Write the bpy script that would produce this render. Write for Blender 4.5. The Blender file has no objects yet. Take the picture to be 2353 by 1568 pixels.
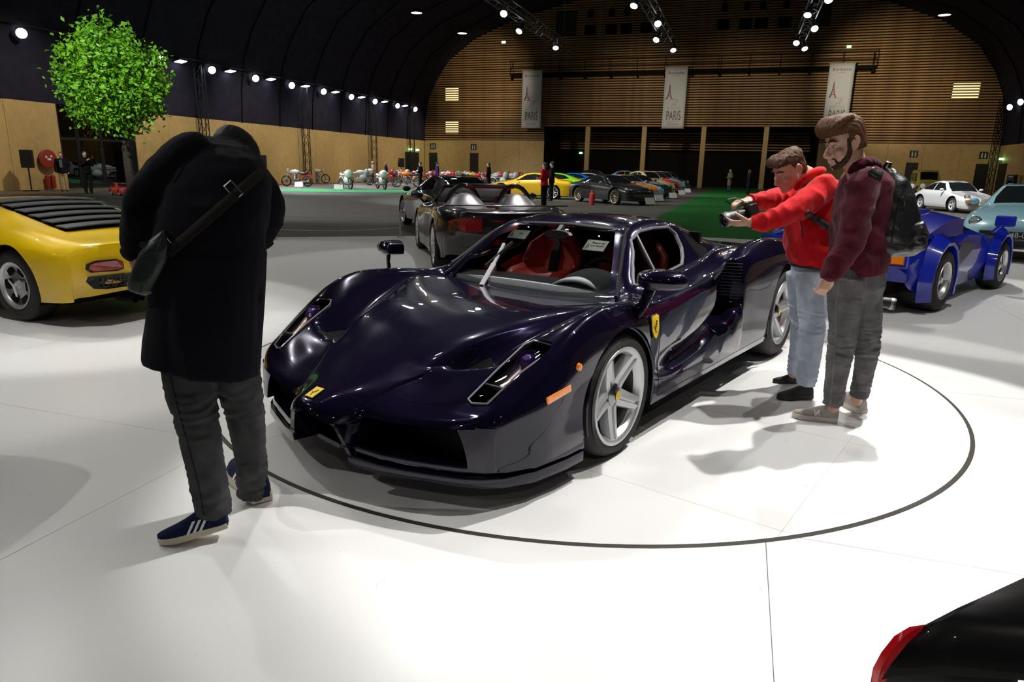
import bpy, bmesh, math, random
import numpy as np
from mathutils import Vector, Matrix, noise
random.seed(7); rng = np.random.default_rng(7)
SC = bpy.context.scene; COL = SC.collection
R = math.radians; PI = math.pi
V = Vector
# ---------------------------------------------------------------- camera
FPX, PITCH, ROLL, CAMH = 1574.6, R(14.174), R(1.1896), 1.459
_fw = np.array([0, math.cos(PITCH), -math.sin(PITCH)]); _rt = np.array([1., 0, 0]); _up = np.cross(_rt, _fw)
_c, _s = math.cos(ROLL), math.sin(ROLL)
_rt, _up = _c*_rt + _s*_up, -_s*_rt + _c*_up
cd = bpy.data.cameras.new('camera'); cd.sensor_width = 36.0; cd.lens = FPX/2353*36; cd.clip_end = 400; cd.clip_start = .05
cam = bpy.data.objects.new('camera', cd); COL.objects.link(cam)
cam.matrix_world = Matrix(((_rt[0], _up[0], -_fw[0], 0), (_rt[1], _up[1], -_fw[1], 0), (_rt[2], _up[2], -_fw[2], CAMH), (0, 0, 0, 1)))
SC.camera = cam
def ray(px, py):
    return _fw + ((px-1176.5)/FPX)*_rt - ((py-784)/FPX)*_up
def G(px, py, z=0.0):
    d = ray(px, py); t = (z-CAMH)/d[2]; return V((t*d[0], t*d[1], z))
# ---------------------------------------------------------------- world, exposure
w = bpy.data.worlds.new('hall_air'); SC.world = w; w.use_nodes = True
w.node_tree.nodes['Background'].inputs[0].default_value = (.5, .5, .55, 1); w.node_tree.nodes['Background'].inputs[1].default_value = .02
SC.view_settings.view_transform = 'Standard'; SC.view_settings.look = 'None'; SC.view_settings.exposure = 0.0; SC.view_settings.gamma = 1
SC.view_settings.use_curve_mapping = False
# ---------------------------------------------------------------- hall frame: u along the hall, w across it
HA = R(17.9); U = V((math.sin(HA), math.cos(HA), 0)); WV = V((math.cos(HA), -math.sin(HA), 0))
LW0 = V((-22.3, 34.5, 0)); TC = 41.5; CORN = LW0 + U*TC; HALLW = 51.5
def hall(s, t, z=0.0):            # s across from left wall, t along from back wall (negative = towards the camera)
    p = CORN + WV*s + U*t; return V((p.x, p.y, z))
HROT = -HA
# ---------------------------------------------------------------- lamps of the hall, and lamps added for brightness
def spot(loc, tgt, energy, size=60, blend=.35, rad=.12, col=(1, .985, .95)):
    l = bpy.data.lights.new('spot_lamp', 'SPOT'); l.energy = energy; l.spot_size = R(size); l.spot_blend = blend; l.shadow_soft_size = rad; l.color = col
    o = bpy.data.objects.new('spot_lamp', l); COL.objects.link(o); o.location = loc
    o.rotation_euler = (V(tgt)-V(loc)).to_track_quat('-Z', 'Y').to_euler(); return o
TRZ = 7.8
TRF = [G(1305, 112, TRZ), G(1540, 95, TRZ), G(1838, 90, TRZ)]     # far ends of the three lighting trusses
def TR(k, d, dz=-.55): p = TRF[k]-U*d; return V((p.x, p.y, TRZ+dz))
STAGE_SPOTS = [  # truss, distance from its far end, target, energy, cone, blend
    (2, 31.3, (1.4, 3.9, 0), 2300, 36, .15), (2, 34.0, (1.1, 3.5, 0), 900, 32, .2), (1, 29.3, (.5, 4.6, 0), 900, 32, .2), (2, 27.5, (2.2, 4.5, 0), 800, 30, .15), (0, 32.5, (-1.4, 4.1, 0), 800, 30, .15),
    (0, 38.5, (-2.2, 3.2, 0), 600, 30, .12), (1, 34.5, (-3.6, 6.0, .5), 800, 28, .4), (0, 31.0, (-4.6, 6.6, 0), 1000, 36, .2), (1, 24.0, (-.9, 10.2, 0), 450, 42, .25),
    (0, 26.5, (-3.6, 10.4, 0), 220, 46, .4), (2, 25.0, (5.2, 8.6, 0), 900, 42, .2), (2, 32.5, (5.2, 7.6, 0), 700, 38, .2), (2, 21.0, (8.6, 11.6, 0), 1100, 48, .25), (1, 32.5, (1.8, 4.2, 1.2), 450, 22, .4), (1, 36.5, (.5, 2.2, 0), 80, 60, .6)]
for a in STAGE_SPOTS: spot(TR(a[0], a[1]), a[2], a[3], a[4], a[5], .05)
# fill lamps added out of view under the vault, and washers towards the end wall and the bikes
FILLS = [(s, t) for s in (12, 25.75, 39.5) for t in (-98, -80, -62, -44, -26)]
for s, t in FILLS:
    l = bpy.data.lights.new('fill_lamp', 'AREA'); l.shape = 'DISK'; l.size = .5; l.energy = 130; l.color = (1, .95, .86)
    o = bpy.data.objects.new('fill_lamp', l); COL.objects.link(o); o.location = hall(s, t, 14.0)
for s0, s1, z1, e, c in ((14, 7, 9.6, 3200, 40), (36, 42, 9.0, 4200, 46), (24, 22, 6.5, 1800, 60), (33, 31, 6.5, 1500, 60), (8, 7, 3, 1600, 60), (44, 47, 4, 1600, 60)):
    spot(hall(s0, -14, 8.5), hall(s1, 0, z1), e, c, .9, .2, (1, .86, .62))
for t in (-8, -2, 6, 14, 22, 30, 38): spot(hall(7, t-TC, 9.0), hall(0, t-TC, 2.0), 1500, 70, .8, .2, (1, .9, .72))  # spots added to brighten the plywood of the left wall, no fixtures there
for t in (8, 16, 24, 32): spot(hall(1.2, t-TC, 6.9), hall(8.5, t-TC, 0), 2600, 100, .5, .25, (.93, .97, 1))
for s, t, e in ((19, -46, 2600), (22, -38, 2600), (25, -30, 2400), (29, -18, 1800), (41, -32, 5000), (10, -32, 3500), (14, -24, 2500)): spot(hall(s-4, t-5, 8.5), hall(s, t, 0), e, 80, .5, .25, (.97, .98, 1))  # added spots without fixtures that brighten the parked cars and bikes
spot(hall(13, -57, 9.0), hall(8.2, -45.3, 4.6), 6500, 36, .6, .25, (.97, 1, .93))  # spot added to brighten the tree, no fixture hangs here
# ---------------------------------------------------------------- materials
MATS = {}
def mat(name, col, rough=.5, metal=0., coat=0., spec=.5, emit=0., ecol=None, noise_amt=0., nscale=20., bump=0., bscale=200., sheen=0., coatr=.03, trans=0., col2=None, alpha=1.):
    if name in MATS: return MATS[name]
    m = bpy.data.materials.new(name); m.use_nodes = True; nt = m.node_tree; b = nt.nodes['Principled BSDF']
    if rough >= .8 and spec == .5: spec = .12
    c = (*col, 1); b.inputs['Base Color'].default_value = c
    b.inputs['Roughness'].default_value = rough; b.inputs['Metallic'].default_value = metal
    b.inputs['Coat Weight'].default_value = coat; b.inputs['Coat Roughness'].default_value = coatr
    b.inputs['Specular IOR Level'].default_value = spec
    if sheen: b.inputs['Sheen Weight'].default_value = sheen
    if trans: b.inputs['Transmission Weight'].default_value = trans
    if alpha < 1: b.inputs['Alpha'].default_value = alpha
    if emit:
        b.inputs['Emission Color'].default_value = (*(ecol or col), 1); b.inputs['Emission Strength'].default_value = emit
    tc = None
    if noise_amt or col2 or bump:
        tc = nt.nodes.new('ShaderNodeTexCoord')
    if noise_amt or col2:
        n = nt.nodes.new('ShaderNodeTexNoise'); n.inputs['Scale'].default_value = nscale; n.inputs['Detail'].default_value = 4
        nt.links.new(tc.outputs['Object'], n.inputs['Vector'])
        mx = nt.nodes.new('ShaderNodeMix'); mx.data_type = 'RGBA'
        c2 = col2 or tuple(max(0, x*(1-noise_amt)) for x in col)
        mx.inputs[6].default_value = c; mx.inputs[7].default_value = (*c2, 1)
        cr = nt.nodes.new('ShaderNodeMapRange'); cr.inputs[1].default_value = .35; cr.inputs[2].default_value = .65
        nt.links.new(n.outputs[0], cr.inputs[0]); nt.links.new(cr.outputs[0], mx.inputs[0]); nt.links.new(mx.outputs[2], b.inputs['Base Color'])
    if bump:
        n2 = nt.nodes.new('ShaderNodeTexNoise'); n2.inputs['Scale'].default_value = bscale; n2.inputs['Detail'].default_value = 3
        nt.links.new(tc.outputs['Object'], n2.inputs['Vector'])
        bp = nt.nodes.new('ShaderNodeBump'); bp.inputs['Strength'].default_value = bump; bp.inputs['Distance'].default_value = .01
        nt.links.new(n2.outputs[0], bp.inputs['Height']); nt.links.new(bp.outputs[0], b.inputs['Normal'])
    MATS[name] = m; return m
def paint(name, col, metal=0., rough=.35, flake=0.):
    m = mat(name, col, rough, metal, 1.0, .5, coatr=.02)
    return m
def glass(name, tint=(.75, .8, .8), rough=.0, refl=1.0):
    if name in MATS: return MATS[name]
    m = bpy.data.materials.new(name); m.use_nodes = True; nt = m.node_tree; nt.nodes.clear()
    o = nt.nodes.new('ShaderNodeOutputMaterial'); t = nt.nodes.new('ShaderNodeBsdfTransparent'); g = nt.nodes.new('ShaderNodeBsdfGlossy')
    t.inputs[0].default_value = (*tint, 1); g.inputs[0].default_value = (refl, refl, refl, 1); g.inputs['Roughness'].default_value = rough
    f = nt.nodes.new('ShaderNodeFresnel'); f.inputs[0].default_value = 1.5
    mx = nt.nodes.new('ShaderNodeMixShader'); nt.links.new(f.outputs[0], mx.inputs[0]); nt.links.new(t.outputs[0], mx.inputs[1]); nt.links.new(g.outputs[0], mx.inputs[2]); nt.links.new(mx.outputs[0], o.inputs[0])
    MATS[name] = m; return m
# ---------------------------------------------------------------- objects
def tag(o, label=None, cat=None, group=None, kind=None):
    if label: o['label'] = label
    if cat: o['category'] = cat
    if group: o['group'] = group
    if kind: o['kind'] = kind
    return o
def thing(name, label, cat, loc=(0, 0, 0), rz=0., group=None):
    o = bpy.data.objects.new(name, None); COL.objects.link(o); o.location = loc; o.rotation_euler = (0, 0, rz); o.empty_display_size = .1
    return tag(o, label, cat, group)
def link(name, me, m=None, parent=None):
    o = bpy.data.objects.new(name, me); COL.objects.link(o)
    if m is not None:
        if isinstance(m, (list, tuple)):
            for x in m: me.materials.append(x)
        else: me.materials.append(m)
    if parent is not None: o.parent = parent
    return o
def copy_tree(o, parent=None):
    c = o.copy(); COL.objects.link(c); c.parent = parent
    for ch in list(o.children): copy_tree(ch, c)
    return c
class MB:
    def __init__(s): s.v = []; s.f = []; s.mi = []; s.cur = 0; s.M = None
    def add(s, vs, fs):
        n = len(s.v)
        s.v += [tuple(s.M @ V(p)) if s.M is not None else tuple(p) for p in vs]
        s.f += [tuple(i+n for i in f) for f in fs]; s.mi += [s.cur]*len(fs); return s
    def box(s, c, d, rot=None):
        vs = []
        for x in (-.5, .5):
            for y in (-.5, .5):
                for z in (-.5, .5):
                    p = V((x*d[0], y*d[1], z*d[2]))
                    if rot is not None: p = rot @ p
                    vs.append(p+V(c))
        return s.add(vs, [(0, 1, 3, 2), (4, 6, 7, 5), (0, 4, 5, 1), (2, 3, 7, 6), (0, 2, 6, 4), (1, 5, 7, 3)])
    def bar(s, a, b, wd, ht, up=(0, 0, 1)):
        a = V(a); b = V(b); d = (b-a); L = d.length
        if L < 1e-6: return s
        d.normalize(); upv = V(up)
        if abs(d.dot(upv)) > .98: upv = V((1, 0, 0))
        sx = d.cross(upv).normalized(); sy = sx.cross(d).normalized()
        rot = Matrix((sx, d, sy)).transposed()
        return s.box((a+b)/2, (wd, L, ht), rot)
    def rings(s, rings, close=True, cap=True):
        n = len(rings[0]); vs = [p for r in rings for p in r]; fs = []
        for i in range(len(rings)-1):
            for j in range(n if close else n-1):
                k = (j+1) % n; fs.append((i*n+j, i*n+k, (i+1)*n+k, (i+1)*n+j))
        if cap and close:
            fs.append(tuple(reversed(range(n)))); fs.append(tuple((len(rings)-1)*n+j for j in range(n)))
        return s.add(vs, fs)
    def tube(s, path, r, n=8, cap=True, flat=1.0, up=None):
        path = [V(p) for p in path]; m = len(path); rr = r if isinstance(r, (list, tuple)) else [r]*m
        out = []; prev = None
        for i, p in enumerate(path):
            t = (path[min(i+1, m-1)]-path[max(i-1, 0)]).normalized()
            if prev is None:
                a = V(up) if up else (V((0, 0, 1)) if abs(t.z) < .9 else V((1, 0, 0)))
                x = t.cross(a).normalized()
            else:
                x = prev - t*prev.dot(t)
                x = x.normalized() if x.length > 1e-6 else t.orthogonal().normalized()
            y = t.cross(x); prev = x
            out.append([p + x*math.cos(2*PI*k/n)*rr[i] + y*math.sin(2*PI*k/n)*rr[i]*flat for k in range(n)])
        return s.rings(out, True, cap)
    def lathe(s, prof, n=24, c=(0, 0, 0), axis='z', cap=False):
        rs = []
        for r, h in prof:
            ring = []
            for k in range(n):
                a = 2*PI*k/n; x, y = r*math.cos(a), r*math.sin(a)
                p = {'z': (x, y, h), 'y': (x, h, -y), 'x': (h, x, y)}[axis]
                ring.append((p[0]+c[0], p[1]+c[1], p[2]+c[2]))
            rs.append(ring)
        return s.rings(rs, True, cap)
    def prism(s, poly, off):
        a = [V(p) for p in poly]; off = V(off); n = len(a)
        return s.add(a+[p+off for p in a], [tuple(reversed(range(n))), tuple(range(n, 2*n))]+[(i, (i+1) % n, n+(i+1) % n, n+i) for i in range(n)])
    def sphere(s, c, r, n=12, m=8, sc=(1, 1, 1)):
        prof = [(max(1e-4, math.sin(PI*i/m)), -math.cos(PI*i/m)) for i in range(m+1)]
        rs = [[(c[0]+q*r*sc[0]*math.cos(2*PI*k/n), c[1]+q*r*sc[1]*math.sin(2*PI*k/n), c[2]+h*r*sc[2]) for k in range(n)] for q, h in prof]
        return s.rings(rs, True, False)
    def grid(s, P, closeu=False):
        n = len(P); m = len(P[0])
        return s.add([p for r in P for p in r], [(i*m+j, i*m+j+1, (i+1)*m+j+1, (i+1)*m+j) for i in range(n-1) for j in range(m-1)])
    def mesh(s, name, smooth=True, angle=35):
        me = bpy.data.meshes.new(name); me.from_pydata(s.v, [], s.f); me.validate(); me.update()
        if smooth and len(me.polygons):
            me.shade_smooth(); me.set_sharp_from_angle(angle=R(angle))
        if any(s.mi) and len(s.mi) == len(me.polygons): me.polygons.foreach_set('material_index', s.mi)
        return me
    def obj(s, name, m, parent=None, smooth=True, angle=35):
        return link(name, s.mesh(name, smooth, angle), m, parent)
def bevelmod(o, wd=.01, seg=2):
    md = o.modifiers.new('edge', 'BEVEL'); md.width = wd; md.segments = seg; md.limit_method = 'ANGLE'; md.angle_limit = R(40); return o
def struct(o): o['kind'] = 'structure'; return o
def clip_poly(poly, p, n):     # keep side where (x-p).n<=0  (2D)
    out = []
    for i in range(len(poly)):
        a, b = poly[i], poly[(i+1) % len(poly)]
        da = (a[0]-p[0])*n[0]+(a[1]-p[1])*n[1]; db = (b[0]-p[0])*n[0]+(b[1]-p[1])*n[1]
        if da <= 0: out.append(a)
        if (da < 0 < db) or (db < 0 < da):
            t = da/(da-db); out.append((a[0]+(b[0]-a[0])*t, a[1]+(b[1]-a[1])*t))
    return out
def text_mesh(txt, size, m, parent=None, name='lettering', loc=(0, 0, 0), rot=(0, 0, 0), align='CENTER', extrude=.001, xs=1.0, mesh_only=False):
    cu = bpy.data.curves.new(name, 'FONT'); cu.body = txt; cu.size = size; cu.align_x = align; cu.align_y = 'CENTER'; cu.extrude = extrude; cu.resolution_u = 3
    o = bpy.data.objects.new(name, cu); COL.objects.link(o)
    dg = bpy.context.evaluated_depsgraph_get(); me = bpy.data.meshes.new_from_object(o.evaluated_get(dg)); bpy.data.objects.remove(o)
    for v in me.vertices: v.co.x *= xs
    if mesh_only: return me
    ob = link(name, me, m, parent); ob.location = loc; ob.rotation_euler = rot; return ob
# common materials
BLK = mat('black_plastic', (.012, .012, .013), .5)
RUB = mat('tyre_rubber', (.018, .018, .018), .75, bump=.2, bscale=60)
DRK = mat('dark_void', (.006, .006, .006), .8)
CHR = mat('chrome', (.75, .75, .77), .12, 1.)
ALU = mat('silver_alloy', (.72, .73, .75), .32, .75, .3)
WHT = mat('white_card', (.8, .8, .78), .5)
TRM = mat('truss_metal', (.03, .03, .033), .5, .6)
# ================================================================ the hall
PLY = mat('pale_plywood', (.62, .42, .17), .55, noise_amt=.14, nscale=3.0, bump=.05, bscale=40)
SLATM = mat('larch_slat', (.52, .30, .115), .55, noise_amt=.35, nscale=1.3)
SLATB = mat('slat_backing', (.030, .016, .008), .8)
DRAPE = mat('navy_drape', (.028, .026, .044), .9, noise_amt=.25, nscale=2.0)
CONC = mat('grey_floor', (.105, .097, .082), .55, noise_amt=.18, nscale=.8, bump=.03, bscale=80)
DOORM = mat('door_black', (.012, .012, .012), .45)
# vault outline in the plane of the back wall
ARCH = [(0, 0), (0, 4.2), (.15, 6.2), (.5, 8.0), (1.3, 9.7), (2.7, 11.7), (5.5, 13.65), (9.5, 15.2), (15.8, 16.7), (20.8, 17.35), (25.75, 17.55)]
ARCH = ARCH + [(HALLW-a, b) for a, b in reversed(ARCH[:-1])]
def arch_s(z):                    # left edge of the arch at height z
    pts = ARCH[1:11]
    if z <= pts[0][1]: return 0.
    for (a, b), (c, d) in zip(pts, pts[1:]):
        if z <= d: return a+(c-a)*(z-b)/(d-b)
    return HALLW/2
T0, T1 = -108., 9.                # towards the camera / behind the opening
# floor of the hall
mb = MB(); mb.prism([hall(-1, T0, -.004), hall(HALLW+1, T0, -.004), hall(HALLW+1, T1, -.004), hall(-1, T1, -.004)], (0, 0, -.06))
struct(mb.obj('floor', CONC, None, False)); 
# vault: dark cloth bays with a seam every 4 m
mb = MB(); ts = [T0+i*4.0 for i in range(int((0-T0)/4)+1)]
for i in range(len(ts)-1):
    for t in (ts[i]+.02, ts[i+1]-.02):
        pass
prof = [(s, z) for s, z in ARCH if z >= 4.0]
prof[0] = (0, 4.02); prof[-1] = (HALLW, 4.02)
mb.grid([[hall(s, t, z) for s, z in prof] for t in ts])
o = mb.obj('ceiling', DRAPE, None, True, 60); struct(o)
for t in ts[8:]:
    m2 = MB(); m2.tube([hall(s+(.03 if s < HALLW/2 else -.03), t, z-.03) for s, z in prof], .04, 5); r = m2.obj('drape_seam', mat('seam_black', (.004, .004, .005), .9), o)
# left wall: plywood panels with a gap for the entrance
def lw_t(t): return t-TC
def panel_wall(name, s, segs, h, flip, label=None):
    root = bpy.data.objects.new(name, None); COL.objects.link(root); struct(root)
    for a, b in segs:
        n = max(1, round((b-a)/2.5)); d = (b-a)/n
        for i in range(n):
            m = MB(); p0, p1 = hall(s, a+i*d+.008), hall(s, a+(i+1)*d-.008)
            m.prism([p0, p1, p1+V((0, 0, h)), p0+V((0, 0, h))], WV*(-.05 if not flip else .05)); m.obj('panel', PLY, root, False)
    return root
panel_wall('wall_left', 0, [(-100, lw_t(.2)), (lw_t(4.7), 0)], 4.05, False)
panel_wall('wall_right', HALLW, [(-60, 0)], 4.05, True)
# entrance gap on the left: dark glass lobby
m = MB(); m.prism([hall(-2.6, lw_t(.2)), hall(-2.6, lw_t(4.7)), hall(-2.6, lw_t(4.7), 4.05), hall(-2.6, lw_t(.2), 4.05)], WV*-.05)
for t in (.2, 4.7): m.prism([hall(0, lw_t(t)), hall(-2.6, lw_t(t)), hall(-2.6, lw_t(t), 4.05), hall(0, lw_t(t), 4.05)], U*.05)
m.prism([hall(0, lw_t(.2), 4.05), hall(-2.6, lw_t(.2), 4.05), hall(-2.6, lw_t(4.7), 4.05), hall(0, lw_t(4.7), 4.05)], (0, 0, .05))
struct(m.obj('wall_lobby', mat('lobby_dark', (.03, .03, .028), .5), None, False))
dr = bpy.data.objects.new('door_1', None); COL.objects.link(dr); struct(dr)
for i in range(3):
    a = .45+i*1.4; p0, p1 = hall(-.8, lw_t(a)), hall(-.8, lw_t(a+1.3)); mf = MB()
    for x in (p0, p1): mf.bar(x, x+V((0, 0, 3.9)), .09, .09)
    for z in (.06, 2.45, 3.85): mf.bar(p0+V((0, 0, z)), p1+V((0, 0, z)), .08, .1)
    mf.obj('door_frame', DOORM, dr, False)
    mg = MB(); mg.prism([p0, p1, p1+V((0, 0, 3.85)), p0+V((0, 0, 3.85))], WV*.01); mg.obj('door_pane', glass('lobby_glass', (.25, .27, .27)), dr, False)
# back wall -----------------------------------------------------
back = bpy.data.objects.new('wall_back', None); COL.objects.link(back); struct(back)
OPL, OPR, OPT = 12.9, 37.8, 5.45
m = MB(); bp = [(0, 0), (OPL, 0), (OPL, OPT), (OPR, OPT), (OPR, 0), (HALLW, 0)]
upper = [(s, z) for s, z in ARCH if z >= 4.2]
for poly in ([(0, 0), (OPL, 0), (OPL, 4.1), (0, 4.1)], [(OPR, 0), (HALLW, 0), (HALLW, 4.1), (OPR, 4.1)], [(0, 4.1), (OPL, 4.1), (OPL, OPT), (.2, OPT)], [(OPR, 4.1), (HALLW, 4.1), (HALLW, OPT), (OPR, OPT)], [(0, OPT)]+[(HALLW, OPT)]+[p for p in reversed(upper) if p[1] > OPT]):
    m.prism([hall(s, .12, z) for s, z in poly], U*.1)
m.obj('backing_board', SLATB, back, False)
# plywood base panels
for a, b in ((0, OPL), (OPR, HALLW)):
    n = 5; d = (b-a)/n
    for i in range(n):
        k = MB(); p0, p1 = hall(a+i*d+.008, .07), hall(a+(i+1)*d-.008, .07); k.prism([p0, p1, p1+V((0, 0, 4.12)), p0+V((0, 0, 4.12))], U*.05); k.obj('panel', PLY, back, False)
# slats
HOLES = [(13.7, 15.75, 13.65, 15.7), (35.9, 37.5, 13.6, 15.7)]
PITCHZ = .215
k = 0; z = 4.24; _cache = {}
def slat(s0, s1, z, t=0., dep=.06):
    m = MB(); m.box(((s0+s1)/2, 0, 0), (s1-s0, dep, .115)); o = m.obj('slat', SLATM, back, False)
    o.location = hall(0, t, z); o.rotation_euler = (0, 0, HROT); return o
while z < 17.3:
    a = arch_s(z)+.05; segs = [(a, HALLW-a)]
    if z < OPT: segs = [(a, OPL), (OPR, HALLW-a)]
    for h in HOLES:
        if h[2] < z < h[3]: segs = [q for s in segs for q in ((s[0], min(s[1], h[0])), (max(s[0], h[1]), s[1])) if q[1]-q[0] > .05]
    for s in segs: slat(s[0], s[1], z)
    z += PITCHZ
# square and round dark openings high on the wall
for i, s in enumerate((16.5, 18.45, 19.85, 21.65, 28.35, 30.2, 31.5, 33.4)):
    m = MB(); m.box((0, 0, 0), (1.05, .16, .86)); o = m.obj('projection_port', DRK, back, False); o.location = hall(s+.53, -.0, 13.97); o.rotation_euler = (0, 0, HROT)
    m = MB(); m.box((0, -.12, 0), (.5, .3, .5)).box((0, -.2, .32), (.12, .12, .25)); o = m.obj('wall_lamp', DRK, back, False); o.location = hall(s+.53, -.05, 15.35); o.rotation_euler = (0, 0, HROT)
for h in HOLES:
    m = MB(); m.box((0, 0, 0), (h[1]-h[0], .1, h[3]-h[2])); m.box((0, -.06, 0), (.05, .06, h[3]-h[2])); o = m.obj('shutter', mat('shutter_dark', (.02, .018, .012), .7), back, False); o.location = hall((h[0]+h[1])/2, .02, (h[2]+h[3])/2); o.rotation_euler = (0, 0, HROT)
# lit louvred windows behind slats
WINE = mat('window_glow', (.9, .8, .5), .5, emit=1.1, ecol=(1., .86, .45))
for n, (s0, s1, z0, z1) in enumerate(((2.4, 3.8, 7.97, 9.13), (2.4, 3.8, 4.8, 5.9), (47.4, 49.3, 7.7, 8.88))):
    m = MB(); m.box((0, 0, 0), (s1-s0, .03, z1-z0)); o = struct(m.obj('window_%d' % (n+1), WINE, None, False)); o.location = hall((s0+s1)/2, .08, (z0+z1)/2); o.rotation_euler = (0, 0, HROT)
# recess with pillars
m = MB(); m.prism([hall(OPL, 6.5), hall(OPR, 6.5), hall(OPR, 6.5, OPT), hall(OPL, 6.5, OPT)], U*.1)
m.prism([hall(OPL, .2), hall(OPL, 6.5), hall(OPL, 6.5, OPT), hall(OPL, .2, OPT)], WV*-.1).prism([hall(OPR, .2), hall(OPR, 6.5), hall(OPR, 6.5, OPT), hall(OPR, .2, OPT)], WV*.1)
m.prism([hall(OPL, .2, OPT), hall(OPR, .2, OPT), hall(OPR, 6.5, OPT), hall(OPL, 6.5, OPT)], (0, 0, .1))
struct(m.obj('wall_recess', mat('recess_black', (.010, .009, .007), .8), None, False))
z = 3.6
while z < OPT-.1: slat(OPL+.2, OPR-.2, z, 5.9); z += PITCHZ*1.2
for i, s in enumerate((17.2, 22.6, 28.0, 33.4)):
    m = MB(); m.box((0, 0, OPT/2), (.42, .42, OPT)); o = struct(m.obj('trim_%d' % (i+1), PLY, None, False)); o.location = hall(s, .3); o.rotation_euler = (0, 0, HROT)
# gallery walkway
gr = thing('gallery_walkway', 'long black steel gallery walkway across the slatted back wall', 'walkway', hall(9.6, -.5, 10.0), HROT)
GL = 41.2-9.6; m = MB(); m.box((GL/2, 0, .12), (GL, 1.0, .26)); m.obj('deck', DRK, gr, False)
for i in range(14):
    m = MB(); m.box((i*GL/13, .2, -.15), (.12, .6, .3)); m.obj('bracket', DRK, gr, False)
    m = MB(); m.box((i*GL/13, -.45, .8), (.045, .045, 1.15)); m.obj('rail_post', DRK, gr, False)
for z in (.75, 1.36):
    m = MB(); m.box((GL/2, -.45, z), (GL, .035, .035)); m.obj('rail', DRK, gr, False)
for x in (0, GL):
    m = MB(); m.bar((x, -.45, .3), (x, .45, 1.4), .04, .04).bar((x, .45, .3), (x, .45, 1.4), .05, .05).bar((x, -.45, 1.36), (x, .45, 1.36), .04, .04); m.obj('end_gate', DRK, gr, False)
# doors in the plywood
def flat_door(name, s, t, wd, ht, side):
    r = bpy.data.objects.new(name, None); COL.objects.link(r); struct(r); r.rotation_euler = (0, 0, HROT)
    r.location = hall(s, t)
    a = MB(); b = MB()
    if side == 'back': a.box((0, 0, ht/2), (wd, .06, ht)); b.box((wd*.38, -.05, 1.05), (.03, .05, .14))
    else: a.box((0, 0, ht/2), (.06, wd, ht)); b.box((.05, wd*.38, 1.05), (.05, .03, .14))
    a.obj('door_leaf', DOORM, r, False); b.obj('door_handle', CHR, r, False)
for i, (s, ht) in enumerate(((5.55, 2.86), (45.3, 2.58), (50.45, 2.57))): flat_door('door_%d' % (i+2), s, .05, .92, ht, 'back')
flat_door('door_5', .03, lw_t(38.6), 3.0, 2.8, 'left'); flat_door('door_6', 1.0, .05, .9, 2.85, 'back')
flat_door('door_7', HALLW-.03, -1.4, 1.8, 2.6, 'left')
SGN = mat('sign_black', (.02, .02, .02), .5); PICT = mat('pictogram_white', (.7, .72, .65), .5)
def wc_sign(s, z):
    r = thing('toilet_sign', 'small black sign with white figures above a %s door' % ('left' if s < 25 else 'right'), 'sign', hall(s, 0., z), HROT, 'toilet signs above the doors')
    a = MB(); a.box((0, .02, 0), (.62, .03, .55)); a.obj('board', SGN, r, False)
    b = MB()
    for x in (-.12, .12): b.box((x, -.005, -.06), (.1, .02, .3)); b.sphere((x, -.005, .15), .05, 8, 5)
    b.obj('pictogram', PICT, r, False); return r
L_ = ['black sign with white figures above the first plywood door on the back wall', 'black sign with white figures above the corner door beside the drape', 'black sign with white figures above the door behind the white coupe', 'black sign with white figures above the door near the right wall']
for (s, z), l in zip(((5.5, 3.45), (1.0, 3.5), (45.3, 3.3), (50.4, 3.25)), L_): wc_sign(s, z)['label'] = l
# green exit lamps
EXG = mat('exit_glow', (.2, .9, .3), .5, emit=6, ecol=(.25, 1., .35))
def exit_lamp(p, lab):
    m = MB(); m.box((0, 0, 0), (.32, .06, .16)); o = m.obj('exit_lamp', EXG, None, False); o.location = p; o.rotation_euler = (0, 0, HROT); tag(o, lab, 'exit sign', 'green exit lamps')
exit_lamp(hall(15.2, 6.4, 3.15), 'small green exit lamp glowing in the dark recess'); exit_lamp(hall(.15, lw_t(38.0), 3.05), 'small green exit lamp above the double door near the corner')
exit_lamp(hall(.15, lw_t(39.6), 3.05), 'second small green lamp above the double door near the corner'); exit_lamp(hall(12.0, -10.0, 11.5), 'tiny green exit lamp hanging under the lighting truss')
exit_lamp(hall(HALLW-.15, -1.2, 2.95), 'small green exit lamp above the door in the right wall'); exit_lamp(hall(39.2, -.05, 11.9), 'pale exit lamp on the slatted wall above the walkway')
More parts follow.
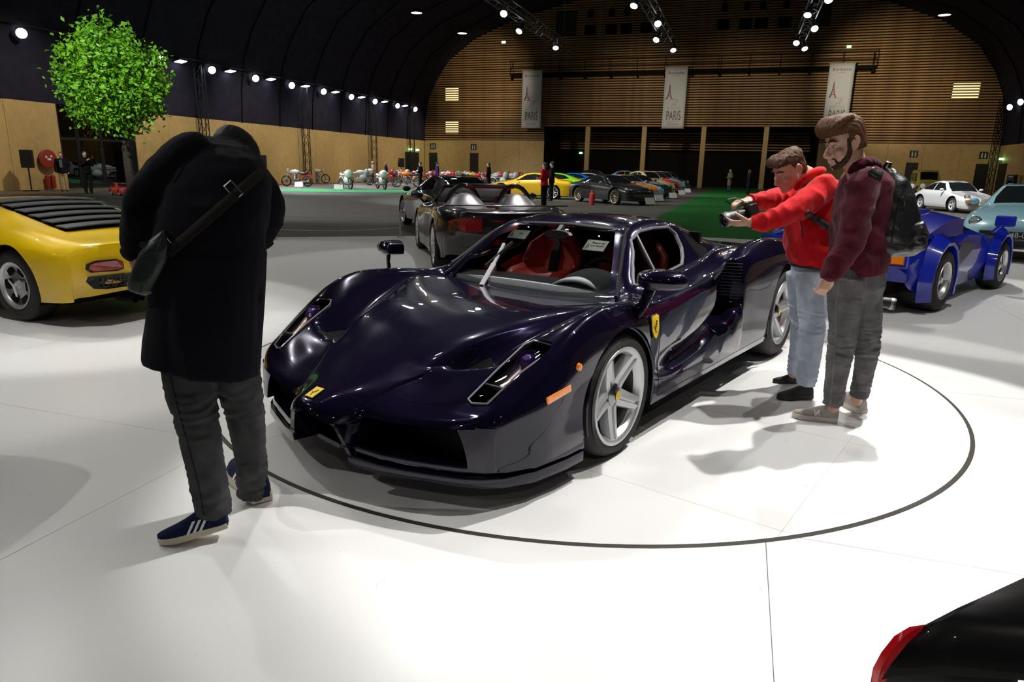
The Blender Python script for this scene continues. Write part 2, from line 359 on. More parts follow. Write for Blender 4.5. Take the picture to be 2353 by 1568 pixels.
# ================================================================ white stage, turntable, carpets
def floor_white():
    m = mat('stage_white', (.80, .79, .78), .34, spec=.35)
    nt = m.node_tree; b = nt.nodes['Principled BSDF']
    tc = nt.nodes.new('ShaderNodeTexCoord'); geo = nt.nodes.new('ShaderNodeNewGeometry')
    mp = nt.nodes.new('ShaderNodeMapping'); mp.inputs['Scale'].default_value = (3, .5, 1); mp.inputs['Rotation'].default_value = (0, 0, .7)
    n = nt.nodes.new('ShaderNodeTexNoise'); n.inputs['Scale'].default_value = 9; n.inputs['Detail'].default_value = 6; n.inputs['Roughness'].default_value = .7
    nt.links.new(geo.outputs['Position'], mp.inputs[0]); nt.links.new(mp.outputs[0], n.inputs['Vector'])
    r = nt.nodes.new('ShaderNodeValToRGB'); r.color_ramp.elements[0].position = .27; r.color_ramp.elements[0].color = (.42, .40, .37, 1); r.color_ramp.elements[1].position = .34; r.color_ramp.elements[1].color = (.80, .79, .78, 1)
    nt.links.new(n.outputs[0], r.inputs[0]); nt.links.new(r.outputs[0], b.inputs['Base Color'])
    n3 = nt.nodes.new('ShaderNodeTexNoise'); n3.inputs['Scale'].default_value = 1.2; nt.links.new(geo.outputs['Position'], n3.inputs['Vector'])
    mr = nt.nodes.new('ShaderNodeMapRange'); mr.inputs[3].default_value = .26; mr.inputs[4].default_value = .42; nt.links.new(n3.outputs[0], mr.inputs[0]); nt.links.new(mr.outputs[0], b.inputs['Roughness'])
    return m
WHITE = floor_white()
TC_ = V((.4749, 5.001, 0)); TRAD = 2.544; CARTH = R(233.175)
# stage outline: rounded far edge, panels on the hall grid
stage = [(-13, -3), (13, -3), (17, 9), (16, 17), (9, 16.8), (3, 16.2), (-2.4, 14.75), (-4.9, 13.95), (-8, 12.2), (-12, 9.5), (-15, 6)]
st = bpy.data.objects.new('floor_stage', None); COL.objects.link(st); struct(st)
gw, gu = 2.73, 2.5; w0, u0 = .228, 2.80
for i in range(-8, 9):
    for j in range(-4, 8):
        a, b = w0+i*gw, u0+j*gu; e = .0015
        cell = [(WV*x+U*y) for x, y in ((a+e, b+e), (a+gw-e, b+e), (a+gw-e, b+gu-e), (a+e, b+gu-e))]
        poly = [(p.x, p.y) for p in cell]
        for k in range(len(stage)):
            p, q = stage[k], stage[(k+1) % len(stage)]; nrm = (q[1]-p[1], -(q[0]-p[0])); poly = clip_poly(poly, p, nrm)
            if len(poly) < 3: break
        if len(poly) < 3: continue
        m = MB(); m.prism([(x, y, -.004) for x, y in poly], (0, 0, .004)); m.obj('panel', WHITE, st, False)
# turntable
tt = bpy.data.objects.new('floor_turntable', None); COL.objects.link(tt); struct(tt)
m = MB(); N = 160
rg = lambda r, z: [(TC_.x+r*math.cos(2*PI*k/N), TC_.y+r*math.sin(2*PI*k/N), z) for k in range(N)]
m.rings([rg(TRAD-.012, .0005), rg(TRAD-.012, .0018), rg(TRAD+.008, .0018), rg(TRAD+.012, .0005)], True, False); m.obj('gap_ring', mat('gap_rubber', (.02, .015, .008), .7), tt)
disc = [(TC_.x+(TRAD-.012)*math.cos(2*PI*k/N), TC_.y+(TRAD-.012)*math.sin(2*PI*k/N)) for k in range(N)]
ca, sa = math.cos(CARTH), math.sin(CARTH); X_, Y_ = (ca, sa), (-sa, ca)
org = (1.15, 2.60); stepx, stepy = 1.25, 2.5
for i in range(-6, 7):
    for j in range(-5, 6):
        poly = disc; e = .0012
        for nrm, lo, hi in ((X_, i*stepx, (i+1)*stepx), (Y_, j*stepy, (j+1)*stepy)):
            poly = clip_poly(poly, (org[0]+nrm[0]*(hi-e), org[1]+nrm[1]*(hi-e)), nrm)
            if len(poly) < 3: break
            poly = clip_poly(poly, (org[0]+nrm[0]*(lo+e), org[1]+nrm[1]*(lo+e)), (-nrm[0], -nrm[1]))
            if len(poly) < 3: break
        if len(poly) < 3: continue
        m = MB(); m.prism([(x, y, .0) for x, y in poly], (0, 0, .003)); m.obj('panel', WHITE, tt, False)
# green carpets
GRN = mat('green_carpet', (.028, .20, .035), .95, noise_amt=.35, nscale=60, bump=.25, bscale=250)
GRN2 = mat('mint_green_carpet', (.10, .48, .19), .95, noise_amt=.2, nscale=40)
def strip(name, p, ln, wd, m_, lab):
    mb = MB(); p = V(p); mb.prism([p, p+U*ln, p+U*ln+WV*wd, p+WV*wd], (0, 0, .012)); tag(mb.obj(name, m_, None, False), lab, 'carpet')
e0 = G(1500, 505)
strip('carpet_runner', e0-U*5.2-WV*.0, 57, 6.2, GRN, 'dark green carpet runner leading from the stage to the far opening')
p0 = G(600, 434); p1 = G(955, 441)
mb = MB(); a = G(560, 440); b = G(955, 444); c = b+U*4.5+WV*0; d = a+U*5.5
mb.prism([a, b, c, d], (0, 0, .012)); tag(mb.obj('carpet_runner', GRN2, None, False), 'bright mint green carpet under the row of racing motorcycles', 'carpet')
# rope barrier at the edge of the stage
POST = mat('post_grey', (.55, .53, .50), .4, .3)
pp = [G(628, 550), G(920, 545)]; pp.insert(0, pp[0]+(pp[0]-pp[1])*1.0)
for k, p in enumerate(pp):
    o = thing('barrier_post', ['thin pale barrier post at the stage edge beyond the yellow car', 'thin pale barrier post beside the bending man, at the stage edge', 'thin pale barrier post beside the open black roadster'][k], 'post', p, 0, 'rope barrier posts')
    m = MB(); m.lathe([(.085, 0), (.085, .012), (.02, .02)], 16, cap=True); m.obj('base', POST, o)
    m = MB(); m.tube([(0, 0, .01), (0, 0, .54)], .019, 10); m.obj('pole', POST, o)
ROPE = mat('rope_pale', (.6, .58, .52), .6)
for a, b in zip(pp, pp[1:]):
    for z in (.46, .2):
        m = MB(); m.tube([a.lerp(b, i/10)+V((0, 0, z-.05*math.sin(PI*i/10))) for i in range(11)], .006, 6)
        tag(m.obj('barrier_rope', ROPE, None), ('upper' if z > .3 else 'lower')+' thin pale rope strung between barrier posts', 'rope', 'barrier ropes')
# banners ------------------------------------------------------
BANM = mat('banner_cloth', (.66, .64, .70), .7, col2=(.60, .66, .68), nscale=.35); INK = mat('banner_ink', (.10, .10, .14), .6); INKL = mat('banner_ink_pale', (.42, .38, .45), .6)
INKB = mat('banner_ink_blue', (.05, .07, .22), .6); INKR = mat('banner_ink_red', (.5, .07, .08), .6)
T_B = text_mesh('Bonhams', .34, None, mesh_only=True, xs=1.15); T_P = text_mesh('PARIS', 1.15, None, mesh_only=True, xs=.46)
def banner(s, lab):
    r = thing('hanging_banner', lab, 'banner', hall(s, -1.15, 5.25), HROT, 'tall pale banners hanging from the walkway')
    m = MB(); P = [[(x-.97*0, .02*math.sin(x*3+z*.6), z) for x in np.linspace(0, 1.95, 9)] for z in np.linspace(0, 5.2, 14)]
    m.grid(P); o = m.obj('sheet', BANM, r); sd = o.modifiers.new('t', 'SOLIDIFY'); sd.thickness = .01
    for z in (0, 5.2):
        m = MB(); m.tube([(-.05, 0, z), (2.0, 0, z)], .03, 6); m.obj('batten', POST, r)
    for me, x, z, mm in ((T_B, .98, 4.72, INK), (T_P, .98, 1.05, INK)):
        o = link('lettering', me.copy(), mm, r); o.location = (x, -.045, z); o.rotation_euler = (R(90), 0, 0)
    m = MB(); 
    for z, wd in ((4.45, .6), (.45, 1.1), (.33, 1.0)): m = MB(); m.box((.98, -.04, z), (wd, .01, .05)); m.obj('small_print', INKL, r, False)
    m = MB()
    for a, b in (((.42, .42), (1.55, .42)),): pass
    for (x0, z0, x1, z1) in ((.42, .6, .42, 1.78), (1.5, .6, 1.5, 1.78), (.42, .6, 1.5, .6), (.42, 1.78, 1.5, 1.78), (.42, 1.66, 1.5, 1.66)): m.bar((x0, -.04, z0), (x1, -.04, z1), .02, .01, (0, 1, 0))
    for q in ((.72, 1.85, 1.1, 2.3), (1.05, 1.9, 1.28, 2.38), (.5, 2.5, 1.25, 2.42)): m.bar((q[0], -.04, q[1]), (q[2], -.04, q[3]), .05, .01, (0, 1, 0))
    m.obj('sketch_lines', INKL, r, False)
    # lattice tower drawn on the cloth: two curved legs, a spire and two cross beams
    for sd_, mm in ((-1, INKB), (1, INKR)):
        m = MB(); zs = np.linspace(0, 1.25, 9)
        path = [(.5+sd_*(.25*math.exp(-2.6*z)+.005), -.045, 2.5+z) for z in zs]
        for a, b, k in zip(path, path[1:], range(8)): m.bar(a, b, .085*(1-k/9)+.02, .01, (0, 1, 0))
        m.obj('tower_leg', mm, r, False)
    for z, wd in ((.27, .26), (.62, .14)): m = MB(); m.box((.5, -.045, 2.5+z), (wd, .01, .045)); m.obj('tower_beam', INKB, r, False)
banner(10.9, 'tall pale banner at the end of the walkway beside the lit window'); banner(24.3, 'tall pale banner at the middle of the slatted back wall'); banner(37.8, 'tall pale banner above the two young men, partly hidden')
# lighting trusses and their lamps -----------------------------
LENS = mat('lamp_lens', (.9, .95, 1), .3, emit=30, ecol=(.9, .96, 1.)); LENS2 = mat('lamp_lens_row', (.9, .95, 1), .3, emit=14, ecol=(.86, .95, 1.)); LENSW = mat('lamp_lens_warm', (1, .9, .7), .3, emit=10, ecol=(1., .88, .6))
def lattice(m, a, b, wd, seg=.7):
    a, b = V(a), V(b); d = (b-a); L = d.length; d.normalize(); x = d.cross(V((0, 0, 1)) if abs(d.z) < .9 else V((1, 0, 0))).normalized(); y = d.cross(x)
    cs = [x*i*wd/2+y*j*wd/2 for i, j in ((-1, -1), (1, -1), (1, 1), (-1, 1))]
    for c in cs: m.bar(a+c, b+c, .045, .045)
    n = max(1, int(L/seg))
    for i in range(n):
        for k in range(4):
            p, q = cs[k], cs[(k+1) % 4]
            if i % 2: p, q = q, p
            m.bar(a+d*(L*i/n)+p, a+d*(L*(i+1)/n)+q, .025, .025)
TRLAB = ['black lattice lighting truss above the motorcycles side of the hall', 'black lattice lighting truss above the middle of the stage', 'black lattice lighting truss above the two photographers']
for k in range(3):
    o = thing('lighting_truss', TRLAB[k], 'truss', TRF[k]); m = MB(); lattice(m, (0, 0, 0), -U*40, .4, .8); m.obj('lattice', TRM, o, False)
    for d in (1, 14, 27, 39):
        m = MB(); p = -U*d; m.tube([p+V((0, 0, .2)), p+V((0, 0, 8.6))], .015, 5); m.obj('hanging_cable', TRM, o)
def fixture(loc, tgt, lab, L=.42, r=.13, lens=None, group='spotlights on the trusses'):
    o = thing('stage_spotlight', lab, 'spotlight', loc, 0, group); q = (V(tgt)-V(loc)).to_track_quat('-Z', 'Y')
    m = MB(); m.M = q.to_matrix().to_4x4(); m.lathe([(.02, L), (r*.7, L), (r*.8, L*.5), (r, .1), (r*1.05, .03), (r*.92, .03)], 14, cap=False); m.obj('housing', BLK, o)
    m = MB(); m.M = q.to_matrix().to_4x4(); m.lathe([(.001, .045), (r*.9, .04)], 14); m.obj('lens', lens or LENS, o)
    m = MB(); m.bar((0, 0, .2), (0, 0, TRZ-.24-loc[2]), .05, .05); m.bar((-.16, 0, .2), (.16, 0, .2), .04, .04); m.obj('yoke', BLK, o, False); return o
for a in STAGE_SPOTS:
    p = TR(a[0], a[1]); dv = (V(a[2])-p).normalized(); fixture(p-dv*.12, a[2], 'black spotlight clamped to the truss above '+('the yellow coupe side of the stage', 'the middle of the stage', 'the blue supercar side of the stage')[a[0]])
for k, ds in ((0, (3.5, 8.0, 11.5, 14.5, 16.8, 20, 22.5)), (1, (.6, 3.6, 7.2, 10.5, 13)), (2, (.5, 2.2, 5.5, 8.2, 10.6, 13.5))):
    for i, d in enumerate(ds):
        p = TR(k, d); p = p+WV*(.25*(-1)**i); t = p+V((0, 0, -7))-U*(5+2*(i % 3))+WV*(1.5*(-1)**i)
        fixture(p, t, 'black spotlight hanging from the far part of the truss above '+('the motorcycles', 'the parked coupes', 'the green carpet')[k], .6, .15, group='spotlights on the far trusses')
# row lights along the left wall on lattice columns
for i, t in enumerate((9.5, 20, 30.2, 37.8)):
    o = thing('wall_truss_column', ['black lattice column against the plywood wall behind the bending man', 'black lattice column behind the first racing motorcycles', 'black lattice column beside the couple in pale and dark coats', 'black lattice column next to the double door'][i], 'truss', hall(.45, lw_t(t)), 0, 'lattice columns on the left wall')
    m = MB(); lattice(m, (0, 0, 0), (0, 0, 7.0), .42, .6); m.obj('lattice', TRM, o, False); m = MB(); m.box((0, 0, .02), (.7, .7, .04)); m.obj('base', TRM, o, False)
o = thing('lamp_rail', 'long dark rail carrying a row of lamps along the draped left wall', 'rail', hall(.5, lw_t(-8), 7.25)); m = MB(); m.tube([(0, 0, 0), U*49], .05, 6); m.obj('pipe', TRM, o)
for t in (-1.5, 2.3, 6.4, 10.3, 14.3, 18.2, 22.2, 26.2, 30.1, 34.3, 38.0):
    o = thing('wall_floodlight', 'round glowing floodlight in the row along the draped wall', 'floodlight', hall(.62, lw_t(t), 6.9), HROT, 'round floodlights along the left wall')
    m = MB(); m.lathe([(.16, 0), (.24, .1), (.24, .24), (.22, .24)], 14, axis='x'); m.obj('housing', BLK, o); m = MB(); m.lathe([(.001, .22), (.23, .21)], 14, axis='x'); m.obj('lens', LENS2, o)
    m = MB(); m.bar((.05, 0, 0), (-.1, 0, .35), .05, .05); m.obj('bracket', BLK, o, False); o.rotation_euler = (0, R(20), HROT-R(35))
for t in (4.2, 7.9, 12, 16, 20, 24, 28, 32, 36):
    o = thing('wall_panel_light', 'rectangular glowing lamp in the row along the draped wall', 'lamp', hall(.62, lw_t(t), 7.0), HROT, 'rectangular lamps along the left wall')
    m = MB(); m.box((0, 0, .04), (.5, .62, .1)); m.obj('housing', BLK, o, False); m = MB(); m.box((0, 0, -.02), (.4, .54, .03)); m.obj('diffuser', LENS2, o, False); o.rotation_euler = (0, R(-12), HROT)
def vault_hit(px, py, inset=.25):
    d = V(ray(px, py)); o = V((0, 0, CAMH))
    for i in range(1, 1200):
        p = o+d*(i*.1); q = p-CORN; s = q.dot(WV)
        if p.z > 4.2 and not (arch_s(p.z) < s < HALLW-arch_s(p.z)) or q.dot(U) > -.3: return p-d*(inset+.9)
    return p
for px, py, lab in ((957, 30, 'warm glowing lamp on the dark vault left of the trusses'), (1062, 77, 'warm glowing lamp on the dark vault near the slatted wall edge'), (2170, 35, 'bright warm lamp on the dark vault at the right of the hall')):
    p = vault_hit(px, py, 3.0); o = thing('vault_lamp', lab, 'lamp', p, HROT); m = MB(); m.lathe([(.05, .35), (.3, .3), (.45, .05), (.42, 0)], 14); m.obj('housing', BLK, o); m = MB(); m.lathe([(.001, .02), (.42, .02)], 14); m.obj('diffuser', LENSW, o)
for px, py, lab in ((2325, 245, 'bluish floodlight on the dark right wall'), (2350, 233, 'second bluish floodlight on the dark right wall')):
    d = V(ray(px, py)); t = (HALLW-.8-(V((0, 0, CAMH))-CORN).dot(WV))/d.dot(WV); p = V((0, 0, CAMH))+d*t
    o = thing('wall_floodlight', lab, 'floodlight', p, HROT+PI); m = MB(); m.lathe([(.16, 0), (.24, .1), (.24, .24), (.22, .24)], 14, axis='x'); m.obj('housing', BLK, o); m = MB(); m.lathe([(.001, .22), (.23, .21)], 14, axis='x'); m.obj('lens', LENS2, o); o.rotation_euler = (0, R(15), HROT+PI+R(40))
o = thing('wall_truss_column', 'black lattice column at the right corner of the hall', 'truss', hall(HALLW-.6, -.8)); m = MB(); lattice(m, (0, 0, 0), (0, 0, 7.5), .42, .6); m.obj('lattice', TRM, o, False)
# things on and by the left wall
def wall_box(px, py0, py1, lab, legs=False, off=1.1):
    d = V(ray(px, (py0+py1)/2)); t = (off-(V((0, 0, CAMH))-CORN).dot(WV))/d.dot(WV); p = V((0, 0, CAMH))+d*t; h = t*(py1-py0)/FPX
    o = thing('loudspeaker', lab, 'loudspeaker', (p.x, p.y, 0), HROT-R(45))
    m = MB(); m.box((0, 0, p.z), (h*.62, h*.6, h)); bevelmod(m.obj('cabinet', BLK, o, False), .03)
    m = MB(); m.lathe([(.001, -h*.31), (h*.2, -h*.32), (h*.22, -h*.3)], 14, (0, 0, p.z-h*.18), 'y'); m.obj('woofer', DRK, o)
    m = MB(); m.box((0, -h*.31, p.z+h*.33), (h*.3, .02, h*.08)); m.obj('badge', WHT, o, False)
    m = MB(); m.tube([(0, 0, 0), (0, 0, p.z-h/2)], .03, 8); m.box((0, 0, .02), (.6, .6, .04)); m.obj('stand', BLK, o)
wall_box(62, 345, 385, 'black loudspeaker on a stand by the plywood wall near the hose reel'); wall_box(603, 357, 385, 'black loudspeaker on a thin stand behind the bending man'); wall_box(922, 364, 384, 'small black loudspeaker beside the double door'); wall_box(2325, 402, 428, 'black loudspeaker by the right wall', off=HALLW-.6)
o = thing('hose_reel', 'round red fire hose reel on the plywood wall by the entrance', 'hose reel', hall(.2, lw_t(-.75), 1.42), HROT)
REDM = mat('hose_red', (.35, .035, .02), .5)
m = MB(); m.lathe([(.05, 0), (.45, .0), (.45, .06), (.40, .08), (.05, .08)], 20, axis='x'); m.obj('reel_disc', REDM, o); m = MB(); m.lathe([(.38, -.02), (.38, -.14), (.05, -.14)], 20, axis='x'); m.obj('hose_coil', BLK, o)
m = MB(); m.box((.1, 0, 0), (.04, .18, .1)); m.box((.1, .12, .14), (.02, .1, .1)).box((.1, -.14, .1), (.02, .1, .1)); m.obj('hub_label', WHT, o, False)
for i, dz in enumerate((.62, 1.0)):
    m = MB(); m.lathe([(.001, .66-.0), (.05, .64), (.11, .58), (.11, .08), (.09, .0), (.001, 0)], 12); e = m.obj('fire_extinguisher', REDM, None); e.location = hall(.2, lw_t(-.9+.28*i), .05); tag(e, 'red fire extinguisher standing under the hose reel' + (', nearer the entrance' if i else ''), 'fire extinguisher')
# ================================================================ car building kit
def pchip(xs, ys):
    xs = np.asarray(xs, float); ys = np.asarray(ys, float); o = np.argsort(xs); xs, ys = xs[o], ys[o]; h = np.diff(xs); d = np.diff(ys)/h; n = len(xs); m = np.zeros(n)
    if n == 2: m[:] = d[0]
    else:
        for i in range(1, n-1):
            if d[i-1]*d[i] > 0:
                w1, w2 = 2*h[i]+h[i-1], h[i]+2*h[i-1]; m[i] = (w1+w2)/(w1/d[i-1]+w2/d[i])
        m[0] = d[0]; m[-1] = d[-1]
    def f(x):
        x = np.clip(np.asarray(x, float), xs[0], xs[-1]); i = np.clip(np.searchsorted(xs, x)-1, 0, n-2); t = (x-xs[i])/h[i]
        return (2*t**3-3*t**2+1)*ys[i]+(t**3-2*t**2+t)*h[i]*m[i]+(-2*t**3+3*t**2)*ys[i+1]+(t**3-t**2)*h[i]*m[i+1]
    return f
def crom(P, sub):                     # centripetal Catmull-Rom through rows of points, mirrored at the centre line
    P = np.asarray(P, float); K = len(P); g0 = P[1]*np.array([1, -1, 1]) if abs(P[0][1]) < 1e-6 else 2*P[0]-P[1]
    Q = np.vstack([g0, P, 2*P[-1]-P[-2]]); out = []
    for k in range(K-1):
        p0, p1, p2, p3 = Q[k:k+4]; t0 = 0.; t1 = t0+max(np.linalg.norm(p1-p0), 1e-4)**.5; t2 = t1+max(np.linalg.norm(p2-p1), 1e-4)**.5; t3 = t2+max(np.linalg.norm(p3-p2), 1e-4)**.5
        for j in range(sub):
            t = t1+(t2-t1)*j/sub
            a1 = (t1-t)/(t1-t0)*p0+(t-t0)/(t1-t0)*p1; a2 = (t2-t)/(t2-t1)*p1+(t-t1)/(t2-t1)*p2; a3 = (t3-t)/(t3-t2)*p2+(t-t2)/(t3-t2)*p3
            b1 = (t2-t)/(t2-t0)*a1+(t-t0)/(t2-t0)*a2; b2 = (t3-t)/(t3-t1)*a2+(t-t1)/(t3-t1)*a3
            out.append((t2-t)/(t2-t1)*b1+(t-t1)/(t2-t1)*b2)
    out.append(P[-1]); return np.array(out)
class Shell:
    """skin of a car: named lines running from nose to tail, lofted; y>=0 half, mirrored"""
    def __init__(s, lines, xs, sub=5, lead=None, linear=False):
        # lines: list of [(x,y,z)...]; lead: per line x offset at the nose that fades out backwards
        s.xs = np.asarray(xs, float); s.K = len(lines); s.sub = sub; x0 = s.xs[0]
        F = []
        for L in lines:
            a = np.array(L, float)
            if linear:
                o = np.argsort(a[:, 0]); a = a[o]; F.append((lambda x, a=a: np.interp(x, a[:, 0], a[:, 1]), lambda x, a=a: np.interp(x, a[:, 0], a[:, 2]), a))
            else: F.append((pchip(a[:, 0], a[:, 1]), pchip(a[:, 0], a[:, 2]), a))
        s.F = F; G_ = []
        for x in s.xs:
            row = []
            for k, (fy, fz, a) in enumerate(F):
                xf = a[:, 0].max(); xr = a[:, 0].min(); u = (x-s.xs[-1])/(x0-s.xs[-1])
                xx = x
                if lead is not None: xx = x + (xf-x0)*max(0., (x-lead)/(x0-lead))**1.0 if x > lead else x
                xx = min(max(xx, xr), xf); row.append((xx, float(fy(xx)), float(fz(xx))))
            G_.append(crom(row, sub) if not linear else np.vstack([np.vstack([np.array(row[k])+(np.array(row[k+1])-np.array(row[k]))*j/sub for j in range(sub)]) for k in range(s.K-1)]+[np.array(row[-1])[None]]))
        s.P = np.array(G_)             # nx, nv, 3
        bm = bmesh.new(); nx, nv = s.P.shape[:2]; s.tagl = bm.faces.layers.int.new('tag'); s.kl = bm.faces.layers.float.new('k')
        for sg in (1, -1):
            vs = [[bm.verts.new((p[0], p[1]*sg, p[2])) for p in r] for r in s.P]
            for i in range(nx-1):
                for j in range(nv-1):
                    q = (vs[i][j], vs[i][j+1], vs[i+1][j+1], vs[i+1][j]); q = q if sg < 0 else tuple(reversed(q))
                    try: f = bm.faces.new(q); f[s.kl] = (j+.5)/sub
                    except ValueError: pass
        bmesh.ops.remove_doubles(bm, verts=bm.verts, dist=1e-4); bmesh.ops.recalc_face_normals(bm, faces=bm.faces); s.bm = bm; s.names = {0: 'body'}
    def tid(s, name):
        for i, n in s.names.items():
            if n == name: return i
        i = len(s.names); s.names[i] = name; return i
    def tag(s, name, fn):              # fn(k, x, y, z)
        t = s.tid(name)
        for f in s.bm.faces:
            c = f.calc_center_median()
            if fn(f[s.kl], c.x, c.y, c.z): f[s.tagl] = t
    def cut(s, name, poly, axis='y', filt=None):
        """convex polygon (x,z) for axis y or (x,y) for axis z: faces inside get the tag; exact outline"""
        bm = s.bm; cx = sum(p[0] for p in poly)/len(poly); cz = sum(p[1] for p in poly)/len(poly)
        fs = [f for f in bm.faces if (filt is None or filt(f[s.kl], *f.calc_center_median()))]
        rad = max(math.hypot(p[0]-cx, p[1]-cz) for p in poly)+.15
        two = (lambda c: (c.x, c.z)) if axis == 'y' else (lambda c: (c.x, c.y))
        fs = [f for f in fs if any(math.hypot(two(v.co)[0]-cx, two(v.co)[1]-cz) < rad for v in f.verts)]
        for i in range(len(poly)):
            a, b = poly[i], poly[(i+1) % len(poly)]; n = (b[1]-a[1], -(b[0]-a[0]))
            if n[0]*(cx-a[0])+n[1]*(cz-a[1]) > 0: n = (-n[0], -n[1])
            no = V((n[0], 0, n[1])) if axis == 'y' else V((n[0], n[1], 0)); co = V((a[0], 0, a[1])) if axis == 'y' else V((a[0], a[1], 0))
            if no.length < 1e-9: continue
            no.normalize(); geom = list({v for f in fs for v in f.verts})+list({e for f in fs for e in f.edges})+fs
            mk = set(fs)
            for f in fs: f.tag = True
            r = bmesh.ops.bisect_plane(bm, geom=geom, plane_co=co, plane_no=no, dist=1e-5)
            ns = set(x for x in r['geom'] if isinstance(x, bmesh.types.BMFace)) | set(x for x in r['geom_cut'] if isinstance(x, bmesh.types.BMFace))
            fs = [f for f in ns if f.is_valid and (f.calc_center_median()-co).dot(no) < 0]
        t = s.tid(name)
        for f in fs: f[s.tagl] = t
        return fs
    def drop(s, name):
        t = s.tid(name); bmesh.ops.delete(s.bm, geom=[f for f in s.bm.faces if f[s.tagl] == t], context='FACES')
    def cap(s, end=0):                 # close nose or tail
        nx, nv = s.P.shape[:2]; r = s.P[0 if end == 0 else -1]; ring = [(p[0], p[1], p[2]) for p in r]+[(p[0], -p[1], p[2]) for p in reversed(r[1:])]
        vs = [s.bm.verts.new(p) for p in ring]
        try: f = s.bm.faces.new(vs); f[s.kl] = -1
        except ValueError: pass
    def split(s, parent, mats, names=None, angle=40):
        out = {}
        for t, n in s.names.items():
            b2 = s.bm.copy(); l2 = b2.faces.layers.int['tag']; bmesh.ops.delete(b2, geom=[f for f in b2.faces if f[l2] != t], context='FACES')
            if not b2.faces: b2.free(); continue
            two = n != 'body' and min(abs(v.co.y) for v in b2.verts) > .02 and len({v.co.y > 0 for v in b2.verts}) == 2
            for sg in ((1, -1) if two else (0,)):
                b3 = b2.copy() if sg else b2
                if sg: bmesh.ops.delete(b3, geom=[f for f in b3.faces if f.calc_center_median().y*sg < 0], context='FACES')
                me = bpy.data.meshes.new(n); b3.to_mesh(me); b3.free(); me.shade_smooth(); me.set_sharp_from_angle(angle=R(angle))
                for a in list(me.attributes):
                    if a.name in ('tag', 'k'): me.attributes.remove(a)
                out[n] = link(n, me, mats.get(n, mats['body']), parent)
        s.bm.free(); return out
    def seam(s, pts, parent, m=None, r=.003, name='panel_gap', side=1):
        mb = MB(); mb.tube(pts, r, 5); return mb.obj(name, m or BLK, parent)
    def at(s, x, k):                   # point on the skin
        i = int(np.argmin(np.abs(s.xs-x))); return V(s.P[i][min(int(round(k*s.sub)), s.P.shape[1]-1)])
def circle_poly(cx, cz, r, n=40): return [(cx+r*math.cos(2*PI*i/n), cz+r*math.sin(2*PI*i/n)) for i in range(n)]
